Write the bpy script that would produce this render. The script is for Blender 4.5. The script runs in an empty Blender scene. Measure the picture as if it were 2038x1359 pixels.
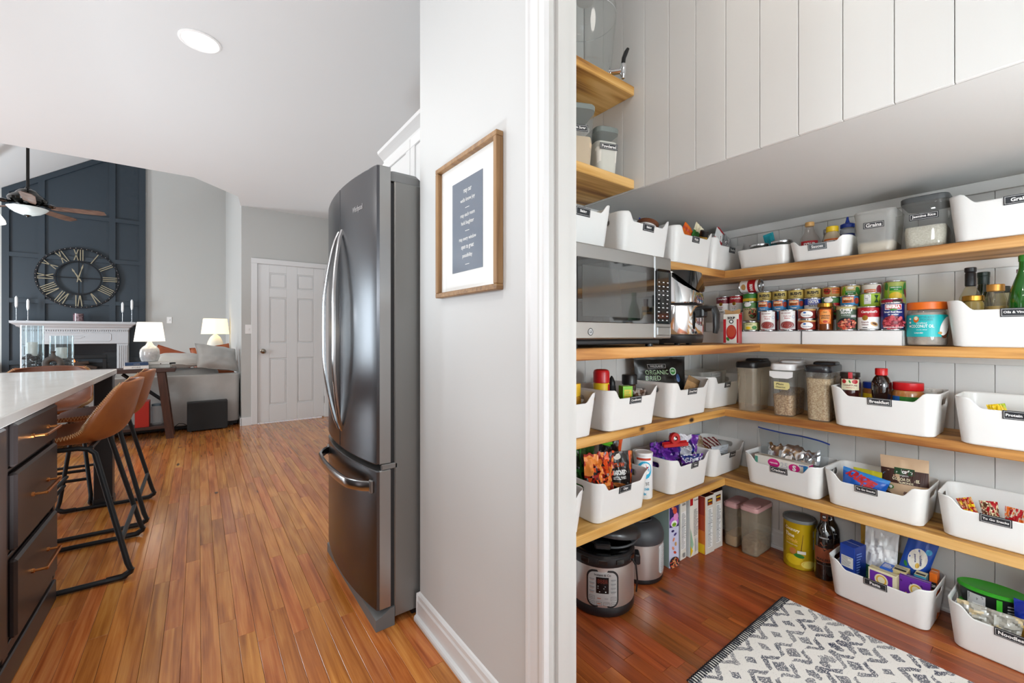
import bpy, bmesh, math, random
from math import sin, cos, pi, radians, sqrt, atan2, exp
from mathutils import Vector, Matrix, noise

SC = bpy.context.scene
COL = SC.collection

# ------------------------------------------------------------------ camera, world, lights, exposure
cam_data = bpy.data.cameras.new('camera')
cam_data.sensor_width = 36.0
cam_data.lens = 842.0 / 2038.0 * 36.0
cam_data.shift_y = -13.5 / 2038.0
cam_data.clip_start = 0.02
cam = bpy.data.objects.new('camera', cam_data)
COL.objects.link(cam)
cam.location = (0, 0, 1.136)
cam.rotation_euler = (radians(90), 0, -math.atan(624.0 / 842.0))
SC.camera = cam

world = bpy.data.worlds.new('world')
SC.world = world
world.use_nodes = True
bg = world.node_tree.nodes['Background']
bg.inputs[0].default_value = (0.86, 0.93, 1.0, 1)
bg.inputs[1].default_value = 0.9

def light(kind, name, loc, energy, size=0.2, size_y=None, rot=(0, 0, 0), col=(1, 1, 1), spread=None):
    d = bpy.data.lights.new(name, kind)
    d.energy = energy
    d.color = col
    if kind == 'AREA':
        d.size = size
        if size_y:
            d.shape = 'RECTANGLE'
            d.size_y = size_y
        else:
            d.shape = 'DISK'
        if spread:
            d.spread = spread
    else:
        d.shadow_soft_size = size
    o = bpy.data.objects.new(name, d)
    o.location = loc
    o.rotation_euler = rot
    COL.objects.link(o)
    return o

WARM = (1.0, 0.95, 0.88)
# added fill lights at assumed, unseen windows of the kitchen and living room
COOL = (0.82, 0.925, 1.0)
light('AREA', 'kitchen_fill_light', (-4.25, 3.4, 1.45), 75, 2.0, 1.1, (0, radians(-90), 0), COOL)
light('AREA', 'rear_fill_light', (-1.2, -2.9, 1.6), 35, 2.2, 1.4, (radians(90), 0, 0), COOL)
light('AREA', 'living_fill_light', (-4.2, 8.0, 1.45), 190, 2.8, 1.1, (0, radians(-90), 0), COOL)
# photographer's flash beside the camera, then added fill spots bounced off ceilings and wall
light('POINT', 'flash_light', (-0.70, 0.12, 1.46), 24, 0.09, col=(0.94, 0.975, 1))
def fill_spot(loc, energy, rot, size=140):
    o = light('SPOT', 'bounce_fill', loc, energy, 0.15, rot=tuple(radians(a) for a in rot), col=COOL)
    o.data.spot_size = radians(size)
    o.data.spot_blend = 0.6
fill_spot((-1.7, -0.2, 0.4), 75, (180, 0, 0), 110)
fill_spot((-0.45, 1.7, 0.3), 108, (180, 0, 0), 120)
fill_spot((-2.2, 3.7, 0.4), 85, (180, 0, 0), 120)
fill_spot((0.05, 4.5, 0.3), 62, (180, 0, 0), 120)
fill_spot((-2.0, 8.2, 0.7), 190, (180, 0, 0), 90)
fill_spot((1.15, -0.45, 0.85), 100, (-90, 0, 0), 150)
light('POINT', 'pantry_fill_light', (1.24, -0.46, 1.12), 27, 0.2, col=(0.87, 0.945, 1))  # soft fill added inside the pantry, out of view, to brighten the shelves
# recessed kitchen light with its fixture below, and others added out of view
for i, (x, y) in enumerate(((0.007, 2.88), (-1.5, 2.9), (-0.6, 0.9), (-1.9, 0.9), (-2.4, 4.2))):
    light('AREA', 'recessed_light', (x, y, 2.725), 8, 0.14, col=WARM)
# pantry ceiling light
light('AREA', 'pantry_light', (1.0, 0.45, 2.68), 2.2, 0.25, col=WARM)

SC.view_settings.view_transform = 'Standard'
SC.view_settings.look = 'None'
SC.view_settings.gamma = 1
SC.view_settings.use_curve_mapping = False
SC.view_settings.exposure = 0.14

# ------------------------------------------------------------------ helpers
def L(h):
    h = h.lstrip('#')
    out = []
    for i in (0, 2, 4):
        c = int(h[i:i + 2], 16) / 255
        out.append(c / 12.92 if c <= 0.04045 else ((c + 0.055) / 1.055) ** 2.4)
    return (*out, 1)

def nn(nt, kind, **kw):
    n = nt.nodes.new(kind)
    for k, v in kw.items():
        if k.startswith('i_'):
            key = k[2:]
            s = n.inputs[int(key)] if key.isdigit() else n.inputs[key.replace('_', ' ')]
            if isinstance(v, bpy.types.NodeSocket):
                nt.links.new(v, s)
            else:
                s.default_value = v
        else:
            setattr(n, k, v)
    return n

def newmat(name):
    m = bpy.data.materials.new(name)
    m.use_nodes = True
    nt = m.node_tree
    return m, nt, nt.nodes['Principled BSDF']

def add_bump(nt, bs, hsock, strength=0.3, dist=0.002):
    b = nn(nt, 'ShaderNodeBump', i_Strength=strength, i_Distance=dist, i_Height=hsock)
    nt.links.new(b.outputs[0], bs.inputs['Normal'])

MATS = {}
def mat(col, rough=0.5, metal=0.0, bump=None, var=None, coat=0.0, emit=0.0, spec=0.5, stretch=(1, 1, 1), sheen=0.0, name=None, trans=0.0):
    key = (col, rough, metal, bump, var, coat, emit, spec, stretch, sheen, trans)
    if key in MATS:
        return MATS[key]
    m, nt, bs = newmat(name or 'paint_' + col.strip('#'))
    bs.inputs['Base Color'].default_value = L(col)
    bs.inputs['Roughness'].default_value = rough
    bs.inputs['Metallic'].default_value = metal
    bs.inputs['Specular IOR Level'].default_value = spec
    bs.inputs['Coat Weight'].default_value = coat
    bs.inputs['Sheen Weight'].default_value = sheen
    bs.inputs['Transmission Weight'].default_value = trans
    if emit:
        bs.inputs['Emission Color'].default_value = L(col)
        bs.inputs['Emission Strength'].default_value = emit
    if bump or var:
        tc = nn(nt, 'ShaderNodeTexCoord')
        mp = nn(nt, 'ShaderNodeMapping', i_Vector=tc.outputs['Object'], i_Scale=stretch)
    if var:
        n = nn(nt, 'ShaderNodeTexNoise', i_Vector=mp.outputs[0], i_Scale=var[1], i_Detail=4.0)
        r = nn(nt, 'ShaderNodeValToRGB', i_Fac=n.outputs[0])
        r.color_ramp.elements[0].position = 0.35
        r.color_ramp.elements[1].position = 0.65
        r.color_ramp.elements[0].color = L(col)
        r.color_ramp.elements[1].color = L(var[0])
        nt.links.new(r.outputs[0], bs.inputs['Base Color'])
    if bump:
        n = nn(nt, 'ShaderNodeTexNoise', i_Vector=mp.outputs[0], i_Scale=bump[0], i_Detail=3.0)
        add_bump(nt, bs, n.outputs[0], bump[1])
    MATS[key] = m
    return m

def clear(name, tint='#ffffff', milky=0.08, rough=0.08, gloss=1.0, mcol='#e8e8e6'):
    """thin clear plastic or glass: see-through, Fresnel gloss, a little milkiness"""
    m = bpy.data.materials.new(name)
    m.use_nodes = True
    nt = m.node_tree
    nt.nodes.remove(nt.nodes['Principled BSDF'])
    out = nt.nodes['Material Output']
    t = nn(nt, 'ShaderNodeBsdfTransparent', i_Color=L(tint))
    d = nn(nt, 'ShaderNodeBsdfDiffuse', i_Color=L(mcol))
    mx = nn(nt, 'ShaderNodeMixShader', i_0=milky, i_1=t.outputs[0], i_2=d.outputs[0])
    g = nn(nt, 'ShaderNodeBsdfGlossy', i_Roughness=rough)
    lw = nn(nt, 'ShaderNodeLayerWeight', i_Blend=0.5)
    pw = nn(nt, 'ShaderNodeMath', operation='POWER', i_0=lw.outputs['Facing'], i_1=3.5)
    mul = nn(nt, 'ShaderNodeMath', operation='MULTIPLY', i_0=pw.outputs[0], i_1=0.45 * gloss)
    ad = nn(nt, 'ShaderNodeMath', operation='ADD', i_0=mul.outputs[0], i_1=0.035)
    mx2 = nn(nt, 'ShaderNodeMixShader', i_0=ad.outputs[0], i_1=mx.outputs[0], i_2=g.outputs[0])
    nt.links.new(mx2.outputs[0], out.inputs[0])
    return m

def wood(name, cols, scale=(38, 1.6, 38), rough=0.35, coat=0.0, use_rand=True, bump=0.12, tint=0.0, knots=False, rings=0.5):
    """grain along local/world Y (scale swaps the direction); random offset and tint per object and island"""
    m, nt, bs = newmat(name)
    geo = nn(nt, 'ShaderNodeNewGeometry')
    oi = nn(nt, 'ShaderNodeObjectInfo')
    rnd = nn(nt, 'ShaderNodeMath', operation='ADD', i_0=oi.outputs['Random'], i_1=geo.outputs['Random Per Island'])
    rnd = nn(nt, 'ShaderNodeMath', operation='FRACT', i_0=rnd.outputs[0])
    off = nn(nt, 'ShaderNodeVectorMath', operation='SCALE')
    off.inputs[0].default_value = (31.0, 57.0, 17.0)
    nt.links.new(rnd.outputs[0], off.inputs[3])
    pos = nn(nt, 'ShaderNodeVectorMath', operation='ADD', i_0=geo.outputs['Position'])
    if use_rand:
        nt.links.new(off.outputs[0], pos.inputs[1])
    mp = nn(nt, 'ShaderNodeVectorMath', operation='MULTIPLY', i_0=pos.outputs[0])
    mp.inputs[1].default_value = scale
    n1 = nn(nt, 'ShaderNodeTexNoise', i_Vector=mp.outputs[0], i_Scale=1.0, i_Detail=6.0, i_Roughness=0.62, i_Distortion=0.6)
    mp2 = nn(nt, 'ShaderNodeVectorMath', operation='MULTIPLY', i_0=pos.outputs[0])
    mp2.inputs[1].default_value = tuple(s * 0.22 if s > 10 else s * 0.75 for s in scale)
    n2 = nn(nt, 'ShaderNodeTexNoise', i_Vector=mp2.outputs[0], i_Scale=1.0, i_Detail=2.0, i_Distortion=0.3)
    w = nn(nt, 'ShaderNodeMath', operation='MULTIPLY', i_0=n2.outputs[0], i_1=18.0)
    w = nn(nt, 'ShaderNodeMath', operation='SINE', i_0=w.outputs[0])
    w = nn(nt, 'ShaderNodeMath', operation='MULTIPLY_ADD', i_0=w.outputs[0], i_1=0.16 * rings, i_2=0.0)
    s = nn(nt, 'ShaderNodeMath', operation='ADD', i_0=n1.outputs[0], i_1=w.outputs[0])
    r = nn(nt, 'ShaderNodeValToRGB', i_Fac=s.outputs[0])
    e = r.color_ramp.elements
    e[0].position, e[0].color = 0.25, L(cols[0])
    e[1].position, e[1].color = 0.75, L(cols[2])
    x = e.new(0.5)
    x.color = L(cols[1])
    c = r.outputs[0]
    if tint:
        mr = nn(nt, 'ShaderNodeMapRange', i_0=rnd.outputs[0], i_3=1 - tint, i_4=1 + tint)
        hsv = nn(nt, 'ShaderNodeHueSaturation', i_Color=c, i_Value=mr.outputs[0])
        rr = nn(nt, 'ShaderNodeMath', operation='MULTIPLY', i_0=rnd.outputs[0], i_1=7.31)
        rr = nn(nt, 'ShaderNodeMath', operation='FRACT', i_0=rr.outputs[0])
        mr2 = nn(nt, 'ShaderNodeMapRange', i_0=rr.outputs[0], i_3=0.49, i_4=0.508)
        nt.links.new(mr2.outputs[0], hsv.inputs['Hue'])
        c = hsv.outputs[0]
    if knots:
        mpk = nn(nt, 'ShaderNodeVectorMath', operation='MULTIPLY', i_0=pos.outputs[0])
        mpk.inputs[1].default_value = knots if not isinstance(knots, bool) else (16, 5, 16)
        v = nn(nt, 'ShaderNodeTexVoronoi', i_Vector=mpk.outputs[0], i_Scale=0.6)
        kr = nn(nt, 'ShaderNodeMapRange', i_0=v.outputs['Distance'], i_1=0.035, i_2=0.085, i_3=1.0, i_4=0.0)
        mx = nn(nt, 'ShaderNodeMixRGB', i_0=kr.outputs[0], i_1=c, i_2=L('#2a170c'))
        c = mx.outputs[0]
    nt.links.new(c, bs.inputs['Base Color'])
    bs.inputs['Roughness'].default_value = rough
    bs.inputs['Coat Weight'].default_value = coat
    bs.inputs['Coat Roughness'].default_value = 0.12
    add_bump(nt, bs, n1.outputs[0], bump, 0.001)
    return m

class MB:
    def __init__(self):
        self.v, self.f, self.mi = [], [], []
        self.M = Matrix.Identity(4)
        self.cur = 0
    def add(self, vs, fs, mi=None):
        b = len(self.v)
        M = self.M
        self.v += [tuple(M @ Vector(p)) for p in vs]
        self.f += [tuple(b + i for i in f) for f in fs]
        self.mi += [self.cur if mi is None else mi] * len(fs)
        return self
    def box(self, x0, x1, y0, y1, z0, z1, mi=None):
        vs = [(x, y, z) for z in (z0, z1) for y in (y0, y1) for x in (x0, x1)]
        return self.add(vs, [(0, 2, 3, 1), (4, 5, 7, 6), (0, 1, 5, 4), (2, 6, 7, 3), (0, 4, 6, 2), (1, 3, 7, 5)], mi)
    def cbox(self, x0, x1, y0, y1, z0, z1, c=0.002, mi=None):
        """box with chamfered edges"""
        X, Y, Z = (x0, x1), (y0, y1), (z0, z1)
        vs, idx = [], {}
        for i in (0, 1):
            for j in (0, 1):
                for k in (0, 1):
                    sx, sy, sz = (c if i == 0 else -c), (c if j == 0 else -c), (c if k == 0 else -c)
                    for a, p in enumerate(((X[i], Y[j] + sy, Z[k] + sz), (X[i] + sx, Y[j], Z[k] + sz), (X[i] + sx, Y[j] + sy, Z[k]))):
                        idx[i, j, k, a] = len(vs)
                        vs.append(p)
        fs = []
        g = lambda i, j, k, a: idx[i, j, k, a]
        for i in (0, 1):
            q = [g(i, 0, 0, 0), g(i, 1, 0, 0), g(i, 1, 1, 0), g(i, 0, 1, 0)]
            fs.append(q if i else q[::-1])
            q = [g(0, i, 0, 1), g(1, i, 0, 1), g(1, i, 1, 1), g(0, i, 1, 1)]
            fs.append(q[::-1] if i else q)
            q = [g(0, 0, i, 2), g(1, 0, i, 2), g(1, 1, i, 2), g(0, 1, i, 2)]
            fs.append(q if i else q[::-1])
        for i in (0, 1):
            for j in (0, 1):
                fs.append([g(i, j, 0, 0), g(i, j, 1, 0), g(i, j, 1, 1), g(i, j, 0, 1)])
                fs.append([g(i, 0, j, 0), g(i, 1, j, 0), g(i, 1, j, 2), g(i, 0, j, 2)])
                fs.append([g(0, i, j, 1), g(1, i, j, 1), g(1, i, j, 2), g(0, i, j, 2)])
                for k in (0, 1):
                    fs.append([g(i, j, k, 0), g(i, j, k, 1), g(i, j, k, 2)])
        return self.add(vs, fs, mi)
    def loft(self, rings, cap0=True, cap1=True, mis=None, mi=None, closed=True):
        n = len(rings[0])
        vs = [p for r in rings for p in r]
        b = len(self.v)
        self.add(vs, [], mi)
        for k in range(len(rings) - 1):
            m = mis[k] if mis else (self.cur if mi is None else mi)
            for i in range(n if closed else n - 1):
                j = (i + 1) % n
                self.f.append((b + k * n + i, b + k * n + j, b + (k + 1) * n + j, b + (k + 1) * n + i))
                self.mi.append(m)
        if cap0:
            self.f.append(tuple(b + i for i in range(n))[::-1])
            self.mi.append(mis[0] if mis else (self.cur if mi is None else mi))
        if cap1:
            o = b + (len(rings) - 1) * n
            self.f.append(tuple(o + i for i in range(n)))
            self.mi.append(mis[-1] if mis else (self.cur if mi is None else mi))
        return self
    def lathe(self, prof, n=24, mis=None, mi=None, cap0=True, cap1=True, cx=0, cy=0):
        rings = [[(cx + max(r, 1e-5) * cos(2 * pi * i / n), cy + max(r, 1e-5) * sin(2 * pi * i / n), z) for i in range(n)] for r, z in prof]
        return self.loft(rings, cap0, cap1, mis, mi)
    def tube(self, pts, r, n=8, closed=False, mi=None):
        pts = [Vector(p) for p in pts]
        m = len(pts)
        rr = r if isinstance(r, (list, tuple)) else [r] * m
        rings, up = [], None
        for i, p in enumerate(pts):
            a = pts[(i - 1) % m] if (closed or i > 0) else p
            c = pts[(i + 1) % m] if (closed or i < m - 1) else p
            t = (c - a).normalized()
            if up is None:
                up = t.orthogonal().normalized()
            else:
                up = (up - t * up.dot(t))
                up = up.normalized() if up.length > 1e-6 else t.orthogonal().normalized()
            bn = t.cross(up)
            rings.append([tuple(p + (up * cos(2 * pi * k / n) + bn * sin(2 * pi * k / n)) * rr[i]) for k in range(n)])
        if closed:
            rings.append(rings[0])
            return self.loft(rings, False, False, mi=mi)
        return self.loft(rings, mi=mi)
    def prism(self, poly, a0, a1, axis='y', mi=None):
        """polygon given in the two other axes, extruded along axis"""
        def mk(p, q, a):
            return {'x': (a, p, q), 'y': (p, a, q), 'z': (p, q, a)}[axis]
        n = len(poly)
        vs = [mk(p, q, a0) for p, q in poly] + [mk(p, q, a1) for p, q in poly]
        fs = [tuple(range(n))[::-1], tuple(range(n, 2 * n))] + [(i, (i + 1) % n, n + (i + 1) % n, n + i) for i in range(n)]
        return self.add(vs, fs, mi)
    def grid(self, fn, nu, nv, mfn=None, mi=None):
        vs = [fn(i / nu, j / nv) for j in range(nv + 1) for i in range(nu + 1)]
        b = len(self.v)
        self.add(vs, [])
        for j in range(nv):
            for i in range(nu):
                a = b + j * (nu + 1) + i
                self.f.append((a, a + 1, a + nu + 2, a + nu + 1))
                self.mi.append(mfn((i + .5) / nu, (j + .5) / nv) if mfn else (self.cur if mi is None else mi))
        return self
    def sphere(self, c, r, n=12, sz=1.0, mi=None):
        k = max(4, n // 2)
        prof = [(r * sin(pi * i / k), -r * cos(pi * i / k) * sz) for i in range(k + 1)]
        M0 = self.M
        self.M = M0 @ Matrix.Translation(c)
        self.lathe(prof, n, mi=mi, cap0=False, cap1=False)
        self.M = M0
        return self
    def build(self, name, mats, parent=None, loc=None, rot=None, smooth=35, fix=True):
        me = bpy.data.meshes.new(name)
        me.from_pydata(self.v, [], self.f)
        if not isinstance(mats, (list, tuple)):
            mats = [mats]
        for m in mats:
            me.materials.append(m)
        if len(mats) > 1:
            me.polygons.foreach_set('material_index', self.mi)
        if fix:
            bm = bmesh.new()
            bm.from_mesh(me)
            bmesh.ops.recalc_face_normals(bm, faces=bm.faces)
            bm.to_mesh(me)
            bm.free()
        if smooth:
            me.polygons.foreach_set('use_smooth', [True] * len(me.polygons))
            me.set_sharp_from_angle(angle=radians(smooth))
        me.update()
        o = bpy.data.objects.new(name, me)
        COL.objects.link(o)
        if parent is not None:
            o.parent = parent
        if loc is not None:
            o.location = loc
        if rot is not None:
            o.rotation_euler = rot
        return o

def rr(w, d, r, z, n=4, cx=0, cy=0):
    """rounded rectangle ring"""
    r = min(r, w / 2 - 1e-4, d / 2 - 1e-4)
    out = []
    for k, (sx, sy) in enumerate(((1, 1), (-1, 1), (-1, -1), (1, -1))):
        for i in range(n + 1):
            a = pi / 2 * (k + i / n)
            out.append((cx + sx * (w / 2 - r) + r * cos(a), cy + sy * (d / 2 - r) + r * sin(a), z))
    return out

def rbox(w, d, h, r=0.01, e=0.004, n=4, z0=0, mb=None, mi=None, cx=0, cy=0, taper=1.0):
    """rounded block with eased top and bottom edges"""
    mb = mb or MB()
    t = taper
    mb.loft([rr(w - 2 * e, d - 2 * e, r, z0, n, cx, cy), rr(w - e * .6, d - e * .6, r, z0 + e * .3, n, cx, cy), rr(w, d, r, z0 + e, n, cx, cy),
             rr(w * t, d * t, r, z0 + h - e, n, cx, cy), rr(w * t - e * .6, d * t - e * .6, r, z0 + h - e * .3, n, cx, cy), rr(w * t - 2 * e, d * t - 2 * e, r, z0 + h, n, cx, cy)], mi=mi)
    return mb

def tag(o, label, cat, group=None):
    o['label'] = label
    o['category'] = cat
    if group:
        o['group'] = group
    return o

def thing(name, label, cat, loc=(0, 0, 0), rz=0, group=None):
    o = bpy.data.objects.new(name, None)
    o.empty_display_size = 0.05
    COL.objects.link(o)
    o.location = loc
    o.rotation_euler = (0, 0, radians(rz))
    return tag(o, label, cat, group)

def structure(o):
    o['kind'] = 'structure'
    return o

def struct_root(name):
    o = bpy.data.objects.new(name, None)
    COL.objects.link(o)
    return structure(o)

# flat print: text, ellipses, rectangles laid out in (x, z), then wrapped onto a surface
_TX = {}
def text2d(s, bold=0.0):
    k = (s, bold)
    if k not in _TX:
        cu = bpy.data.curves.new('t', 'FONT')
        cu.body = s
        cu.size = 1
        cu.offset = bold
        cu.resolution_u = 2
        ob = bpy.data.objects.new('t', cu)
        me = ob.to_mesh()
        vs = [(v.co.x, v.co.y) for v in me.vertices]
        fs = [tuple(p.vertices) for p in me.polygons]
        ob.to_mesh_clear()
        bpy.data.objects.remove(ob)
        bpy.data.curves.remove(cu)
        x0, x1 = min(p[0] for p in vs), max(p[0] for p in vs)
        y0, y1 = min(p[1] for p in vs), max(p[1] for p in vs)
        vs = [((x - x0) / (x1 - x0) - .5, (y - y0) / (y1 - y0) - .5) for x, y in vs]
        _TX[k] = (vs, fs, (x1 - x0) / (y1 - y0))
    return _TX[k]

class Print:
    def __init__(self):
        self.v, self.f, self.mi, self.mats, self.lay = [], [], [], [], 0
    def _m(self, m):
        if m not in self.mats:
            self.mats.append(m)
        return self.mats.index(m)
    def _add(self, vs, fs, m, lay=None):
        self.lay += 1
        b = len(self.v)
        o = 0.0004 + 0.00012 * self.lay
        self.v += [(x, z, o) for x, z in vs]
        self.f += [tuple(b + i for i in f) for f in fs]
        self.mi += [self._m(m)] * len(fs)
    def text(self, s, x, z, w=None, h=None, m=None, bold=0.012, rot=0, slant=0.0):
        vs, fs, asp = text2d(s, bold)
        if w is None:
            w = h * asp
        if h is None:
            h = w / asp
        ca, sa = cos(radians(rot)), sin(radians(rot))
        pts = []
        for p, q in vs:
            a, b = p * w + q * h * slant, q * h
            pts.append((x + a * ca - b * sa, z + a * sa + b * ca))
        self._add(pts, fs, m)
        return self
    def rect(self, x0, x1, z0, z1, m, nx=None):
        nx = nx or max(1, int(abs(x1 - x0) / 0.006))
        nz = max(1, int(abs(z1 - z0) / 0.03))
        vs = [(x0 + (x1 - x0) * i / nx, z0 + (z1 - z0) * j / nz) for j in range(nz + 1) for i in range(nx + 1)]
        fs = [(j * (nx + 1) + i, j * (nx + 1) + i + 1, (j + 1) * (nx + 1) + i + 1, (j + 1) * (nx + 1) + i) for j in range(nz) for i in range(nx)]
        self._add(vs, fs, m)
        return self
    def ell(self, x, z, rx, rz, m, n=20, rot=0):
        k = 3
        ca, sa = cos(radians(rot)), sin(radians(rot))
        vs = [(x, z)]
        for j in range(1, k + 1):
            for i in range(n):
                a, b = rx * j / k * cos(2 * pi * i / n), rz * j / k * sin(2 * pi * i / n)
                vs.append((x + a * ca - b * sa, z + a * sa + b * ca))
        fs = [(0, 1 + i, 1 + (i + 1) % n) for i in range(n)]
        for j in range(k - 1):
            for i in range(n):
                a = 1 + j * n
                fs.append((a + i, a + n + i, a + n + (i + 1) % n, a + (i + 1) % n))
        self._add(vs, fs, m)
        return self
    def poly(self, pts, m):
        self._add(pts, [tuple(range(len(pts)))], m)
        return self
    def frame(self, x0, x1, z0, z1, t, m):
        self.rect(x0, x1, z1 - t, z1, m); self.rect(x0, x1, z0, z0 + t, m)
        self.rect(x0, x0 + t, z0, z1, m); self.rect(x1 - t, x1, z0, z1, m)
        return self
    def lines(self, x0, x1, z0, z1, n, m, seed=0, fill=0.45):
        """rows of small print"""
        rnd = random.Random(seed)
        st = (z1 - z0) / n
        for i in range(n):
            zc = z0 + st * (i + .5)
            self.rect(x0, x0 + (x1 - x0) * rnd.uniform(.55, 1), zc - st * fill / 2, zc + st * fill / 2, m, nx=1)
        return self
    def bits(self, x, z, rx, rz, mats, n, s, seed=0):
        """heap of small pieces of food inside an ellipse"""
        rnd = random.Random(seed)
        for i in range(n):
            a, r = rnd.uniform(0, 2 * pi), sqrt(rnd.random())
            self.ell(x + rx * r * cos(a), z + rz * r * sin(a), s * rnd.uniform(.7, 1.3), s * rnd.uniform(.5, 1), rnd.choice(mats), 7, rnd.uniform(0, 180))
        return self
    def build(self, parent, fmap, name='print'):
        if not self.v:
            return None
        me = bpy.data.meshes.new(name)
        me.from_pydata([fmap(*p) for p in self.v], [], self.f)
        for m in self.mats:
            me.materials.append(m)
        me.polygons.foreach_set('material_index', self.mi)
        o = bpy.data.objects.new(name, me)
        COL.objects.link(o)
        o.parent = parent
        return o

def on_front(y):
    return lambda x, z, o: (x, y - o, z)
def on_left(xf):
    return lambda p, z, o: (xf - o, -p, z)
def on_right(xf):
    return lambda p, z, o: (xf + o, p, z)
def on_top(zf):
    return lambda p, q, o: (p, q, zf + o)
def on_cyl(r, a0=0.0):
    return lambda x, z, o: ((r + o) * sin(x / r + a0), -(r + o) * cos(x / r + a0), z)

WHITE = mat('#f2f1ee', 0.55)
OFFW = mat('#e6e1d6', 0.6)
BLACK = mat('#101012', 0.45)
INK = mat('#1c1c20', 0.6)
RED = mat('#b3141f', 0.4)
DRED = mat('#6e1420', 0.4)
CREAM = mat('#e9dfbe', 0.5)
YEL = mat('#e8c21c', 0.4)
ORANGE = mat('#e06a14', 0.4)
GREEN = mat('#2f7d2c', 0.45)
DGREEN = mat('#1d4a2b', 0.45)
LIME = mat('#86b81e', 0.45)
BLUE = mat('#1f63b5', 0.4)
NAVY = mat('#14246e', 0.4)
LBLUE = mat('#3f9fd0', 0.4)
TEAL = mat('#16b5b8', 0.4)
PURPLE = mat('#5a1f8a', 0.35)
BROWN = mat('#5c3014', 0.5)
TAN = mat('#c79a5b', 0.5)
GREYP = mat('#8c8c8c', 0.6)
LGREY = mat('#c4c4c4', 0.6)
PINKP = mat('#d0217d', 0.4)
TIN = mat('#c9cacc', 0.25, 1.0)
CHROME = mat('#e2e3e5', 0.08, 1.0)
STEEL = mat('#b9b9b8', 0.3, 1.0, bump=(60, .04), stretch=(1, 1, 30))
DKSTEEL = mat('#77787a', 0.24, 1.0)
GOLD = mat('#b98a3a', 0.3, 1.0)
COPPER = mat('#c8824a', 0.28, 1.0)
BLKPL = mat('#17181a', 0.35)
BLKGL = mat('#0a0a0c', 0.08, coat=0.5)
WHITEPL = mat('#ecebea', 0.32)
GREYPL = mat('#4c4f50', 0.4)

# ------------------------------------------------------------------ the setting
wall_paint = mat('#c9c9c8', 0.6, bump=(120, .03), name='wall_paint_light')
grey_paint = mat('#bbbbb8', 0.6, bump=(120, .03), name='wall_paint_grey')
ceil_paint = mat('#d6d6d6', 0.7, bump=(160, .04), name='ceiling_paint')
trim_paint = mat('#dedede', 0.3, name='trim_paint')
jamb_paint = mat('#cbcac6', 0.35, name='jamb_paint')
board_paint = mat('#dddcd9', 0.4, name='shiplap_paint')
groove_paint = mat('#d2d1cd', 0.7)
navy_paint = mat('#27323b', 0.5, name='navy_paint')
oak = wood('oak_floor', ('#924f20', '#b87032', '#cf8c48'), (60, 1.8, 60), 0.22, 0.3, tint=0.13, knots=(9, 2.2, 9), rings=0.55, bump=.08)
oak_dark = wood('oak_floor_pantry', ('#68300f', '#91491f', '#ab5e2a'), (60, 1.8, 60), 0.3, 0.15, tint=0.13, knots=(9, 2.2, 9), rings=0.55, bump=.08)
honey = wood('stained_pine_y', ('#8a5524', '#c9934b', '#e2b372'), (30, 1.3, 30), 0.5, tint=0.06, knots=(9, 5, 9), rings=1.0, bump=.1)
honey_x = wood('stained_pine_x', ('#8a5524', '#c9934b', '#e2b372'), (1.3, 30, 30), 0.5, tint=0.06, knots=(5, 9, 9), rings=1.0, bump=.1)

def S(mb, name, m, parent=None, smooth=0):
    o = mb.build(name, m, parent, smooth=smooth)
    if parent is None:
        structure(o)
    return o

# floor: dark subfloor with single strip-oak planks
fl = S(MB().box(-4.5, 2.62, -3.1, 10.2, -0.05, -0.0125), 'floor', mat('#2a1a10', .9))
random.seed(7)
PW = 0.0565
unit = MB().cbox(-PW / 2 + .0005, PW / 2 - .0005, -.5, .5, -.012, 0, .0007).build('plank', oak, fl, smooth=0)
unit_me = unit.data
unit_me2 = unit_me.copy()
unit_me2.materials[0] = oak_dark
first = True
rest = MB()
nplank = 0
x = -4.4 + PW / 2
while x < 2.5:
    y = -3.0 - random.random()
    while y < 10.0:
        ln = random.choice((.45, .6, .75, .9, 1.05, 1.25, 1.4)) * random.uniform(.9, 1.1)
        y0, y1 = max(y, -3.0), min(y + ln, 10.0)
        y += ln
        if y1 - y0 < .05:
            continue
        seen = (-.60 < x < .72 and y1 > 1.25 and y0 < 6.2 and y1 > 1.15 + max(0, -x) * 1.6) or (.80 < x < 2.47 and y1 > max(-.1, (x - 2.1) * .1) and y0 < 1.39 and y0 > -.95)
        if .80 < x < 2.47 and y1 < (0.98 - x) * 1.1 + .4:
            seen = False
        if 1.25 < x < 2.0 and y1 < .72:
            seen = False          # under the rug
        if seen and nplank < 300:
            if first:
                o, first = unit, False
            else:
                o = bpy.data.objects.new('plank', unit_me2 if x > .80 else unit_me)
                COL.objects.link(o)
                o.parent = fl
            o.location = (x, (y0 + y1) / 2, 0)
            o.scale = (1, y1 - y0 - .0008, 1)
            nplank += 1
        else:
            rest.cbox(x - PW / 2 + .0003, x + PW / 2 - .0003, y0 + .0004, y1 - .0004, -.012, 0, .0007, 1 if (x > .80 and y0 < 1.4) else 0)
    x += PW
print('PLANKS', nplank)
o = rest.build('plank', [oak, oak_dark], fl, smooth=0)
o['kind'] = 'stuff'

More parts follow.
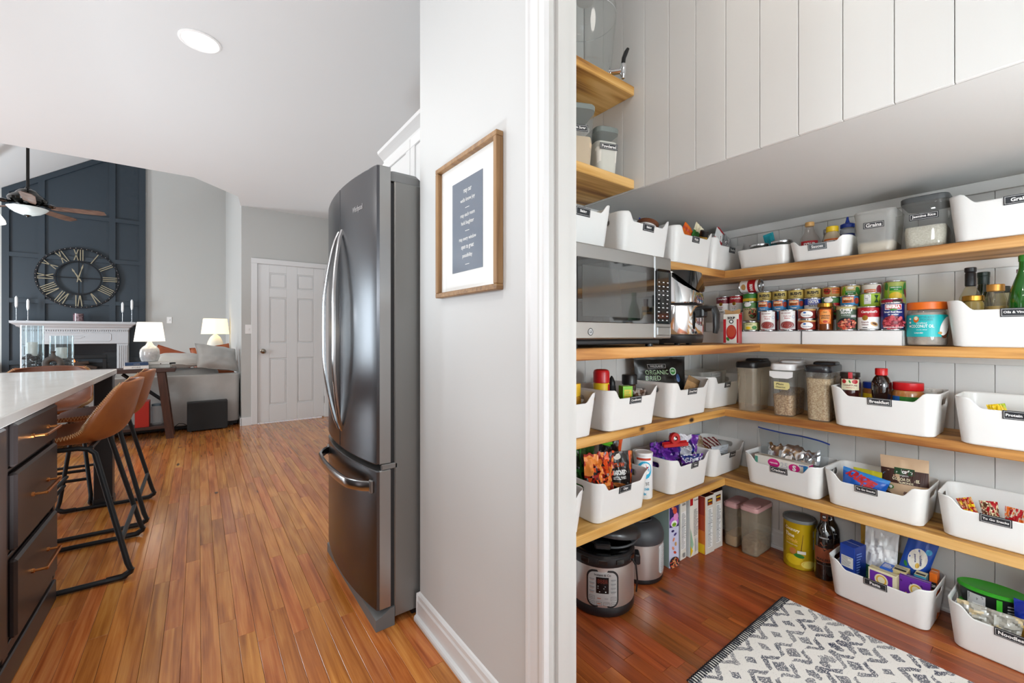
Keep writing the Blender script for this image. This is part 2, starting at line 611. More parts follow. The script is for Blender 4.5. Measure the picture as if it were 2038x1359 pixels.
# ceilings
S(MB().prism([(-4.4, -3), (2.6, -3), (2.6, 6.4), (.43, 6.4), (.425, 6.27), (.371, 5.853), (-.041, 5.41), (-4.4, 5.41)], 2.744, 2.85, 'z'), 'ceiling', ceil_paint)
zl = lambda x: 3.41 + .68 * (x + 2.45)
S(MB().prism([(-4.4, zl(-4.4)), (-.6, zl(-.6)), (.75, zl(-.6) - .68 * 1.35), (.75, 5.2), (-4.4, 5.2)], 5.3, 10.2, 'y'), 'ceiling_vault', ceil_paint)
mb = MB().box(-4.4, -.041, 5.30, 5.41, 2.85, 5.0)
mb.prism([(-.041, 5.41), (.371, 5.853), (.29, 5.93), (-.12, 5.50)], 2.85, 5.0, 'z')
S(mb, 'wall_loft', ceil_paint)

# walls
mb = MB()
mb.box(.715, .83, .832, 1.585, 0, 2.744)             # wing wall that carries the picture
mb.box(.83, 2.60, 1.405, 1.585, 0, 2.744)
mb.box(.715, .83, -.075, .832, 2.475, 2.744)         # over the pantry doorway
mb.box(.715, .83, -3.0, -.075, 0, 2.744)
S(mb, 'wall_right', wall_paint)
S(MB().box(1.46, 1.58, 1.585, 6.25, 0, 2.744), 'wall_kitchen_right', grey_paint)
S(MB().box(2.499, 2.62, -1.3, 1.405, 0, 2.744), 'wall_back', groove_paint)
S(MB().box(.83, 2.499, -1.3, -1.2, 0, 2.744), 'wall_pantry_near', board_paint)
mb = MB()
mb.box(.43, .600, 6.25, 6.40, 0, 5.0)
mb.box(1.402, 1.58, 6.25, 6.40, 0, 2.744)
mb.box(.600, 1.402, 6.25, 6.40, 2.046, 2.744)
mb.box(.43, 1.58, 6.25, 6.40, 2.85, 5.0)
mb.box(.43, .58, 6.40, 10.0, 0, 5.0)
S(mb, 'wall_far', grey_paint)
far = S(MB().box(-4.4, .75, 10.0, 10.15, 0, 5.2), 'wall_front', grey_paint)
mb = MB()
for a, b in ((-3, 2.3), (4.5, 6.4), (9.6, 10)):
    mb.box(-4.5, -4.4, a, b, 0, 2.9)
for a, b in ((2.3, 4.5), (6.4, 9.6)):  # openings added out of view for the side fill lights
    mb.box(-4.5, -4.4, a, b, 0, .85); mb.box(-4.5, -4.4, a, b, 2.05, 2.9)
S(mb, 'wall_left', grey_paint)
mb = MB().box(-4.4, -2.4, -3.1, -3, 0, 2.744).box(0, .83, -3.1, -3, 0, 2.744).box(-2.4, 0, -3.1, -3, 0, .8).box(-2.4, 0, -3.1, -3, 2.3, 2.744)  # unseen wall, its opening added for the rear fill light
S(mb, 'wall_rear', grey_paint)

# pantry shiplap: every board its own piece
def boards(parent, joints, axis, face, z0, z1, into, skip=()):
    """vertical boards whose seen face lies at `face`; `into` = +1/-1 direction behind the face"""
    for a, b in zip(joints[:-1], joints[1:]):
        lo, hi = min(a, b) + .0007, max(a, b) - .0007
        f0, f1 = sorted((face, face + into * .012))
        m = MB()
        if axis == 'x':
            m.cbox(f0, f1, lo, hi, z0, z1, .0014)
        else:
            m.cbox(lo, hi, f0, f1, z0, z1, .0014)
        m.build('board', board_paint, parent, smooth=0)

bulk = S(MB().box(1.465, 2.499, -1.2, 1.393, 1.76, 2.744), 'wall_bulkhead', groove_paint)
js = [1.058 - .1094 * k for k in range(-3, 21)]
js = [1.3928] + [j for j in js if 1.39 > j > -1.19] + [-1.2]
boards(bulk, js, 'x', 1.453, 1.738, 2.744, 1)
soffit_paint = mat('#cfcecb', 0.65, bump=(220, .12), name='soffit_paint')
S(MB().box(1.467, 2.487, -1.2, 1.393, 1.7385, 1.7595), 'ceiling_soffit', soffit_paint)
wb = bpy.data.objects['wall_back']
jb = [1.298 * .9948 - .10875 * k for k in range(-1, 24)]
jb = [1.3928] + [j for j in jb if 1.385 > j > -1.19] + [-1.2]
boards(wb, jb, 'x', 2.487, 0, 1.7385, 1)
wl = S(MB().box(.831, 2.487, 1.4052, 1.4062, 0, 2.744), 'wall_pantry_left', groove_paint)
jl = [1.462 + .1113 * k for k in range(-6, 10)]
jl = [.832] + [j for j in jl if .85 < j < 2.47] + [2.4868]
boards(wl, jl, 'y', 1.393, 0, 1.7375, 1)
jl2 = [j for j in jl if j < 1.44] + [1.4528]
boards(wl, jl2, 'y', 1.393, 1.7385, 2.744, 1)

# baseboards, casings, cleats
def base_profile(h, t):
    return [(0, 0), (t + .013, 0), (t + .013, .009), (t + .010, .016), (t, .020), (t, h - .034), (t * .75, h - .026), (t * .7, h - .012), (t * .35, h - .004), (0, h)]
pr = base_profile(.105, .013)
S(MB().prism([(.715 - p, z) for p, z in pr], .882, 1.587, 'y').prism([(1.585 + p * .4, z) for p, z in pr], .700, .745, 'x'), 'baseboard_right', trim_paint)
S(MB().prism([(2.487 - p, z) for p, z in base_profile(.095, .011)], -1.2, 1.38, 'y'), 'baseboard_back', trim_paint)
S(MB().prism([(1.393 - p, z) for p, z in base_profile(.095, .011)], .832, 2.46, 'x'), 'baseboard_pantry_left', trim_paint)
mb = MB().box(.425, .533, 6.235, 6.25, 0, .09).box(.415, .43, 6.235, 10, 0, .09).box(.42, .533, 6.238, 6.25, .09, .10)
S(mb, 'baseboard_far', trim_paint)
S(MB().box(-.76, .43, 9.985, 10, 0, .1).box(-4.4, -2.45, 9.985, 10, 0, .1), 'baseboard_front', trim_paint)

# pantry doorway: casing with stepped profile, jamb, stop
cas = [(.807, .715), (.807, .698), (.812, .6955), (.823, .6955), (.827, .700), (.833, .7015), (.862, .6985), (.868, .694), (.876, .6935), (.879, .697), (.880, .715)]
mb = MB().prism([(b, a) for a, b in cas], 0, 2.55, 'z')
mb.prism([(b, -.05 - (a - .807)) for a, b in cas], 0, 2.55, 'z')
mb.box(.694, .715, -.12, .88, 2.48, 2.55)
S(mb, 'trim_pantry_casing', trim_paint)
mb = MB().box(.699, .818, .813, .833, 0, 2.476).box(.699, .818, -.076, -.056, 0, 2.476).box(.699, .818, -.076, .833, 2.456, 2.476)
mb.box(.742, .778, .801, .813, 0, 2.456)
S(mb, 'trim_pantry_jamb', jamb_paint)
mb = MB()
for z0, z1 in ((1.394, 1.430), (1.019, 1.0545), (.676, .712), (.318, .353)):
    mb.cbox(2.469, 2.487, -1.2, 1.375, z0, z1, .002)
    mb.cbox(.832, 2.487, 1.375, 1.393, z0, z1, .002)
mb.cbox(2.469, 2.487, -1.2, 1.393, 1.693, 1.738, .002)
mb.cbox(.832, 1.453, 1.375, 1.393, 2.092, 2.127, .002)
S(mb, 'trim_shelf_cleats', board_paint)

# far door with six raised panels
d = S(MB().box(.604, 1.399, 6.266, 6.290, .012, 2.043), 'door_1', trim_paint)
for a, b in ((.604, .737), (.937, 1.063), (1.266, 1.399)):
    MB().cbox(a, b, 6.256, 6.268, .012, 2.043, .004).build('stile', trim_paint, d, smooth=0)
for a, b in ((.012, .23), (.832, 1.028), (1.620, 1.738), (1.938, 2.043)):
    for c0, c1 in ((.737, .937), (1.063, 1.266)):
        MB().cbox(c0, c1, 6.256, 6.268, a, b, .004).build('rail', trim_paint, d, smooth=0)
for a, b in ((.23, .832), (1.028, 1.620), (1.738, 1.938)):
    for c0, c1 in ((.737, .937), (1.063, 1.266)):
        MB().cbox(c0 + .012, c1 - .012, 6.2575, 6.2705, a + .012, b - .012, .012).build('panel', trim_paint, d, smooth=0)
kn = MB()
kn.M = Matrix.Translation((.664, 6.257, .925)) @ Matrix.Rotation(pi / 2, 4, 'X')
kn.lathe([(.032, 0), (.032, .006), (.012, .010), (.012, .028), (.022, .034), (.029, .046), (.027, .058), (.015, .064), (0, .065)], 20)
kn.build('door_knob', mat('#8d8478', .2, 1.0), d)
for z in (.24, 1.03, 1.82):
    MB().cbox(1.396, 1.410, 6.244, 6.256, z - .05, z + .05, .002).tube([(1.403, 6.245, z - .05), (1.403, 6.245, z + .05)], .006).build('hinge', mat('#85827c', .3, 1.0), d)
mb = MB()
for x0, x1 in ((.533, .602), (1.400, 1.458)):
    mb.cbox(x0, x1, 6.232, 6.25, 0, 2.0435, .004)
mb.cbox(.533, 1.458, 6.232, 6.25, 2.044, 2.108, .004)
mb.box(.596, .604, 6.25, 6.30, 0, 2.046).box(1.399, 1.406, 6.25, 6.30, 0, 2.046).box(.6, 1.402, 6.25, 6.30, 2.043, 2.05)
S(mb, 'trim_door_casing', trim_paint)

# navy panelled wall round the fireplace
acc = S(MB().prism([(-2.447, 0), (-.76, 0), (-.76, 4.555), (-2.447, zl(-2.447) - .004)], 9.985, 10.0, 'y'), 'wall_accent', navy_paint)
st = [(-2.447, -2.37), (-2.062, -1.988), (-1.232, -1.152), (-.845, -.76)]
for a, b in st:
    MB().prism([(a, 0), (b, 0), (b, zl(b) - .01), (a, zl(a) - .01)], 9.955, 9.985, 'y').build('stile', navy_paint, acc, smooth=0)
for (a, b), (c, e) in zip(st[:-1], st[1:]):
    for z in (.70, 1.675, 2.397, 3.112):
        if zl(b) - .02 > z + .04:
            MB().box(b, c, 9.957, 9.985, z - .034, z + .034).build('rail', navy_paint, acc, smooth=0)
    MB().prism([(b, zl(b) - .10), (c, zl(c) - .10), (c, zl(c) - .01), (b, zl(b) - .01)], 9.955, 9.985, 'y').build('rail', navy_paint, acc, smooth=0)

# switches
def plate(loc, rz, label, n=1):
    t = thing('light_switch', label, 'switch', loc, rz)
    MB().cbox(-.036 * n, .036 * n, -.006, 0, -.058, .058, .002).build('plate', WHITEPL, t, smooth=0)
    MB().cbox(-.006, .006, -.016, -.006, -.010, .012, .002).build('toggle', WHITEPL, t, smooth=0)
plate((-.43, 10.0, 1.404), 0, 'small white switch plate on the grey wall right of the navy panelling')
plate((.505, 6.25, 1.205), 0, 'white light switch on the narrow grey wall beside the white door')

# recessed ceiling light
t = thing('recessed_light', 'round recessed light glowing in the white kitchen ceiling', 'ceiling light', (.007, 2.88, 2.744))
MB().lathe([(.098, 0), (.098, -.004), (.088, -.008), (.080, -.004), (.080, 0)], 40, cap0=False, cap1=False).build('trim_ring', WHITEPL, t)
MB().lathe([(.080, -.0045), (.0, -.0045)], 40, cap0=False, cap1=False).build('lens', mat('#ffffff', .5, emit=6.0), t)

# ------------------------------------------------------------------ pantry shelves
Z2, Z3, Z4, Z5, ZT1, ZT2 = 1.469, 1.092, .751, .391, 2.165, 1.778
def shelf(x0, x1, y0, y1, zt, label, along):
    m = MB().cbox(x0, x1, y0, y1, zt - .038, zt, .003)
    o = m.build('shelf_board', honey_x if along == 'x' else honey, smooth=0)
    return tag(o, label, 'shelf', 'stained wooden pantry shelves')
shelf(.832, 2.199, 1.107, 1.392, Z2, 'stained wooden shelf board just above the microwave', 'x')
shelf(2.2, 2.486, -1.19, 1.392, Z2, 'long stained wooden shelf board under the clear rice container', 'y')
shelf(.832, 2.199, .936, 1.392, Z3, 'extra deep wooden shelf board carrying the microwave', 'x')
shelf(2.2, 2.486, -1.19, 1.392, Z3, 'long stained wooden shelf board carrying the food cans', 'y')
shelf(.832, 2.199, 1.107, 1.392, Z4, 'stained wooden shelf board under the bin with the red and yellow spice bottle', 'x')
shelf(2.2, 2.486, -1.19, 1.392, Z4, 'long stained wooden shelf board carrying the oat containers', 'y')
shelf(.832, 2.199, 1.107, 1.392, Z5, 'lowest stained wooden shelf board above the pressure cookers', 'x')
shelf(2.2, 2.486, -1.19, 1.392, Z5, 'lowest long stained wooden shelf board above the wine bottles', 'y')
shelf(.832, 1.452, 1.107, 1.392, ZT1, 'topmost wooden shelf board holding the drink dispenser', 'x')
shelf(.832, 1.452, 1.107, 1.392, ZT2, 'short high wooden shelf board holding the flour canisters', 'x')

# ------------------------------------------------------------------ white storage bins with clip-on label tags
bin_mat = mat('#e9e8e5', 0.33, name='bin_white')
tag_mat = mat('#23262b', 0.5)
def bin_mesh(w=.337, d=.248, h=.168, wb=.305, db=.205, dip=.036, handles=True):
    rc = .042
    NS = 9
    def ring(t):
        W, D = wb + (w - wb) * t, db + (d - db) * t
        r = rc * (.8 + .2 * t)
        pts = []
        nf, ns_, nc = 44, 34, 7
        hw, hd = W / 2 - r, D / 2 - r
        for i in range(nf): pts.append((-hw + 2 * hw * i / nf, -D / 2, 'f'))
        for i in range(nc): a = -pi / 2 + pi / 2 * i / nc; pts.append((hw + r * cos(a), -hd + r * sin(a), 'c'))
        for i in range(ns_): pts.append((W / 2, -hd + 2 * hd * i / ns_, 's'))
        for i in range(nc): a = pi / 2 * i / nc; pts.append((hw + r * cos(a), hd + r * sin(a), 'c'))
        for i in range(nf): pts.append((hw - 2 * hw * i / nf, D / 2, 'b'))
        for i in range(nc): a = pi / 2 + pi / 2 * i / nc; pts.append((-hw + r * cos(a), hd + r * sin(a), 'c'))
        for i in range(ns_): pts.append((-W / 2, hd - 2 * hd * i / ns_, 's'))
        for i in range(nc): a = pi + pi / 2 * i / nc; pts.append((-hw + r * cos(a), -hd + r * sin(a), 'c'))
        return pts, W
    def rim(x, W, k):
        if k == 'b' or k == 's' or dip == 0:
            return h
        a = abs(x) / (W / 2)
        s = min(1, max(0, (.80 - a) / .22))
        s = s * s * (3 - 2 * s)
        return h - dip * s
    NZ = 26
    n = len(ring(0)[0])
    verts, faces, kinds = [], [], [p[2] for p in ring(0)[0]]
    b0 = ring(0)[0]
    verts += [(p[0] * .965, p[1] * .95, 0.0) for p in b0]
    for j in range(NZ + 1):
        t0 = j / NZ
        top, W = ring(1)[0], ring(1)[1]
        for i in range(n):
            z = .004 + (rim(top[i][0], W, kinds[i] if top[i][1] < 0 else 'b') - .004) * t0
            p = ring_cache(z / h, ring)[i]
            verts.append((p[0], p[1], z))
    hole = lambda y, z: max(abs(y) - .034, 0) ** 2 + (z - (h - .036)) ** 2
    R = .0125
    for j in range(NZ + 1):
        for i in range(n):
            faces.append((j * n + i, j * n + (i + 1) % n, (j + 1) * n + (i + 1) % n, (j + 1) * n + i))
    keep = []
    for f in faces:
        if handles and all(kinds[v % n] == 's' for v in f[:2]):
            y = sum(verts[v][1] for v in f) / 4
            z = sum(verts[v][2] for v in f) / 4
            if hole(y, z) < R * R:
                continue
        keep.append(f)
    if handles:
        used = {}
        for f in keep:
            for v in f: used[v] = used.get(v, 0) + 1
        for v, c in used.items():
            if v >= n and kinds[v % n] == 's':
                x, y, z = verts[v]
                dd = sqrt(hole(y, z))
                if c < 4 and dd < R * 1.9 and z < h - .008:
                    qy = max(-.034, min(.034, y))
                    vy, vz = y - qy, z - (h - .036)
                    l = sqrt(vy * vy + vz * vz) or 1
                    verts[v] = (x, qy + vy / l * R, h - .036 + vz / l * R)
    keep.append(tuple(range(n))[::-1])
    me = bpy.data.meshes.new('bin_shell')
    me.from_pydata(verts, [], keep)
    me.materials.append(bin_mat)
    me.polygons.foreach_set('use_smooth', [True] * len(me.polygons))
    me.set_sharp_from_angle(angle=radians(50))
    return me
def ring_cache(t, fn, _c={}):
    if _c.get('fn') is not fn:
        _c.clear()
        _c['fn'] = fn
    k = round(t, 4)
    if k not in _c:
        _c[k] = fn(t)[0]
    return _c[k]
BIN_ME = bin_mesh(h=.166)
BIN_LOW = bin_mesh(h=.152, dip=.040)
BIN_G = 'white handled storage bins on the pantry shelves'
BINS = {}
def make_bin(key, x, y, z, rz, text, label, tx=0.0, tw=.075, me=None, h=.166, dip=.036, d0=.1025, sl=.0215, tcol=None):
    t = thing('storage_bin', label, 'storage bin', (x, y, z + .0005), rz, BIN_G)
    o = bpy.data.objects.new('body', me or BIN_ME)
    COL.objects.link(o)
    o.parent = t
    md = o.modifiers.new('wall', 'SOLIDIFY')
    md.thickness = .0024
    md.offset = -1
    if text:
        zt = h - dip
        fy = lambda zz: -(d0 + sl * zz / h)
        pr_ = MB()
        x0, x1, z0, z1 = tx - tw / 2, tx + tw / 2, zt - .0265, zt + .003
        vs = []
        for off in (.0005, .0028):
            vs += [(xx, fy(zz) - off, zz) for zz in (z0, z1) for xx in (x0, x1)]
        pr_.add(vs, [(0, 1, 3, 2), (4, 6, 7, 5), (0, 4, 5, 1), (2, 3, 7, 6), (0, 2, 6, 4), (1, 5, 7, 3)])
        tg = pr_.build('label_tag', tcol or tag_mat, t, smooth=0)
        P = Print()
        P.frame(x0 + .003, x1 - .003, z0 + .003, z1 - .003, .0008, WHITE)
        asp = text2d(text, .03)[2]
        hh = min(.0125, (tw - .014) / asp)
        P.text(text, tx, (z0 + z1) / 2, h=hh, m=WHITE, bold=.03)
        P.build(tg, lambda xx, zz, of: (xx, fy(zz) - .0030 - of, zz), 'lettering')
    BINS[key] = (x, y, z, rz)
    return t
# upper shelf, left run (facing the doorway) and right run
make_bin('2a', 1.135, 1.2125, Z2, 0, 'Baking', 'white storage bin above the microwave, nearest the doorway, tag reading Baking')
make_bin('2b', 1.530, 1.2125, Z2, 0, 'Baking', 'white storage bin above the microwave holding a brown-lidded jar, tag reading Baking')
make_bin('2c', 1.898, 1.2125, Z2, 0, 'Nuts', 'white storage bin tagged Nuts above the air fryer, with an orange bag inside', tw=.06)
make_bin('2d', 2.272, 1.235, Z2, 0, 'Snacks', 'white storage bin in the corner of the upper shelf with a red and white bag', tx=.02, tw=.06)
make_bin('2e', 2.307, .125, Z2, -90, 'Grains', 'white storage bin tagged Grains at the right end of the upper shelf', tx=0.0025)
SM = bin_mesh(.232, .27, .092, .205, .225, .022, False)
make_bin('2f', 2.330, .7005, Z2, -90, 'Sauces', 'low white bin tagged Sauces with sauce bottles standing in it', me=SM, h=.092, dip=.022, d0=.1125, sl=.0225, tw=.07, tcol=mat('#5d6468', .5))
SM2 = bin_mesh(.240, .24, .092, .215, .20, 0.0, False)
make_bin('2g', 2.322, .9395, Z2, -90, None, 'low plain white bin with straight rim holding two lidded jars', me=SM2)
# can shelf
make_bin('3a', 2.300, .130, Z3, -90, 'Oils & Vinegar', 'white storage bin tagged Oils & Vinegar filled with bottles', tx=0.001)
# middle shelf
make_bin('4a', 1.055, 1.215, Z4, 0, 'Spices', 'white storage bin nearest the doorway on the middle shelf, with a yellow jar', tx=-.02, tw=.06)
make_bin('4b', 1.440, 1.210, Z4, 0, 'Condiments', 'white storage bin tagged Condiments with a red and yellow spice bottle')
make_bin('4c', 1.873, 1.215, Z4, 0, 'Dried fruit', 'white storage bin on the middle shelf with a black pouch standing in it')
make_bin('4d', 2.268, 1.247, Z4, 0, 'Extra', 'white storage bin in the corner of the middle shelf with a clear tray inside', tw=.06)
make_bin('4e', 2.285, .480, Z4, -90, 'Breakfast', 'white storage bin tagged Breakfast with jars and a syrup bottle', tx=0)
make_bin('4f', 2.280, .108, Z4, -90, 'Protein Bars', 'white storage bin tagged Protein Bars at the right end of the middle shelf', tx=-0.0145)
# lower shelf
make_bin('5a', 1.005, 1.230, Z5, 0, 'Chips', 'white storage bin nearest the doorway on the lower shelf, with a red topped bag')
make_bin('5b', 1.398, 1.230, Z5, 0, 'Chips', 'white storage bin tagged Chips with black and orange snack bags')
make_bin('5c', 1.903, 1.232, Z5, 0, 'Chips', 'white storage bin with crumpled purple bags and a red clip', tx=.02, tw=.06)
make_bin('5d', 2.295, 1.243, Z5, 0, 'Protein', 'white storage bin in the corner of the lower shelf with striped packets', tx=.02, tw=.06, me=BIN_LOW, h=.152, dip=.040)
make_bin('5e', 2.330, .856, Z5, -92, 'Crackers', 'white storage bin tagged Crackers with a foil filled freezer bag', tx=0, me=BIN_LOW, h=.152, dip=.040)
make_bin('5f', 2.338, .518, Z5, -91, 'To Go Snacks', 'white storage bin tagged To Go Snacks with a cocoa almond pouch', tx=-0.015, me=BIN_LOW, h=.152, dip=.040)
make_bin('5g', 2.338, .160, Z5, -90, 'To Go Snacks', 'nearly empty white storage bin tagged To Go Snacks at the right end', tx=-0.02, me=BIN_LOW, h=.152, dip=.040)
# floor
make_bin('0a', 2.335, .500, 0, -92, 'Pasta', 'white storage bin on the floor tagged Pasta filled with boxes', tx=0)
make_bin('0b', 2.318, .128, 0, -92, 'Noodles', 'white storage bin on the floor tagged Noodles at the right edge', tx=-0.012)

# ------------------------------------------------------------------ microwave
t = thing('microwave', 'stainless microwave oven with dark glass door on the deep shelf', 'microwave', (1.179, .925, Z3))
MW = .51
body = MB().cbox(-.253, .253, .03, .40, .026, .326, .006)
body.build('cabinet', mat('#3a3b3d', .4, .6), t, smooth=0)
fr = MB().cbox(-.255, .150, .0, .032, .030, .331, .004)
door = fr.build('door', STEEL, t, smooth=0)
MB().cbox(-.2465, .1475, -.0025, .001, .083, .286, .002).build('window', mat('#0d0e10', .05, coat=1.0, spec=.8), door, smooth=0)
MB().box(-.225, .10, -.0029, -.0024, .102, .262).build('mesh_screen', mat('#3b3c3b', .12, coat=1.0), door, smooth=0)
cp = MB().cbox(.152, .255, .0, .032, .030, .331, .004).build('control_panel', STEEL, t, smooth=0)
MB().cbox(.155, .243, -.002, .001, .083, .284, .008).build('keypad', mat('#141517', .12, coat=.6), cp, smooth=0)
MB().cbox(.163, .247, -.003, .002, .040, .074, .004).build('open_button', STEEL, cp, smooth=0)
P = Print()
rnd = random.Random(4)
for r_ in range(10):
    for c_ in range(3):
        if r_ in (2, 5) and c_ == 1: continue
        P.rect(.172 + c_ * .026 - .006, .172 + c_ * .026 + .006 * rnd.uniform(.2, 1), .095 + r_ * .0155, .0985 + r_ * .0155, LGREY, nx=1)
P.text('0', .199, .143, h=.006, m=LGREY)
P.build(cp, on_front(-.0022), 'key_marks')
lg = Print().ell(-.185, .053, .012, .012, mat('#2b2b2d', .3)).ell(-.185, .053, .0095, .0095, LGREY).text('GE', -.185, .053, h=.009, m=mat('#2b2b2d', .3), bold=.02)
lg.build(door, on_front(0), 'emblem')
MB().cbox(-.24, .24, .04, .39, .010, .027, .004).build('base_plate', mat('#222325', .5), t, smooth=0)
for fx in (-.2, .2):
    for fy in (.06, .36):
        MB().lathe([(.014, 0), (.014, .012)], 12, cx=fx, cy=fy).build('foot', BLKPL, t)

# ------------------------------------------------------------------ air fryer
t = thing('air_fryer', 'chrome and black air fryer beside the microwave', 'air fryer', (1.715, 1.118, Z3), 10)
def drum(z0, z1, w0, w1, mb=None, e=.004, mi=0, d=.93):
    mb = mb or MB()
    mb.loft([rr(w0 - e, w0 * d - e, .12, z0, 8), rr(w0, w0 * d, .12, z0 + e, 8), rr(w1, w1 * d, .12, z1 - e, 8), rr(w1 - e, w1 * d - e, .12, z1, 8)], mi=mi)
    return mb
drum(.008, .045, .285, .292).build('base', BLKPL, t)
drum(.045, .168, .292, .296).build('basket_drawer', CHROME, t)
drum(.170, .178, .290, .290).build('band', BLKPL, t)
drum(.178, .312, .296, .276).build('housing', CHROME, t)
drum(.305, .318, .24, .235).build('top_cap', BLKPL, t)
pz = MB()
def pan(u, v):
    a = (u - .5) * 2.5
    w = .148 - .005 * v
    zb = .226 + .080 * (abs(u - .5) * 2) ** 1.6
    z = zb + (.316 - zb) * v
    return (w * 1.005 * sin(a) * (1 - .04 * v), -w * .955 * (max(.0, cos(a)) ** .55) * (1 - .05 * v) - .001, z)
pz.grid(pan, 18, 6)
pz.build('touch_panel', BLKGL, t)
hp = [(0, -.128, .150), (0, -.165, .158), (0, -.195, .156), (0, -.203, .130), (0, -.203, .075), (0, -.198, .050)]
hm = MB()
hm.M = Matrix.Diagonal((1.9, 1, 1, 1))
hm.tube(hp, [.016, .015, .014, .0135, .0125, .009], 10)
hm.build('handle', BLKPL, t)
MB().cbox(-.028, .028, -.16, -.125, .118, .166, .006).build('handle_mount', BLKPL, t, smooth=0)
Print().rect(-.010, .010, .205, .217, mat('#3c3d40', .3)).build(t, lambda x, z, o: (x, -.1375 - o + (z - .178) * .06, z), 'badge')
for a in range(4):
    MB().lathe([(.012, 0), (.012, .01)], 10, cx=.09 * cos(a * pi / 2 + .78), cy=.09 * sin(a * pi / 2 + .78)).build('foot', BLKPL, t)

# ------------------------------------------------------------------ drink dispenser on the topmost shelf
glassy = clear('clear_acrylic', '#f3f5f4', .10, .05, 1.1)
milky = clear('milky_plastic', '#eceae4', .28, .25, .7)
glass = clear('clear_glass', '#f6f9f8', .02, .03, 1.3)
t = thing('drink_dispenser', 'clear plastic drink dispenser with spigot on the topmost shelf', 'drink dispenser', (1.28, 1.22, ZT1 + .0005), 40)
DP = [(.060, .002), (.094, .004), (.098, .02), (.099, .045), (.1035, .05), (.112, .14), (.1225, .24), (.125, .27), (.1235, .30), (.112, .325), (.080, .338), (.03, .342)]
MB().lathe(DP, 40, cap0=True, cap1=True).build('tank', glassy, t)
MB().lathe([(.1262, .262), (.1262, .266)], 40, cap0=False, cap1=False).build('seam_ring', mat('#b9bbba', .3), t)
MB().lathe([(.035, .341), (.035, .36), (.03, .365), (0, .365)], 24).build('cap', mat('#c9cbca', .3), t)
sp = MB()
sp.M = Matrix.Translation((0, -.094, .035)) @ Matrix.Rotation(pi / 2, 4, 'X')
sp.lathe([(.017, 0), (.017, .006), (.011, .008), (.011, .05)], 16)
spg = sp.build('spigot', CHROME, t)
MB().tube([(0, -.15, .062), (0, -.15, .045), (0, -.15, .02), (0, -.15, .010), (0, -.15, .004)], [.010, .0135, .013, .008, .0065], 14).build('nozzle', CHROME, spg)
MB().tube([(0, -.15, .060), (0, -.153, .085), (0, -.162, .108), (0, -.170, .122)], [.008, .0085, .0085, .006], 10).build('lever', BLKPL, spg)

# ------------------------------------------------------------------ builders for the food
def inb(key, lx, ly, dz=.004):
    x, y, z, rz = BINS[key]
    a = radians(rz)
    return (x + lx * cos(a) - ly * sin(a), y + lx * sin(a) + ly * cos(a), z + dz)

def can(label, loc, r, h, bands, art=None, rz=-74, cat='food can', group=None, lid=TIN, name='food_can', rim=True):
    """tin can: metal shell with rims and ring-pull end, paper label of horizontal bands, printed art"""
    t = thing(name, label, cat, (loc[0], loc[1], loc[2] + .0006), rz, group)
    m = MB()
    k = .0018
    m.lathe([(r - .004, .002), (r - .001, 0), (r + k * .4, .0015), (r + k * .4, .004), (r - .001, .006), (r - .001, h - .006), (r + k * .4, h - .004), (r + k * .4, h - .0012), (r - .001, h), (r - .003, h - .001), (r - .0035, h - .004), (r - .012, h - .0045), (r - .014, h - .0035), (0, h - .0035)], 28)
    tin = m.build('tin', lid, t)
    MB().tube([(.012 * cos(a * pi / 5), .008 * sin(a * pi / 5) - r * .35, h - .002) for a in range(10)], .0012, 5, closed=True).build('ring_pull', TIN, tin)
    lm = MB()
    prof, mis, ms = [], [], []
    for z0, z1, mm in bands:
        if mm not in ms: ms.append(mm)
        prof += [(r, z0), (r, z1)]
        mis += [ms.index(mm)] * 2
    lm.lathe(prof, 36, mis=mis[:-1], cap0=False, cap1=False)
    lb = lm.build('paper_label', ms, t)
    if art:
        P = Print()
        art(P)
        P.build(lb, on_cyl(r), 'print')
    return t

def lathe_thing(name, label, cat, loc, parts, rz=-74, group=None, arts=(), rot=None, n=28):
    """parts: (part name, profile, material[, cap0, cap1])"""
    t = thing(name, label, cat, (loc[0], loc[1], loc[2] + .0006), rz, group)
    if rot:
        t.rotation_euler = tuple(radians(a) for a in rot)
    d = {}
    for p in parts:
        c0, c1 = (p[3], p[4]) if len(p) > 3 else (True, True)
        d[p[0]] = MB().lathe(p[1], n, cap0=c0, cap1=c1).build(p[0], p[2], t)
    for part, r, fn in arts:
        P = Print()
        fn(P)
        P.build(d[part], on_cyl(r), 'print')
    return t

def boxed(name, label, cat, loc, rz, w, d, h, mats, arts=None, rot=None, group=None, flap=None):
    """carton; mats = (front/back, sides, top)"""
    t = thing(name, label, cat, (loc[0], loc[1], loc[2] + .0006), rz, group)
    if rot:
        t.rotation_euler = tuple(radians(a) for a in rot)
    m = MB()
    c = .0012
    m.cbox(-w / 2, w / 2, -d / 2, d / 2, 0, h, c, 0)
    for i, f in enumerate(m.f):
        v = [m.v[k] for k in f]
        cx, cy, cz = (sum(q[j] for q in v) / len(v) for j in range(3))
        if abs(cx) > w / 2 - c * .3: m.mi[i] = 1
        elif cz > h - c * .3: m.mi[i] = 2
    b = m.build('carton', list(mats), t, smooth=0)
    maps = {'front': on_front(-d / 2), 'left': on_left(-w / 2), 'right': on_right(w / 2), 'top': on_top(h)}
    for side, fn in (arts or {}).items():
        P = Print()
        fn(P)
        P.build(b, maps[side], 'print')
    MB().box(-w / 2 + .002, w / 2 - .002, -.0006, .0006, h, h + .0006).build('flap_seam', LGREY, t, smooth=0)
    return t

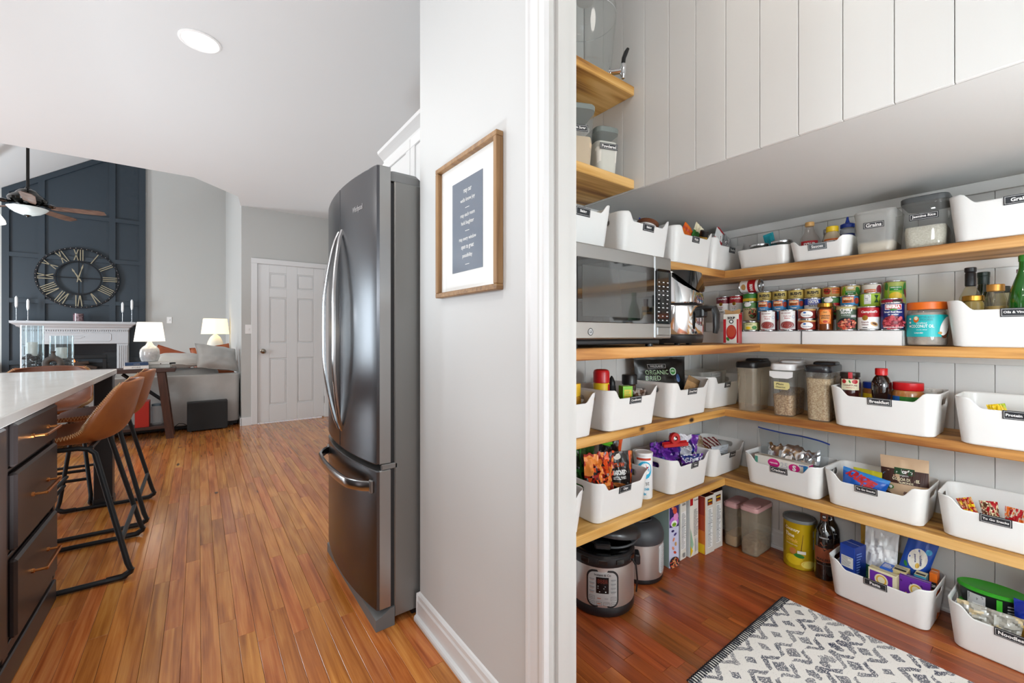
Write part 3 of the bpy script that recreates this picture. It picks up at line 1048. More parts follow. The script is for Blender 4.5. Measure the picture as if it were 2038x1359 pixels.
def pouch(name, label, cat, loc, rz, w, h, d, mats, mfn=None, art=None, rot=(0, 0, 0), seed=0, wr=.25, pillow=False, group=None, jag=0.0, nu=26, nv=26, bend=0.0, smooth=28, seal=None, frq=1.0):
    """crinkled bag: front and back sheets swollen by the contents; art is printed on the front"""
    t = thing(name, label, cat, loc, rz, group)
    t.rotation_euler = (radians(rot[0]), radians(rot[1]), radians(rz + rot[2]))
    def thick(u, v):
        e = max(0, sin(pi * u)) ** .6
        if pillow:
            p = max(0, sin(pi * v)) ** .6
        else:
            p = min(1, (v / .06)) ** .5 * (1 if v < .35 else max(0, 1 - ((v - .35) / .60)) ** .75 if v < .95 else 0)
        return d / 2 * e * p
    def wob(u, v, s):
        q = Vector((u * 5.1 * frq + seed * 7.3, v * 6.3 * frq + s * 3.7, seed * 1.9))
        a = noise.noise(q) + .55 * noise.noise(q * 2.3)
        b = abs(noise.noise(q * 1.2 + Vector((9, 4, 2))))
        return (a * .5 - b * .6) * wr * d
    def sheet(s):
        def fn(u, v):
            th = thick(u, v)
            x = (u - .5) * w * (1 - .05 * sin(pi * v) * (1 if pillow else .6)) * (.84 + .16 * min(1, v * h / .12))
            z = v * h + (jag * h * noise.noise(Vector((u * 9 + seed, 3.1, s * .01))) * v)
            y = s * (th + wob(u, v, s) * min(1, th / (d * .16) + (.25 if v > .9 else .1)))
            y += bend * d * sin(v * 3 + u * 2 + seed) * v
            return (x, y, z)
        return fn
    m = MB()
    m.grid(sheet(-1), nu, nv, mfn)
    m.grid(sheet(1), nu, nv, mfn)
    o = m.build('bag', list(mats), t, smooth=smooth, fix=False)
    if seal:
        f = sheet(-1)
        pts = [f(i / 16, .985) for i in range(17)]
        MB().tube([(p[0], p[1] - .001, p[2]) for p in pts], .0028, 6).build('seal_strip', seal, t)
    if art:
        P = Print()
        art(P)
        f = sheet(-1)
        P.build(o, lambda x, z, of: (lambda q: (q[0], q[1] - of * 1.5 - .0006, q[2]))(f(min(1, max(0, x / w / (.84 + .16 * min(1, z / .12)) + .5)), min(1, max(0, z / h)))), 'print')
    return t

def bands(*b):
    """material index by height for pouches"""
    def fn(u, v):
        for lim, i in b:
            if v < lim: return i
        return b[-1][1]
    return fn
def patches(n, seed, sc=4.0, thr=None):
    def fn(u, v):
        a = noise.noise(Vector((u * sc + seed, v * sc * 1.2, seed * .7))) * 1.1 + .5
        return min(n - 1, max(0, int(a * n)))
    return fn

FOIL = mat('#d9dadd', .16, 1.0)
KRAFT = mat('#b98f5e', .7)
PASTA = mat('#dcb24a', .6, var=('#b8842a', 90.0))
OATS = mat('#d9c096', .75, var=('#9c7444', 170.0), bump=(150, .6))
OATS2 = mat('#d3b081', .75, var=('#8d6238', 150.0), bump=(150, .6))
FLOURM = mat('#e9ddc8', .8)
RICEM = mat('#e6dfd0', .7, var=('#cfc6b2', 200.0))
MAROON = mat('#7c1c2c', .4)
BEANS = mat('#7a2620', .5, var=('#a8423a', 300.0))
FOODR = mat('#c4452a', .5)
FOODP = mat('#d98a6a', .5)
OLIVEO = mat('#a8861f', .15, trans=.3)

# ------------------------------------------------------------------ canned food on stepped risers
def riser(y0, y1, label):
    t = thing('can_riser', label, 'can riser', (2.22, (y0 + y1) / 2, Z3 + .0005), -90)
    w = (y1 - y0) / 2 - .001
    for i, (a, b, z) in enumerate(((0, .0765, .0610), (.0775, .1535, .1120), (.1545, .245, .1690))):
        m = MB().cbox(-w, w, a, a + .003, 0, z, .001).cbox(-w, w, a, b, z - .003, z, .001)
        m.cbox(-w, -w + .003, a, b, 0, z, .001).cbox(w - .003, w, a, b, 0, z, .001)
        m.build('step', WHITEPL, t, smooth=0)
riser(.770, 1.268, 'white stepped can riser beside the air fryer, left of two')
riser(.420, .768, 'white stepped can riser beside the coconut oil jar, right of two')
CG = 'food cans on the white risers'
R1, R2, R3 = 2.2595, 2.336, 2.413
B1, B2, B3 = Z3 + .0615, Z3 + .1125, Z3 + .1695
def whole(h, m): return [(.006, h - .006, m)]
def soup(P):
    P.text("Campbell's", 0, .074, w=.052, m=WHITE, bold=.03, slant=.2); P.ell(-.006, .046, .009, .010, GOLD)
    P.text('Tomato', -.008, .028, w=.024, m=RED, bold=.02); P.text('Soup', -.008, .018, w=.016, m=INK)
def soup_fr(P):
    P.text("Campbell's", 0, .076, w=.056, m=WHITE, bold=.03, slant=.2); P.ell(-.014, .052, .010, .011, GOLD)
    P.text('French', -.014, .034, w=.024, m=MAROON, bold=.02); P.text('Onion', -.014, .024, w=.022, m=MAROON, bold=.02)
    P.ell(.017, .026, .014, .008, TAN, rot=-25); P.ell(.017, .027, .009, .004, BROWN, rot=-25); P.rect(-.022, -.006, .010, .013, INK)
can('red and white soup can half hidden behind the tomato carton', (R1, 1.089, B1), .0355, .101, [(.006, .058, WHITE), (.058, .095, RED)], soup, group=CG)
def olive(P):
    P.rect(-.03, .03, .008, .040, mat('#d8d6a0')); P.text('OLIVES', -.006, .033, w=.03, m=DGREEN); P.ell(.018, .018, .011, .009, GREEN); P.ell(-.010, .016, .012, .007, YEL)
can('short pale green olive can at the front of the can riser', (R1 + .0005, 1.004, B1), .0368, .049, whole(.049, mat('#8e9a62')), olive, group=CG)
def kidney(P):
    P.rect(-.033, .036, .008, .094, WHITE); P.text('RED KIDNEY', -.006, .084, w=.042, m=MAROON, bold=.02); P.text('Dark red', 0, .070, w=.030, m=RED); P.text('Beans', 0, .060, w=.022, m=RED)
    P.ell(.026, .066, .007, .007, BLUE); P.ell(.026, .066, .006, .006, WHITE)
    P.ell(0, .026, .031, .021, LGREY); P.ell(0, .028, .027, .017, BEANS)
can('white and maroon kidney bean can left of its twin', (R1, .925, B1), .0365, .100, whole(.100, MAROON), kidney, group=CG)
can('white and maroon kidney bean can right of its twin', (R1, .838, B1), .0365, .100, whole(.100, MAROON), kidney, group=CG)
def short1(P):
    P.ell(0, .024, .025, .015, WHITE); P.ell(-.008, .031, .006, .004, BLUE); P.text('Refried Beans', .002, .019, w=.034, m=NAVY)
    for i in range(13): P.ell(-.036 + i * .006, .044, .004, .004, TAN, 8)
can('lower short red can of a stacked pair between kidney beans and amber jar', (R1, .759, B1), .0365, .0505, whole(.0505, mat('#8c2a1c')), short1, group=CG)
can('upper short red can of a stacked pair between kidney beans and amber jar', (R1, .759, B1 + .0515), .0355, .049, whole(.049, mat('#7e2420')), short1, group=CG)
def amber(P):
    P.rect(-.022, .022, .030, .094, ORANGE); P.ell(0, .062, .0205, .031, mat('#e99a4c')); P.text('HARISSA', 0, .066, w=.034, m=INK, bold=.03); P.text('SPREAD', 0, .056, w=.030, m=INK, bold=.03); P.ell(0, .040, .009, .006, FOODR); P.text('hot', 0, .082, w=.012, m=INK)
lathe_thing('glass_jar', 'amber spice jar with gold lid and orange label among the cans', 'jar', (R1, .688, B1), [
    ('glass', [(.020, 0), (.029, .002), (.030, .008), (.030, .088), (.026, .098), (.022, .104)], mat('#6a3210', .1, coat=.6)),
    ('lid', [(.028, .1045), (.0295, .106), (.0295, .121), (.028, .123), (0, .123)], GOLD)], arts=[('glass', .0302, amber)])
def chili(P):
    P.text('CHILI', -.004, .088, w=.044, h=.012, m=WHITE, bold=.05); P.text('BEANS', -.004, .076, w=.034, h=.008, m=WHITE, bold=.03); P.text('in mild sauce', -.004, .066, w=.030, m=WHITE)
    P.rect(.014, .036, .056, .066, LGREY); P.ell(0, .030, .036, .026, INK); P.bits(0, .027, .030, .020, [FOODR, FOODP, BEANS], 70, .005, 3)
can('dark green chili bean can with a bowl picture', (R1, .610, B1), .0365, .108, [(.006, .09, mat('#4d6250')), (.09, .102, mat('#b9ac72'))], chili, group=CG)
can('red and white onion soup can left of the navy bean can', (R1, .535, B1), .0365, .100, [(.006, .055, WHITE), (.055, .094, RED)], soup_fr, group=CG)
def iberia(P):
    P.rect(-.027, .027, .082, .104, WHITE); P.rect(-.025, .025, .084, .102, RED); P.text('IBERIA', 0, .094, w=.044, h=.013, m=WHITE, bold=.05); P.ell(0, .082, .012, .004, GREEN)
    P.text('Small Red Beans', 0, .073, w=.058, m=WHITE, bold=.03); P.text('in water', 0, .063, w=.032, m=WHITE, bold=.02)
    P.ell(0, .030, .037, .027, MAROON); P.bits(0, .030, .034, .024, [mat('#a5283a'), mat('#c9505a'), mat('#8c2030')], 60, .006, 5)
    P.text('HABICHUELAS ROJAS', 0, .011, w=.052, m=WHITE, bold=.03)
can('navy blue bean can with a red emblem beside the coconut oil', (R1, .4595, B1), .0365, .112, whole(.112, NAVY), iberia, group=CG)
# second row
def beansoup(P):
    P.ell(-.010, .088, .018, .012, WHITE); P.text('SOUP', -.008, .064, w=.034, m=DGREEN, bold=.03); P.ell(.016, .040, .020, .026, BROWN); P.bits(.016, .042, .016, .022, [FOODR, TAN, GREEN], 36, .004, 8)
can('green and tan bean soup can above the olive can', (R2, 1.043, B2), .0338, .104, [(.006, .07, mat('#cbb58c')), (.07, .098, mat('#4f7d3b'))], beansoup, group=CG)
def grill(P):
    P.rect(-.03, .014, .072, .098, ORANGE); P.text('GRILLIN', -.008, .090, w=.036, h=.010, m=CREAM, bold=.06); P.text('BEANS', -.008, .079, w=.03, h=.008, m=BROWN, bold=.05)
    P.text('Texas', -.008, .062, w=.026, m=WHITE, bold=.03); P.rect(-.028, .012, .046, .052, WHITE); P.ell(.026, .080, .011, .014, BEANS); P.bits(.026, .080, .010, .012, [FOODR, BEANS], 14, .004, 2)
blu = mat('#2a86c0', .4)
can('blue grilling bean can second in the middle row', (R2, .972, B2), .0338, .105, whole(.105, blu), grill, group=CG)
can('blue grilling bean can third in the middle row', (R2, .902, B2), .0338, .105, whole(.105, blu), grill, group=CG)
can('blue grilling bean can next to the blue and white bean can', (R2, .832, B2), .0338, .105, whole(.105, blu), grill, group=CG)
def goya(P):
    P.rect(-.018, .036, .074, .098, WHITE); P.rect(-.016, .036, .076, .096, mat('#1b3fae')); P.text('GOYA', .006, .086, w=.040, h=.016, m=WHITE, bold=.07); P.text('Black Beans', .006, .066, w=.040, m=INK, bold=.03)
can('blue and white can with big white letters in the middle row', (R2, .761, B2), .0338, .104, [(.006, .07, WHITE), (.07, .098, mat('#1b3fae'))], goya, group=CG)
can('tan soup can with a green and red top behind the amber jar', (R2, .690, B2), .0338, .104, [(.006, .06, BROWN), (.06, .075, RED), (.075, .098, mat('#3f7238'))], beansoup, group=CG)
can('blue grilling bean can behind the dark green chili can', (R2, .620, B2), .0338, .105, whole(.105, blu), grill, group=CG)
def limec(P):
    P.rect(-.022, .002, .062, .104, WHITE); P.lines(-.020, 0, .064, .102, 6, GREYP, 2); P.poly([(.012, .068), (.030, .068), (.022, .084), (.030, .100), (.012, .100), (.020, .084)], DGREEN)
can('lime green can behind the onion soup can', (R2, .549, B2), .0338, .112, whole(.112, mat('#9cbc2a')), limec, group=CG)
can('short crimson can behind the navy bean can', (R2, .477, B2), .0338, .082, whole(.082, mat('#b01c3c')), lambda P: P.rect(.0, .034, .062, .074, INK).text('NOTHING ADDED', .017, .068, w=.03, m=WHITE), group=CG)
# third row
def bush(P):
    P.text("BUSH'S", 0, .078, w=.050, h=.016, m=INK, bold=.05); P.text('BEST', 0, .064, w=.018, h=.006, m=BROWN, bold=.03); P.rect(-.03, .03, .050, .054, BROWN)
byel = mat('#d8c06a', .4)
def greeny(P):
    P.rect(-.03, .03, .052, .070, YEL)
can('green and yellow striped can below the can lying on its side', (R3, 1.078, B3), .0355, .100, [(.006, .055, GREEN), (.055, .070, YEL), (.070, .094, GREEN)], None, group=CG)
for k, (yy, ds) in enumerate(((1.003, 'nearest the corner'), (.930, 'second from the corner'), (.857, 'third from the corner'), (.785, 'left of the red chili can'))):
    can('pale yellow baked bean can in the top row, ' + ds, (R3, yy, B3), .0350, .101, whole(.101, byel), bush, group=CG)
def redch(P):
    P.ell(-.018, .078, .016, .014, FOODR); P.bits(-.018, .078, .014, .012, [RED, BROWN], 16, .004, 1); P.rect(.002, .034, .066, .092, ORANGE); P.text('CHILI', .018, .086, w=.026, m=BROWN, bold=.04); P.text('Original', .018, .074, w=.026, m=BROWN, bold=.03)
can('tan and red chili can in the middle of the top row', (R3, .7105, B3), .0350, .101, whole(.101, mat('#d0a860')), redch, group=CG)
def gb(P):
    P.rect(-.022, .018, .056, .074, mat('#1f8a2f')); P.text('FRENCH CUT', -.002, .069, w=.034, m=WHITE, bold=.03); P.text('BEANS', -.002, .061, w=.02, m=WHITE, bold=.03); P.ell(.028, .070, .010, .022, GREEN, rot=20); P.ell(-.030, .070, .008, .024, LIME, rot=-15); P.ell(-.002, .087, .012, .006, OFFW)
can('cream can with a green banner in the top row', (R3, .636, B3), .0362, .102, [(.006, .050, LIME), (.050, .096, mat('#cdb777'))], gb, group=CG)
def orw(P):
    P.rect(-.030, .012, .058, .074, ORANGE); P.text('CARROTS', -.008, .067, w=.030, m=WHITE, bold=.04); P.ell(.026, .070, .012, .022, mat('#8a2434'))
can('white and orange can in the top row', (R3, .561, B3), .0350, .102, [(.006, .075, OFFW), (.075, .096, OFFW)], orw, group=CG)
def gb2(P):
    P.rect(-.020, .022, .062, .080, mat('#1f8a2f')); P.text('GREEN BEANS', .001, .075, w=.036, m=WHITE, bold=.03); P.text('whole', .001, .067, w=.014, m=WHITE, bold=.02); P.rect(-.02, .022, .050, .062, LIME); P.ell(0, .038, .021, .018, YEL); P.ell(.032, .070, .008, .026, GREEN, rot=-10); P.ell(.036, .050, .006, .020, MAROON, rot=15); P.ell(-.032, .080, .008, .018, GREEN); P.ell(-.034, .045, .008, .022, LIME)
can('green bean can at the right end of the top row', (R3, .4835, B3), .0362, .105, [(.006, .099, mat('#a9b45c'))], gb2, group=CG)
can('dark red can in the dim corner, left of the pair', (R3, 1.2255, B3), .0355, .090, [(.006, .05, WHITE), (.05, .084, MAROON)], soup, group=CG)
can('dark red can in the dim corner, right of the pair', (R3, 1.152, B3), .0355, .092, [(.006, .05, WHITE), (.05, .086, RED)], soup, group=CG)
def beans_(P):
    P.rect(-.02, .030, .046, .085, RED); P.text('BEANS', .006, .066, w=.040, h=.016, m=WHITE, bold=.05, rot=0); P.ell(0, .026, .016, .012, TAN)
t = can('red and white can lying on its side on top of the other cans', (R3, 1.124, B3 + .1362), .0345, .104, [(.006, .045, WHITE), (.045, .085, RED), (.085, .098, WHITE)], beans_, rz=0, group=CG)
t.rotation_euler = (radians(90), 0, radians(0))
t.rotation_euler = (radians(90), radians(80), 0)
t.location = (R3 - .002, 1.124, B3 + .1372)

# tomato carton
def tom(P):
    P.rect(-.0345, -.022, .003, .12, RED); P.rect(.026, .0345, .003, .12, RED); P.ell(.002, .056, .023, .036, RED); P.ell(.002, .060, .019, .029, FOODR); P.ell(-.014, .022, .006, .010, GREEN, rot=30)
    P.text('SOUP', .002, .126, w=.034, h=.013, m=INK, bold=.05); P.ell(.002, .108, .010, .010, INK); P.ell(.002, .108, .006, .006, WHITE)
boxed('drink_carton', 'white and red tomato soup carton standing behind the air fryer handle', 'carton', (2.140, 1.040, Z3), -78, .070, .062, .145, (OFFW, RED, KRAFT), {'front': tom})
MB().prism([(-.034, .145), (.034, .145), (.036, .168), (.030, .170), (0, .160), (-.030, .170), (-.036, .168)], -.002, .002, 'y').build('gable_top', KRAFT, bpy.data.objects['drink_carton'], smooth=0)

# coconut oil
def coco(P):
    P.rect(-.100, .080, .036, .118, TEAL)
    P.text('COCONUT OIL', -.017, .076, w=.068, h=.012, m=WHITE, bold=.02); P.text('BETTER BODY', -.004, .110, w=.044, h=.0075, m=mat('#2f7f86'), bold=.02); P.text('FOODS', -.004, .100, w=.034, h=.0075, m=mat('#2f7f86'), bold=.02)
    P.ell(-.034, .102, .009, .012, ORANGE); P.ell(-.034, .106, .006, .007, CREAM); P.text('unrefined', -.018, .088, w=.030, m=WHITE); P.text('naturally refined', -.018, .062, w=.030, m=WHITE); P.text('LIQUID', -.026, .050, w=.026, h=.006, m=WHITE, bold=.03)
    P.ell(.060, .068, .020, .040, BROWN, rot=-20); P.ell(.055, .076, .018, .038, WHITE, rot=-24); P.ell(.034, .050, .007, .005, TAN)
    for i in range(3): P.ell(-.054, .104 - i * .014, .004, .004, WHITE)
t = thing('coconut_oil_jar', 'big clear jar with orange lid and turquoise coconut oil label', 'jar', (2.268, .360, Z3 + .0006), -78)
MB().lathe([(.045, .001), (.054, .003), (.057, .010), (.0575, .030), (.0565, .12), (.054, .134), (.052, .139)], 36).build('jar', clear('jar_plastic', '#efece6', .12, .05), t)
MB().lathe([(.040, .004), (.052, .006), (.0545, .012), (.0545, .118), (.050, .128), (0, .125)], 30).build('contents', mat('#cfc3ba', .5, var=('#8d8580', 22.0)), t)
MB().lathe([(.0555, .1395), (.057, .141), (.057, .166), (.0555, .168), (0, .168)], 48).build('lid', ORANGE, t)
lb = MB().lathe([(.0572, .035), (.0568, .119)], 40, cap0=False, cap1=False).build('label', TEAL, t)
P = Print(); coco(P); P.build(lb, on_cyl(.0575), 'print')

# ------------------------------------------------------------------ upper shelf contents
t = lathe_thing('glass_jar', 'white jar with a brown lid tilted in the bin above the microwave', 'jar', inb('2b', .055, -.035, .030), [
    ('jar', [(.040, 0), (.046, .003), (.047, .12), (.044, .130), (.042, .134)], WHITE), ('lid', [(.0485, .1345), (.050, .136), (.050, .150), (.048, .152), (0, .152)], mat('#6b3a1e', .35))], rot=(0, 22, 0))
pouch('food_pouch', 'blue pouch corner sticking out of the bin above the microwave', 'food pouch', inb('2b', .100, -.015, .006), 0, .075, .195, .05, [mat('#1c35b0', .3)], rot=(0, 14, 0), seed=3)
can('small tin with grey lid deep in the bin above the microwave', inb('2b', -.075, .0, .004), .034, .158, whole(.158, GREYP), None, rz=0)
pouch('snack_bag', 'orange snack bag with red print leaning in the nut bin', 'snack bag', inb('2c', -.045, -.03, .012), 0, .13, .205, .06, [ORANGE, FOODR], bands((.86, 0), (.93, 1), (1.1, 0)), rot=(8, 30, 0), seed=5, wr=.4, jag=.03)
pouch('snack_bag', 'cream and green snack bag behind the spice bottle in the nut bin', 'snack bag', inb('2c', .040, -.030, .02), 0, .08, .215, .05, [GREEN, CREAM], bands((.80, 0), (1.1, 1)), rot=(6, 22, 0), seed=6, wr=.4)
lathe_thing('spice_bottle', 'small bottle of golden spice with a black cap tilted over the bin rim', 'bottle', inb('2c', .088, -.052, .088), [
    ('glass', [(.018, 0), (.022, .002), (.0225, .06), (.016, .07)], mat('#b08a34', .15, coat=.6, var=('#8a6420', 120.0))), ('cap', [(.020, .0705), (.021, .072), (.021, .096), (.019, .098), (0, .098)], BLKPL)], rot=(24, -12, 0))
pouch('snack_bag', 'white and red snack bag upright in the corner bin', 'snack bag', inb('2d', -.035, -.035, .012), 0, .11, .262, .05, [RED, WHITE, RED], bands((.72, 0), (.97, 1), (1.1, 2)), lambda P: P.ell(.01, .215, .010, .010, RED), rot=(0, 26, 0), seed=8, wr=.35)
pouch('foil_bag', 'silver foil bag in the corner bin beside the white and red bag', 'snack bag', inb('2d', .050, -.035, .01), 0, .075, .225, .05, [FOIL], rot=(0, 20, 0), seed=9, wr=.6)
for yy, ds in ((.988, 'left'), (.885, 'right')):
    lathe_thing('lidded_jar', 'glass jar with flat silver lid in the low white bin, %s of two' % ds, 'jar', (2.310, yy, Z2 + .013), [
        ('glass', [(.038, 0), (.043, .003), (.044, .09), (.041, .100)], glass, True, False), ('contents', [(.036, .004), (.0405, .006), (.0405, .085), (0, .085)], mat('#a8927a', .7)), ('lid', [(.045, .1005), (.046, .102), (.046, .112), (.043, .115), (.036, .1155), (.034, .113), (0, .113)], TIN)], group='jars with silver lids in the low bin')
pouch('food_pouch', 'small turquoise packet standing behind the silver lidded jars', 'food packet', (2.385, .932, Z2 + .004), -90, .055, .185, .03, [mat('#1c9fae', .35)], seed=11, wr=.4, rot=(0, -12, 0))
# sauce bottles
def redlab(P):
    P.rect(-.036, .036, .044, .096, RED); P.text('SYRUP', 0, .080, w=.045, h=.014, m=WHITE, bold=.04); P.rect(-.03, .03, .048, .058, WHITE)
lathe_thing('sauce_bottle', 'clear sauce bottle with tan cap and red label in the low bin', 'bottle', (2.300, .762, Z2 + .004), [
    ('glass', [(.034, 0), (.040, .003), (.041, .096), (.036, .114), (.022, .138), (.016, .160), (.0155, .168)], clear('sauce_glass', '#f4efec', .06, .04), True, False), ('contents', [(.034, .005), (.037, .008), (.0375, .040), (0, .040)], mat('#7c4a2a', .3)), ('cap', [(.017, .1685), (.018, .170), (.018, .186), (.0165, .188), (0, .188)], TAN)], arts=[('glass', .0412, redlab)])
lathe_thing('sauce_bottle', 'small clear bottle with a silver cap behind the yellow capped jar', 'bottle', (2.385, .716, Z2 + .004), [
    ('glass', [(.024, 0), (.027, .003), (.027, .095), (.018, .12), (.0165, .135)], mat('#8a7a5e', .12, coat=.5)), ('cap', [(.0175, .1355), (.0185, .137), (.0185, .157), (.017, .159), (0, .159)], TIN)])
lathe_thing('sauce_bottle', 'round jar with yellow cap and orange label in the sauce bin', 'jar', (2.300, .674, Z2 + .004), [
    ('glass', [(.026, 0), (.031, .003), (.032, .02), (.0325, .095), (.027, .115), (.021, .125)], mat('#c8b79a', .15, coat=.5)), ('cap', [(.022, .1255), (.023, .127), (.023, .148), (.0215, .150), (0, .150)], YEL)],
    arts=[('glass', .0326, lambda P: P.rect(-.036, .036, .050, .092, ORANGE).ell(.002, .073, .016, .011, INK).rect(-.036, .036, .080, .084, WHITE))])
lathe_thing('squeeze_bottle', 'blue squeeze bottle with pointed blue spout in the sauce bin', 'bottle', (2.335, .622, Z2 + .004), [
    ('body', [(.026, 0), (.030, .003), (.030, .10), (.028, .108)], NAVY), ('shoulder', [(.030, .1085), (.030, .128), (.024, .136)], clear('blue_band', '#cfd8ea', .3, .1)), ('cap', [(.028, .1365), (.029, .138), (.029, .152), (.020, .156), (.010, .160), (.006, .172), (.004, .186), (0, .187)], mat('#16389c', .35))])
# clear containers
def keeper(label, loc, w, d, h, text, fillh, fillm, lid, wb=.86, rz=-88, lidh=.016):
    t = thing('food_container', label, 'container', (loc[0], loc[1], loc[2] + .0006), rz)
    rings = [rr(w * wb - .006, d * wb - .006, .022, 0), rr(w * wb, d * wb, .026, .004)]
    for k in range(1, 7):
        s = wb + (1 - wb) * k / 6 * .93
        rings.append(rr(w * s, d * s, .028, .004 + (h - .024) * k / 6))
    rings += [rr(w * 1.0, d * 1.0, .03, h - .018), rr(w * 1.02, d * 1.02, .03, h - .008), rr(w * 1.0, d * 1.0, .03, h)]
    MB().loft(rings, True, False).build('tub', milky if not lid else glassy, t)
    if fillh:
        s = wb - .03
        s2 = s + (1 - wb) * fillh / h
        m = MB().loft([rr(w * s, d * s, .024, .004), rr(w * s2, d * s2, .024, fillh * .8), rr(w * s2 * .96, d * s2 * .9, .02, fillh)])
        m.build('contents', fillm, t)
    if lid:
        MB().loft([rr(w * 1.03, d * 1.03, .03, h - .006), rr(w * 1.04, d * 1.04, .03, h), rr(w * 1.04, d * 1.04, .03, h + lidh - .004), rr(w * 1.0, d * 1.0, .028, h + lidh), rr(w * .9, d * .9, .024, h + lidh - .002)]).build('lid', lid, t)
    if text:
        z = h * .66
        yf = lambda zz: -(d / 2) * (wb + (1 - wb) * .93 * zz / h) - .0012
        bw = .082 if len(text) > 7 else .066
        P = Print().rect(-bw / 2, bw / 2, z - .0125, z + .0125, tag_mat).frame(-bw / 2 + .003, bw / 2 - .003, z - .0095, z + .0095, .0008, WHITE).text(text, 0, z, w=bw - .016, m=WHITE, bold=.03)
        P.build(t, lambda x, zz, o: (x, yf(zz) - o, zz), 'label')
    return t
keeper('open clear plastic container tagged Grains on the upper shelf', (2.318, .5135, Z2), .134, .205, .176, 'Grains', .05, FLOURM, None)
keeper('clear container with a dark lid tagged Jasmine Rice on the upper shelf', (2.320, .3655, Z2), .132, .196, .182, 'Jasmine Rice', .085, RICEM, GREYPL)
# flour canisters on the high short shelf
keeper('larger clear canister with a grey lid and label on the high short shelf', (1.205, 1.228, ZT2), .150, .16, .235, 'Brown Sugar', .13, mat('#d8bfa0', .8), mat('#7c8480', .4), .84, -24)
keeper('smaller clear canister with a grey lid and label next to the white bulkhead boards', (1.366, 1.212, ZT2), .105, .13, .190, 'Powdered', .15, mat('#e9e4da', .8), mat('#7c8480', .4), .86, -18)
pouch('paper_bag', 'folded white paper bag behind the canisters on the high short shelf', 'paper bag', (1.352, 1.335, ZT2 + .002), 10, .12, .31, .07, [mat('#ecebe8', .6)], seed=14, wr=.3, rot=(0, 6, 0))

# ------------------------------------------------------------------ oils and vinegar
OG = 'bottles in the oils and vinegar bin'
def bottle(label, loc, body, glassm, capp, capm, lab=None, labr=0, group=OG, fill=None):
    ps = [('glass', body, glassm)]
    if fill: ps.append(('contents', fill[0], fill[1]))
    ps.append(('cap', capp, capm))
    return lathe_thing('oil_bottle', label, 'bottle', loc, ps, group=group, arts=[('glass', labr, lab)] if lab else (), rz=-84)
zb = Z3 + .005
bottle('clear bottle with black sleeved neck and green tag in the oils bin', (2.297, .258, zb), [(.030, 0), (.034, .003), (.034, .14), (.030, .175), (.018, .205), (.0125, .215)], clear('oil_glass', '#f0ecd8', .06, .04), [(.0128, .2155), (.0155, .218), (.0155, .262), (.0135, .266), (.0165, .270), (.0165, .283), (.015, .285), (0, .285)], mat('#15161a', .3), lambda P: P.rect(-.002, .03, .158, .172, LIME).rect(-.002, .026, .140, .158, WHITE), .0345, fill=([(.026, .004), (.031, .006), (.031, .13), (0, .13)], OLIVEO))
lathe_thing('glass_jar', 'small jar with brass coloured lid at the left end of the oils bin', 'jar', (2.235, .235, zb), [('glass', [(.024, 0), (.027, .002), (.027, .150), (.024, .158)], mat('#7e6a34', .12, coat=.5)), ('lid', [(.026, .1585), (.028, .160), (.028, .176), (.026, .178), (0, .178)], GOLD)], group=OG)
bottle('small clear bottle with a gold cap in the oils bin', (2.290, .196, zb), [(.024, 0), (.028, .003), (.028, .160), (.021, .188), (.020, .192)], clear('oil_glass_b', '#f1ead6', .06, .04), [(.021, .1925), (.0225, .194), (.0225, .216), (.021, .218), (0, .218)], mat('#c98f45', .35, .6), fill=([(.02, .004), (.025, .006), (.025, .14), (0, .14)], mat('#c7ab60', .4)))
bottle('small clear bottle with a dark green cap in the oils bin', (2.345, .175, zb), [(.022, 0), (.026, .003), (.026, .160), (.019, .186), (.018, .190)], clear('oil_glass_c', '#eef0da', .06, .04), [(.019, .1905), (.0205, .192), (.0205, .212), (.019, .214), (0, .214)], mat('#142a22', .35), fill=([(.02, .004), (.023, .006), (.023, .14), (0, .14)], mat('#8d8a2e', .4)))
bottle('tall dark bottle with a gold banded dark green cap behind the small clear bottles', (2.375, .222, zb), [(.026, 0), (.029, .003), (.029, .150), (.020, .200), (.0165, .225)], mat('#1d2b1a', .1, coat=.6), [(.0168, .2255), (.0172, .250), (.018, .2505), (.018, .254), (.0172, .2545), (.0185, .256), (.0185, .268), (.017, .270), (0, .270)], mat('#12251f', .35))
bottle('clear bottle with a burgundy neck foil behind the big green bottle', (2.385, .135, zb), [(.026, 0), (.029, .003), (.029, .145), (.018, .190), (.0135, .215)], clear('oil_glass_d', '#efe6e2', .06, .04), [(.0138, .2155), (.0145, .255), (.016, .2555), (.016, .268), (0, .270)], mat('#7a1f3c', .35))
bottle('big green wine bottle at the right edge of the oils bin', (2.262, .117, zb), [(.034, 0), (.039, .003), (.0395, .145), (.034, .190), (.020, .240), (.0145, .268), (.0138, .300)], mat('#1f6a1e', .06, coat=.8, trans=.35), [(.0142, .287), (.0158, .288), (.0158, .306), (.014, .310), (.0, .310)], mat('#2b7a2a', .12, coat=.6))

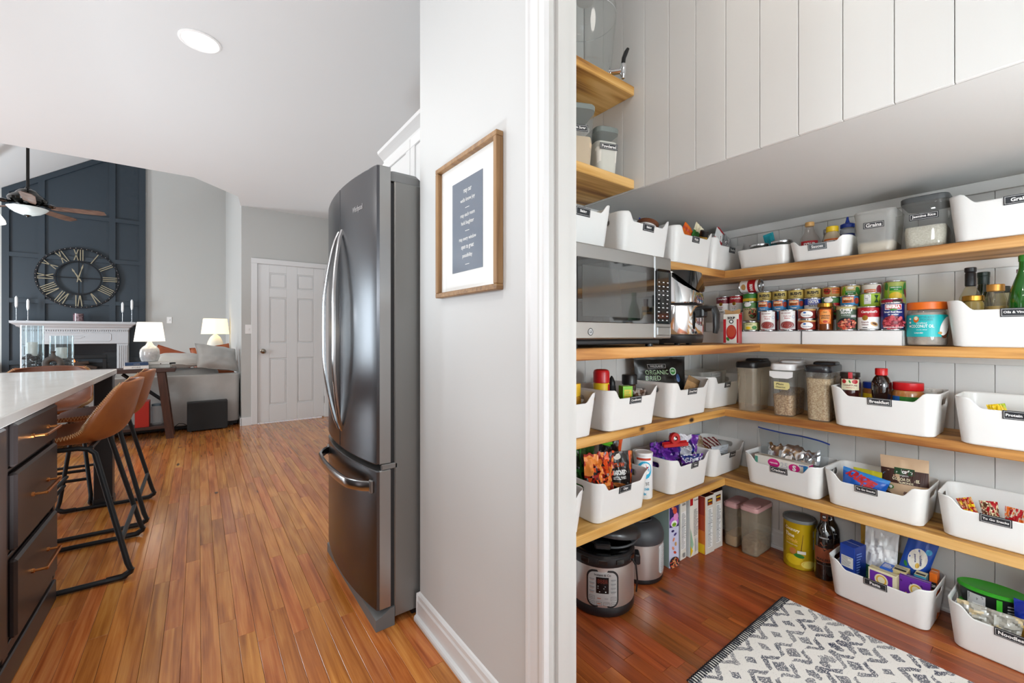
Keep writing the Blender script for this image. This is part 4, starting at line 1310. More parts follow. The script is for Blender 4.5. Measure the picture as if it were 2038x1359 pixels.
# ------------------------------------------------------------------ middle shelf contents
def jarish(name, label, cat, loc, r, h, bodym, lidm, lidh=.018, art=None, lr=None, group=None, neck=.9):
    lr = lr or r * .98
    return lathe_thing(name, label, cat, loc, [('body', [(r * .9, 0), (r, .003), (r, h - lidh - .012), (r * neck, h - lidh - .001)], bodym),
        ('lid', [(lr - .001, h - lidh), (lr, h - lidh + .002), (lr, h - .002), (lr - .002, h), (0, h)], lidm)], group=group, arts=[('body', r * 1.002, art)] if art else ())
def yjar(P):
    P.rect(-.028, .028, .020, .105, mat('#d89a18', .4)); P.text('JERK', 0, .088, w=.026, h=.012, m=BROWN, bold=.05); P.text('RUB', 0, .070, w=.024, h=.012, m=BROWN, bold=.05); P.ell(0, .04, .016, .012, BROWN)
lathe_thing('spice_jar', 'yellow spice jar in the bin nearest the doorway on the middle shelf', 'jar', inb('4a', .125, -.035), [
    ('body', [(.030, 0), (.033, .003), (.033, .135), (.030, .140)], mat('#c58a16', .4)), ('lid', [(.031, .1405), (.0325, .142), (.0325, .188), (.031, .190), (0, .190)], mat('#e0b22a', .35))], rz=-45, arts=[('body', .0331, yjar)])
pouch('plastic_bag', 'wrinkled clear reddish plastic bag behind the yellow spice jar', 'plastic bag', inb('4a', .10, .045, .006), -20, .13, .245, .05, [mat('#b49a94', .2, coat=.5), mat('#8a6a60', .25)], patches(2, 3), seed=21, wr=.7)
lathe_thing('spice_bottle', 'red and yellow spice bottle in the condiments bin', 'bottle', inb('4b', -.085, -.01), [
    ('body', [(.030, 0), (.0335, .003), (.0335, .175), (.031, .180)], YEL), ('cap', [(.032, .1805), (.0335, .182), (.0335, .222), (.030, .232), (.022, .236), (0, .237)], mat('#c0121a', .3))], rz=-35, arts=[('body', .0337, lambda P: P.rect(.022, .04, .05, .176, RED).text('SALT', .031, .12, h=.01, m=WHITE, bold=.04, rot=90))])
boxed('spice_box', 'dark brown and orange spice tin beside the red and yellow bottle', 'tin', inb('4b', -.030, .035), -30, .045, .030, .225, (BROWN, mat('#3a2413', .4), BROWN), {'front': lambda P: P.ell(0, .185, .015, .012, ORANGE).ell(0, .145, .016, .014, TAN)})
boxed('seasoning_box', 'lime green and yellow box at the front rim of the condiments bin', 'box', inb('4b', .012, -.058), -24, .045, .040, .165, (mat('#7fc520', .4), mat('#5ea016', .4), mat('#8fd030', .4)), {'front': lambda P: P.rect(-.016, .016, .110, .150, YEL).lines(-.013, .013, .113, .147, 5, LIME, 1)})
lathe_thing('spice_bottle', 'square shouldered dark bottle with a wide black cap in the condiments bin', 'bottle', inb('4b', .105, -.005), [
    ('glass', [(.026, 0), (.029, .003), (.029, .155), (.026, .160)], mat('#3a241a', .12, coat=.6)), ('cap', [(.031, .1605), (.033, .162), (.033, .200), (.031, .203), (0, .203)], BLKPL)], rz=-30)
pouch('plastic_bag', 'small knotted white bag in front of the dark bottle', 'plastic bag', inb('4b', .100, -.062, .045), -30, .06, .10, .035, [mat('#cfc3ba', .4), mat('#7c5a48', .5)], patches(2, 6), seed=23, wr=.6, pillow=True)
lathe_thing('pepper_mill', 'black pointed pepper mill in the condiments bin', 'pepper mill', inb('4b', .045, .045), [('body', [(.020, 0), (.022, .004), (.021, .12), (.017, .155)], mat('#202024', .4)), ('knob', [(.016, .1555), (.015, .170), (.008, .188), (.003, .196), (0, .197)], BLKPL)])
def orgd(P):
    P.frame(-.075, .025, .212, .232, .0014, LGREY); P.text('WILDLAND', -.025, .222, w=.075, h=.010, m=LGREY, bold=.02)
    P.text('ORGANIC', -.030, .192, w=.125, h=.022, m=mat('#b9d8b0'), bold=.0); P.text('DRIED', -.055, .164, w=.080, h=.022, m=mat('#b9d8b0'), bold=.0)
    P.ell(.062, .195, .019, .019, mat('#cfe3d2')); P.ell(.062, .195, .015, .015, GREEN); P.text('USDA', .062, .197, w=.020, m=WHITE, bold=.03); P.ell(.088, .162, .012, .020, mat('#3a5a8a'))
pouch('food_pouch', 'black stand-up pouch with green lettering in a white bin', 'food pouch', inb('4c', -.020, .035, .006), -24, .285, .268, .085, [mat('#0f1110', .3)], None, orgd, seed=31, wr=.12, rot=(-4, 0, 0))
pouch('kraft_pouch', 'brown paper pouch leaning in front of the black pouch', 'food pouch', inb('4c', .085, -.03, .006), -20, .10, .165, .05, [KRAFT, mat('#8a6a44', .7)], bands((.85, 0), (1.1, 1)), rot=(0, 25, 0), seed=32, wr=.3)
t = thing('clear_tray', 'clear plastic tray with a cut-out handle in the corner bin of the middle shelf', 'tray', inb('4d', 0, .02, .012))
m = MB().loft([rr(.24, .12, .02, 0), rr(.27, .145, .025, .168), rr(.275, .15, .026, .173)], True, False)
m.build('tub', milky, t)
MB().tube([(-.045, -.0735, .145), (-.045, -.0735, .160), (.045, -.0735, .160), (.045, -.0735, .145)], .0022, 6, closed=True).build('handle_rim', mat('#b9b9b8', .3), t)

# cereal keepers: long narrow tubs with flip lids, a groove down the side
milky_warm = clear('milky_warm_plastic', '#f2ece0', .30, .2, .7, '#d6cab6')
def cereal(label, loc, lidm, fill, fillm, note=False, rz=-86):
    t = thing('cereal_container', label, 'container', (loc[0], loc[1], loc[2] + .0006), rz)
    w, d, h = .094, .225, .232
    def ring(s, z):
        r = rr(w * s, d * s, .026 * s, z, 5)
        out = []
        for (x, y, zz) in r:
            g = exp(-((y + d * s * .08) / .010) ** 2) * .008 * min(1, max(0, (z - .0) / .02))
            out.append((x - (g if x > 0 else -g), y, zz))
        return out
    def fine(s, z):
        r0 = rr(w * s, d * s, .026 * s, z, 5)
        out = []
        n = len(r0)
        for i in range(n):
            a, b = r0[i], r0[(i + 1) % n]
            L_ = sqrt((a[0] - b[0]) ** 2 + (a[1] - b[1]) ** 2)
            k = 18 if L_ > .09 else 1
            for q in range(k):
                x, y = a[0] + (b[0] - a[0]) * q / k, a[1] + (b[1] - a[1]) * q / k
                if L_ > .09:
                    g = exp(-((y + .012) / .009) ** 2) * .009 * (1 if z < h * .86 else 0)
                    x -= g if x > 0 else -g
                out.append((x, y, z))
        return out
    lv = [(.84, 0), (.87, .004), (.89, .05), (.92, .10), (.945, .15), (.965, .19), (.972, .198), (1.0, .202), (1.0, h)]
    MB().loft([fine(s, z) for s, z in lv], True, False).build('tub', glassy if fillm else milky_warm, t)
    if fillm:
        ls = [(.80, .004), (.845, .006), (.87, .05), (.90, .10), (.925, .15), (.945, .19)]
        ls = [q for q in ls if q[1] < fill] + [(.86 + .1 * fill / h, fill * .96), (.70, fill)]
        m = MB().loft([[(x, y, z + (.020 * y / .1 if i >= len(ls) - 2 else 0)) for x, y, z in fine(s, z)] for i, (s, z) in enumerate(ls)])
        m.build('contents', fillm, t)
    lid = MB()
    lid.loft([rr(w * 1.05, d * 1.03, .028, h - .014, 5), rr(w * 1.07, d * 1.05, .03, h - .010, 5), rr(w * 1.07, d * 1.05, .03, h + .006, 5), rr(w * 1.02, d * 1.02, .028, h + .014, 5), rr(w * .92, d * .96, .024, h + .016, 5)])
    lo = lid.build('lid', lidm, t)
    MB().loft([rr(w * .92, d * .50, .02, h + .016, 5, 0, .05), rr(w * .9, d * .48, .02, h + .024, 5, 0, .05), rr(w * .8, d * .42, .02, h + .028, 5, 0, .05)]).build('flip_cap', lidm, lo)
    if note:
        MB().loft([[(x * 1.0, -d * .525 - .006 * (1 - (x / .05) ** 2), z) for x, z in ((-.048, h - .02), (.048, h - .02), (.047, h - .044), (.030, h - .052), (-.030, h - .052), (-.047, h - .044))],
                   [(x, -d * .5, z) for x, z in ((-.048, h - .02), (.048, h - .02), (.047, h - .044), (.030, h - .052), (-.030, h - .052), (-.047, h - .044))]]).build('spout_lip', lidm, lo)
        nt_ = MB().prism([(-.030, .128), (.024, .126), (.034, .136), (.034, .150), (.030, .160), (-.032, .163)], -d * .482 - .0008, -d * .482, 'y').build('paper_note', mat('#dccf8e', .7), t, smooth=0)
        Print().text('Plain', -.006, .152, w=.030, h=.009, m=INK, slant=.2).text('Cheerios', -.004, .138, w=.040, h=.008, m=INK, slant=.2).build(nt_, on_front(-d * .482 - .0008), 'handwriting')
    return t
cereal('empty clear cereal container with a black lid, left of three', (2.315, 1.018, Z4), BLKPL, 0, None)
cereal('cereal container with a white lid and yellow note, half full of grain', (2.312, .852, Z4), WHITEPL, .105, OATS2, True)
cereal('cereal container with a black lid filled with oats, beside the Breakfast bin', (2.302, .708, Z4), mat('#202226', .25), .195, OATS)
# breakfast bin
def fig(P):
    P.rect(-.034, .034, .030, .076, CREAM); P.text('CONFITURE', 0, .050, w=.05, m=DRED, bold=.03); P.text('raspberry', 0, .040, w=.030, m=RED); P.ell(-.022, .066, .008, .009, RED); P.ell(.016, .066, .011, .009, RED); P.ell(-.002, .066, .003, .007, GREEN, rot=20); P.rect(-.007, .007, .080, .106, RED)
t = jarish('jam_jar', 'dark jam jar with a cream fruit label in the Breakfast bin', 'jar', inb('4e', -.121, -.015, .118), .0355, .104, mat('#3c1512', .12, coat=.6), mat('#2a211a', .3), .020, fig)
can('orange lidded tub under the jam jar in the Breakfast bin', inb('4e', -.121, -.015, .004), .034, .108, whole(.108, ORANGE), None, cat='tub', name='food_tub')
jarish('peanut_butter_jar', 'peanut butter jar with a blue lid in the Breakfast bin', 'jar', inb('4e', -.055, .045), .037, .178, mat('#a8672e', .25, coat=.5), mat('#1c3fae', .35), .026, lambda P: P.rect(-.05, .05, .03, .11, RED).rect(-.05, .05, .11, .13, YEL))
t = lathe_thing('syrup_bottle', 'dark syrup bottle with a red cap in the Breakfast bin', 'bottle', inb('4e', -.012, -.035), [
    ('glass', [(.026, 0), (.031, .003), (.032, .04), (.026, .085), (.025, .10), (.031, .135), (.033, .165), (.032, .185), (.024, .205), (.0175, .214)], mat('#1c0c08', .06, coat=.9)), ('cap', [(.019, .2145), (.0205, .216), (.0205, .240), (.019, .243), (0, .243)], mat('#c01818', .3))])
jarish('peanut_butter_jar', 'wide peanut butter jar with a red lid in the Breakfast bin', 'jar', inb('4e', .060, -.005), .049, .190, mat('#b5743a', .2, coat=.6), mat('#c3141c', .3), .030, lambda P: P.rect(-.062, .062, .06, .136, GREEN).rect(-.062, -.03, .06, .136, BLUE).rect(-.062, .062, .04, .06, RED), lr=.047)
t = thing('clear_tray', 'clear plastic tub at the right end of the Breakfast bin', 'tray', inb('4e', .128, .02, .006), -90)
MB().loft([rr(.035, .13, .012, 0), rr(.04, .15, .014, .155), rr(.042, .152, .014, .158)], True, False).build('tub', milky, t)
pouch('protein_bar', 'yellow and green protein bar wrapper in the bin at the right end', 'protein bar', inb('4f', .0, -.03, .004), -90, .05, .142, .03, [YEL, mat('#9db32a', .35)], patches(2, 8), rot=(0, 12, 0), seed=41, wr=.5, pillow=True)
pouch('protein_bar', 'lime protein bar wrapper beside the yellow one at the right end', 'protein bar', inb('4f', -.055, -.03, .004), -90, .05, .136, .03, [mat('#b3c22a', .35), YEL], patches(2, 9), rot=(0, -14, 0), seed=42, wr=.5, pillow=True)

# ------------------------------------------------------------------ lower shelf contents
SB1 = mat('#141214', .28)
FLAME = mat('#e0541c', .3)
pouch('snack_bag', 'red topped clear snack bag in the bin nearest the doorway on the lower shelf', 'snack bag', inb('5a', .118, -.030, .03), -35, .125, .215, .05, [mat('#8f8782', .22, coat=.4), mat('#cfcac4', .2), RED], lambda u, v: 2 if v > .72 else patches(2, 2)(u, v), lambda P: P.ell(-.022, .185, .012, .012, GREEN).ell(-.022, .185, .007, .007, YEL).text('CAFE', .022, .183, w=.05, h=.014, m=INK, bold=.05), seed=51, wr=.35)
pouch('snack_bag', 'green snack bag at the back of the bin with black and orange bags', 'snack bag', inb('5b', -.105, .050, .010), -10, .15, .285, .05, [mat('#2c4a1e', .25), GREEN, mat('#16260f', .3)], patches(3, 12), seed=52, wr=.6, jag=.04)
t = thing('bag_clip', 'lime green bag clip on the green snack bag', 'bag clip', (1.392, 1.205, .672), 22)
MB().tube([(-.055, 0, .028), (-.02, 0, .018), (.02, -.004, .004), (.05, -.006, -.006)], [.006, .009, .010, .006], 10).build('upper_jaw', mat('#5fc21a', .35), t)
MB().tube([(-.05, .006, .016), (-.01, .004, .004), (.045, 0, -.016)], [.005, .008, .005], 10).build('lower_jaw', mat('#4aa012', .35), t)
pouch('snack_bag', 'black and orange swirl snack bag at the left of its bin', 'snack bag', inb('5b', -.072, -.004, .010), -12, .15, .245, .07, [FLAME, SB1, mat('#a02418', .3), mat('#e88a3a', .3)], patches(4, 15, 6), seed=53, wr=.75, jag=.05)
def takis(P):
    P.text('OUTLAW', -.008, .170, w=.075, h=.018, m=FLAME, bold=.03); P.text('SEASONED', -.004, .140, w=.072, h=.020, m=WHITE, bold=.05); P.text('PRETZEL TWISTS', -.004, .118, w=.070, h=.012, m=WHITE, bold=.03); P.ell(0, .086, .038, .012, mat('#b0682a'), rot=-18); P.ell(.01, .074, .03, .010, FLAME, rot=10); P.ell(-.004, .208, .018, .016, OFFW); P.text('family size', 0, .222, w=.055, m=LGREY)
pouch('snack_bag', 'black seasoned pretzel bag with white and orange lettering', 'snack bag', inb('5b', .030, -.040, .012), -20, .135, .225, .065, [mat('#1c1918', .3), SB1, FLAME], lambda u, v: 2 if (abs(u - .5) > .44 and v > .3) else 0, takis, seed=54, wr=.3, rot=(-6, 0, 0))
pouch('snack_bag', 'crumpled black bag with orange edges rising at the back of its bin', 'snack bag', inb('5b', .078, .055, .010), -8, .14, .285, .06, [SB1, FLAME, mat('#3a2016', .3)], lambda u, v: 1 if (u > .86 or (v > .93 and u > .4)) else (2 if noise.noise(Vector((u * 6, v * 5, 2.2))) > .25 else 0), seed=55, wr=.7, jag=.08, rot=(0, 8, 0))
pouch('snack_bag', 'brown and black patterned snack bag at the right of the pretzel bag', 'snack bag', inb('5b', .105, -.020, .010), -30, .10, .215, .06, [SB1, mat('#8c4a1e', .3), mat('#d8883a', .3), mat('#3f4ac0', .3)], lambda u, v: 3 if (v < .62 and v > .52 and u > .5) else patches(3, 31, 7)(u, v), seed=56, wr=.55)
def gat(P):
    P.ell(.004, .132, .034, .040, mat('#28b0d8')); P.ell(.008, .138, .024, .026, WHITE); P.text('G', .008, .138, h=.034, m=mat('#1f9ccc'), bold=.08); P.poly([(.012, .128), (.020, .146), (.008, .160), (.012, .144), (.004, .142)], RED)
    P.rect(-.034, .034, .176, .186, FOODR); P.text('thirst', 0, .074, w=.05, h=.020, m=GREYP, bold=.02); P.text('QUENCHER', 0, .046, w=.052, h=.012, m=mat('#28a8d0'), bold=.04); P.text('mix', 0, .026, w=.024, h=.012, m=mat('#28a8d0'), bold=.04)
t = thing('drink_mix_canister', 'white and blue drink mix canister between two bins on the lower shelf', 'canister', (1.648, 1.206, Z5 + .0006), -52)
MB().lathe([(.038, 0), (.040, .003), (.040, .190), (.039, .193)], 36).build('canister', mat('#eef0f1', .4), t)
MB().lathe([(.041, .1935), (.042, .195), (.042, .204), (.040, .207), (.036, .2075), (.034, .205), (0, .205)], 36).build('lid', WHITEPL, t)
P = Print(); gat(P); P.build(t, on_cyl(.0403), 'print')
# purple bags with the red clip
PB = [PURPLE, mat('#7a3aa8', .28), mat('#e0dfe6', .22), mat('#2c1660', .3), mat('#26308a', .3)]
pouch('snack_bag', 'shiny purple snack bag held shut by the red clip', 'snack bag', inb('5c', -.060, -.012, .008), -14, .19, .215, .085, PB, lambda u, v: [0, 1, 3, 0, 4][patches(5, 61, 5)(u, v)], lambda P: P.ell(.01, .10, .03, .024, TAN).ell(.01, .10, .022, .016, BROWN), seed=61, wr=.75, jag=.05)
pouch('snack_bag', 'crumpled purple and silver snack bag at the right of the red clip', 'snack bag', inb('5c', .070, -.008, .008), -26, .175, .225, .085, PB, lambda u, v: 2 if (.25 < u < .7 and v > .55) else [0, 1, 2, 3, 4][patches(5, 65, 5)(u, v)], lambda P: P.text('CHIPS', 0, .17, w=.06, h=.02, m=GREYP), seed=62, wr=.8, jag=.05, rot=(0, 6, 0))
pouch('snack_bag', 'dark blue and white bag folded over the front of the purple bags', 'snack bag', inb('5c', .030, -.062, .040), -22, .13, .115, .03, [NAVY, mat('#dcdde4', .25), PURPLE], patches(3, 71, 6), seed=63, wr=.8, pillow=True)
RCL = mat('#b5161c', .28, coat=.4)
t = thing('bag_clip', 'big red bag clip with a round spring on the purple bags', 'bag clip', (1.858, 1.178, .602), -18)
MB().cbox(-.070, .075, -.008, -.001, -.010, .010, .003).build('lower_jaw', RCL, t, smooth=0)
MB().cbox(-.070, .075, .003, .010, -.006, .016, .003).build('upper_jaw', RCL, t, smooth=0)
rg = MB()
rg.M = Matrix.Translation((-.004, 0, .032)) @ Matrix.Rotation(pi / 2, 4, 'X')
rg.lathe([(.012, -.010), (.026, -.010), (.028, -.006), (.028, .006), (.026, .010), (.012, .010), (.012, -.010)], 24, cap0=False, cap1=False)
rg.build('handle_ring', RCL, t)
sp = MB(); sp.M = Matrix.Translation((-.004, 0, .032)) @ Matrix.Rotation(pi / 2, 4, 'X')
sp.tube([(.009 * cos(a * .9), .009 * sin(a * .9), -.011 + a * .0005) for a in range(40)], .0016, 5).build('spring', CHROME, t)
# corner bin
t = pouch('freezer_bag', 'freezer bag of beige food with a blue seal in the corner bin', 'freezer bag', inb('5d', -.045, .035, .05), -8, .20, .135, .05, [mat('#b39a78', .25, coat=.4), mat('#d2c3a8', .2)], patches(2, 5), seed=71, wr=.4, rot=(-38, 0, 0), seal=mat('#2a62c4', .35))
for k, (lx, ly, dz, rot_) in enumerate(((.045, .035, .055, (-52, 0, 8)), (.075, .0, .05, (-52, 0, -6)))):
    pouch('striped_packet', 'maroon and white striped snack packet in the corner bin, ' + ('at the back' if k == 0 else 'at the front'), 'snack packet', inb('5d', lx, ly, dz), -14, .135, .13, .028, [mat('#7a2028', .35), mat('#e6dcd4', .4), mat('#b08040', .4)], lambda u, v: 2 if (v < .35 and u < .5) else int((u * 7 + v * 3) % 2), seed=73 + k, wr=.25, rot=rot_)
pouch('plastic_bag', 'clear bag edge lying over the front rim of the corner bin', 'plastic bag', inb('5d', .015, -.052, .08), -12, .15, .055, .02, [mat('#c8ccd2', .15, coat=.6)], seed=77, wr=.5, pillow=True)
# crackers bin
def foilbox(P):
    P.ell(-.030, .024, .027, .020, PINKP); P.text('reynolds', -.030, .024, w=.036, h=.010, m=WHITE, bold=.03); P.text('25', .016, .024, h=.026, m=LGREY, bold=.03); P.ell(.060, .022, .024, .018, PINKP); P.text('S', .060, .022, h=.026, m=WHITE, bold=.05)
    P.rect(.098, .116, .002, .044, mat('#2a90d0')); P.text('HALF', .096, .040, w=.03, h=.008, m=BLUE, bold=.04); P.rect(-.118, -.104, .010, .040, mat('#5aa08a'))
boxed('wrap_box', 'long white box with pink lettering in the Crackers bin', 'box', inb('5e', -.004, -.066, .098), -93, .240, .045, .048, (OFFW, PINKP, mat('#d8d2c6', .5)), {'front': foilbox, 'top': lambda P: P.rect(-.10, .05, -.008, .010, mat('#b5a58a'))}, rot=None)
t = thing('freezer_bag', 'clear freezer bag with a blue zip holding crumpled foil', 'freezer bag', inb('5e', .005, .018, .02), -96)
def fz(s):
    def fn(u, v):
        th = .030 * max(0, sin(pi * u)) ** .5 * (1 - v) ** .5
        wv = .012 * noise.noise(Vector((u * 4, v * 3, 1.7)))
        return ((u - .5) * (.28 + .05 * v), s * th + wv + .02 * v * sin(u * 4), .235 * v + .016 * v * (0.5 - u) * 1.2 - .006 * sin(u * 6) * v)
    return fn
zipb = clear('zip_bag', '#eef2f4', .05, .06, 1.6)
m = MB().grid(fz(-1), 24, 16).grid(fz(1), 24, 16)
m.build('bag', zipb, t, smooth=60, fix=False)
f_ = fz(-1)
MB().tube([f_(i / 20, .985) for i in range(21)], .0035, 6).build('zip_strip', mat('#1d3f96', .35), t)
m = MB()
def foilfn(u, v):
    n_ = noise.noise(Vector((u * 9, v * 8, 5.5))) * .022 + noise.noise(Vector((u * 21, v * 17, 2.5))) * .010
    r = sin(pi * min(1, max(0, u))) ** .4 * sin(pi * min(.999, v * .94 + .06)) ** .5
    return ((u - .5) * .235, -.024 * r + n_ * .55, .01 + .165 * v + n_ * .8)
m.grid(foilfn, 30, 22)
m.build('foil', FOIL, t, smooth=12, fix=False)
# to go snacks
def royals(P):
    P.text('KRISPIE', -.010, .108, w=.115, h=.034, m=mat('#c3242c'), bold=.07, rot=-14, slant=.3); P.text('TREATS', .030, .078, w=.08, h=.016, m=mat('#c3242c'), bold=.06, rot=-14)
pouch('snack_bag', 'bright blue snack bag with red lettering in the To Go Snacks bin', 'snack bag', inb('5f', -.070, -.046, .010), -92, .175, .135, .06, [mat('#1f5fc0', .25), mat('#3a8ad8', .25)], lambda u, v: 1 if v > .9 else 0, royals, rot=(-10, 8, 0), seed=81, wr=.12, pillow=True)
pouch('snack_bag', 'yellow green packet behind the bright blue snack bag', 'snack packet', inb('5f', -.045, .020, .008), -92, .10, .145, .03, [mat('#c9c02a', .35)], seed=83, wr=.3)
def cocoa(P):
    P.rect(-.077, .077, .115, .172, mat('#3f2018')); P.rect(-.030, .036, .152, .178, DGREEN); P.text('Alcafo', .003, .165, w=.054, h=.016, m=WHITE, bold=.04); P.text('organic', .003, .148, w=.03, m=LGREY); P.text('COCOA DUSTED', .010, .134, w=.090, h=.012, m=CREAM, bold=.03); P.text('ALMONDS', .010, .121, w=.046, h=.008, m=CREAM, bold=.03)
    P.ell(-.060, .142, .010, .010, mat('#6a9ac0')); P.ell(-.060, .142, .007, .007, WHITE); P.ell(-.042, .098, .013, .009, GREEN); P.ell(-.040, .098, .006, .006, WHITE)
    P.ell(-.048, .062, .018, .014, mat('#4a2a1c'), rot=-30); P.bits(.022, .058, .040, .020, [mat('#5a3a2c'), mat('#7a5444'), mat('#6a4636')], 34, .011, 4)
pouch('food_pouch', 'tan and dark brown cocoa almond pouch standing in the To Go Snacks bin', 'food pouch', inb('5f', .072, .010, .012), -94, .155, .222, .055, [mat('#d6b795', .5), mat('#c7a684', .5)], lambda u, v: 1 if abs(u * 4 % 1 - .5) < .03 else 0, cocoa, seed=84, wr=.10, rot=(-5, -3, 0))
for k, (lx, c_, ds) in enumerate(((-.085, (mat('#d8a86a', .3), RED, YEL), 'yellow and red'), (-.040, (RED, mat('#e8d8b0', .3), BROWN), 'red and cream'), (.010, (ORANGE, mat('#c8b8a0', .3), RED), 'orange'), (.060, (mat('#b04a2a', .3), WHITE, ORANGE), 'rust and white'))):
    pouch('candy_bar', '%s wrapped snack bar in the nearly empty bin' % ds, 'snack bar', inb('5g', lx, -.040 + .01 * (k % 2), .005), -90, .05, .128, .026, list(c_), patches(3, 90 + k, 7), rot=(-14, -24 + 14 * k, 0), seed=91 + k, wr=.6, pillow=True)

# ------------------------------------------------------------------ pasta bin on the floor
PBIN = '0a'
boxed('pasta_box', 'dark blue pasta box with a white panel at the left of the Pasta bin', 'box', inb('0a', -.115, -.012), -104, .060, .085, .205, (mat('#1c3f9c', .4), mat('#173486', .4), mat('#1c3f9c', .4)), {'left': lambda P: P.rect(-.032, .032, .10, .172, OFFW).lines(-.030, .030, .104, .168, 9, GREYP, 3), 'front': lambda P: P.rect(-.024, .024, .110, .158, OFFW).lines(-.022, .022, .113, .156, 8, GREYP, 3), 'right': lambda P: P.lines(-.03, .01, .09, .18, 8, mat('#6a86c8'), 4)})
pouch('pasta_bag', 'clear and white pasta bag standing behind the dark blue box', 'pasta bag', inb('0a', -.045, .030, .004), -86, .115, .285, .060, [mat('#d6d7d8', .18, coat=.6), mat('#e6e6e6', .3), mat('#2c6a4a', .4)], lambda u, v: 2 if v < .42 else (1 if v < .72 else 0), seed=101, wr=.4, rot=(-3, 2, 0))
pouch('pasta_bag', 'clear bag of yellow noodles at the back of the Pasta bin', 'pasta bag', inb('0a', -.045, .078, .004), -88, .15, .325, .05, [PASTA, mat('#c9a040', .35)], patches(2, 7), seed=102, wr=.5)
def orec(P):
    P.ell(0, .205, .036, .044, OFFW); P.text('Orecchiette', .010, .212, w=.060, h=.010, m=NAVY, bold=.03, rot=-72); P.text('pasta', -.010, .205, w=.034, h=.008, m=NAVY, bold=.03, rot=-72); P.ell(.030, .248, .012, .012, LBLUE); P.ell(.006, .180, .008, .011, PASTA); P.ell(-.036, .170, .006, .012, GREEN, rot=30)
pouch('pasta_bag', 'blue pasta bag with a round white label in the Pasta bin', 'pasta bag', inb('0a', .036, .050, .004), -80, .110, .325, .050, [mat('#1c4aa8', .3), mat('#163a8c', .3)], lambda u, v: 1 if v < .4 else 0, orec, seed=103, wr=.15, rot=(-4, 14, 0))
AN = mat('#6a2a9c', .4)
def annie(P):
    P.rect(-.040, .034, .055, .150, AN); P.ell(-.002, .122, .022, .024, CREAM); P.ell(-.002, .122, .017, .019, mat('#e2b13a')); P.ell(-.002, .122, .012, .014, CREAM); P.text("Annie's", .0, .092, w=.064, h=.022, m=mat('#efc84a'), bold=.05); P.text('shells', 0, .070, w=.04, h=.012, m=CREAM)
def annie2(P):
    P.ell(.004, .118, .022, .024, CREAM); P.ell(.004, .118, .017, .019, mat('#e2b13a')); P.ell(.004, .118, .012, .014, CREAM); P.text("Annie's", .0, .088, w=.072, h=.022, m=mat('#efc84a'), bold=.05)
    for i in range(6): P.ell(-.042 + i * .016, .14 - (i % 2) * .05, .003, .005, mat('#3d1466'), 8, 30)
boxed('pasta_box', 'cream and purple macaroni box with an open top in the Pasta bin', 'box', inb('0a', .012, -.062), -96, .092, .032, .158, (mat('#e6dcb8', .45), mat('#d8cc9e', .5), mat('#c8b888', .6)), {'front': annie})
boxed('pasta_box', 'purple macaroni box with gold lettering at the front of the Pasta bin', 'box', inb('0a', .096, -.050), -88, .096, .032, .160, (AN, mat('#54207e', .4), mat('#5c2488', .4)), {'front': annie2})
boxed('pasta_box', 'small blue box second row in the Pasta bin', 'box', inb('0a', .020, .002, .004), -92, .040, .062, .165, (mat('#1f56b8', .4), mat('#1f56b8', .4), mat('#2a66cc', .4)), {'top': lambda P: P.lines(-.015, .015, -.02, .02, 4, WHITE, 6)})
boxed('pasta_box', 'tan topped box beside the small blue box in the Pasta bin', 'box', inb('0a', .066, .0, .004), -91, .044, .062, .168, (mat('#cdbb86', .5), mat('#bca870', .5), mat('#d8c894', .5)), {'top': lambda P: P.rect(-.018, .018, -.022, -.006, INK).lines(-.018, .018, 0, .024, 4, GREYP, 2)})
boxed('pasta_box', 'teal and cream box behind the purple macaroni box', 'box', inb('0a', .108, -.004, .004), -90, .036, .05, .170, (mat('#3a8a9c', .4), mat('#2f7688', .4), mat('#d8cfa8', .5)), {'top': lambda P: P.rect(-.014, .014, -.016, .002, INK)})
boxed('pasta_box', 'orange box at the right end of the Pasta bin', 'box', inb('0a', .1415, .030, .004), -90, .026, .06, .175, (mat('#d8691c', .4), mat('#d8691c', .4), mat('#e07a2a', .4)), {'front': lambda P: P.rect(-.011, .011, .11, .14, INK).text('GF', 0, .125, w=.016, m=WHITE, bold=.05), 'right': lambda P: P.text('ORGANIC', 0, .14, w=.04, m=WHITE, bold=.04)})
boxed('pasta_box', 'long blue box at the back of the Pasta bin', 'box', inb('0a', .100, .062, .004), -90, .095, .026, .172, (mat('#2470c8', .4), mat('#1f60b0', .4), mat('#2a7ad8', .4)), {'top': lambda P: P.lines(-.03, .03, -.008, .008, 2, WHITE, 1)})
boxed('pasta_box', 'flat olive green box leaning at the back of the Pasta bin', 'box', inb('0a', .085, .088, .006), -90, .12, .012, .190, (mat('#7c7a58', .5), mat('#6a6848', .5), mat('#8c8a66', .5)))

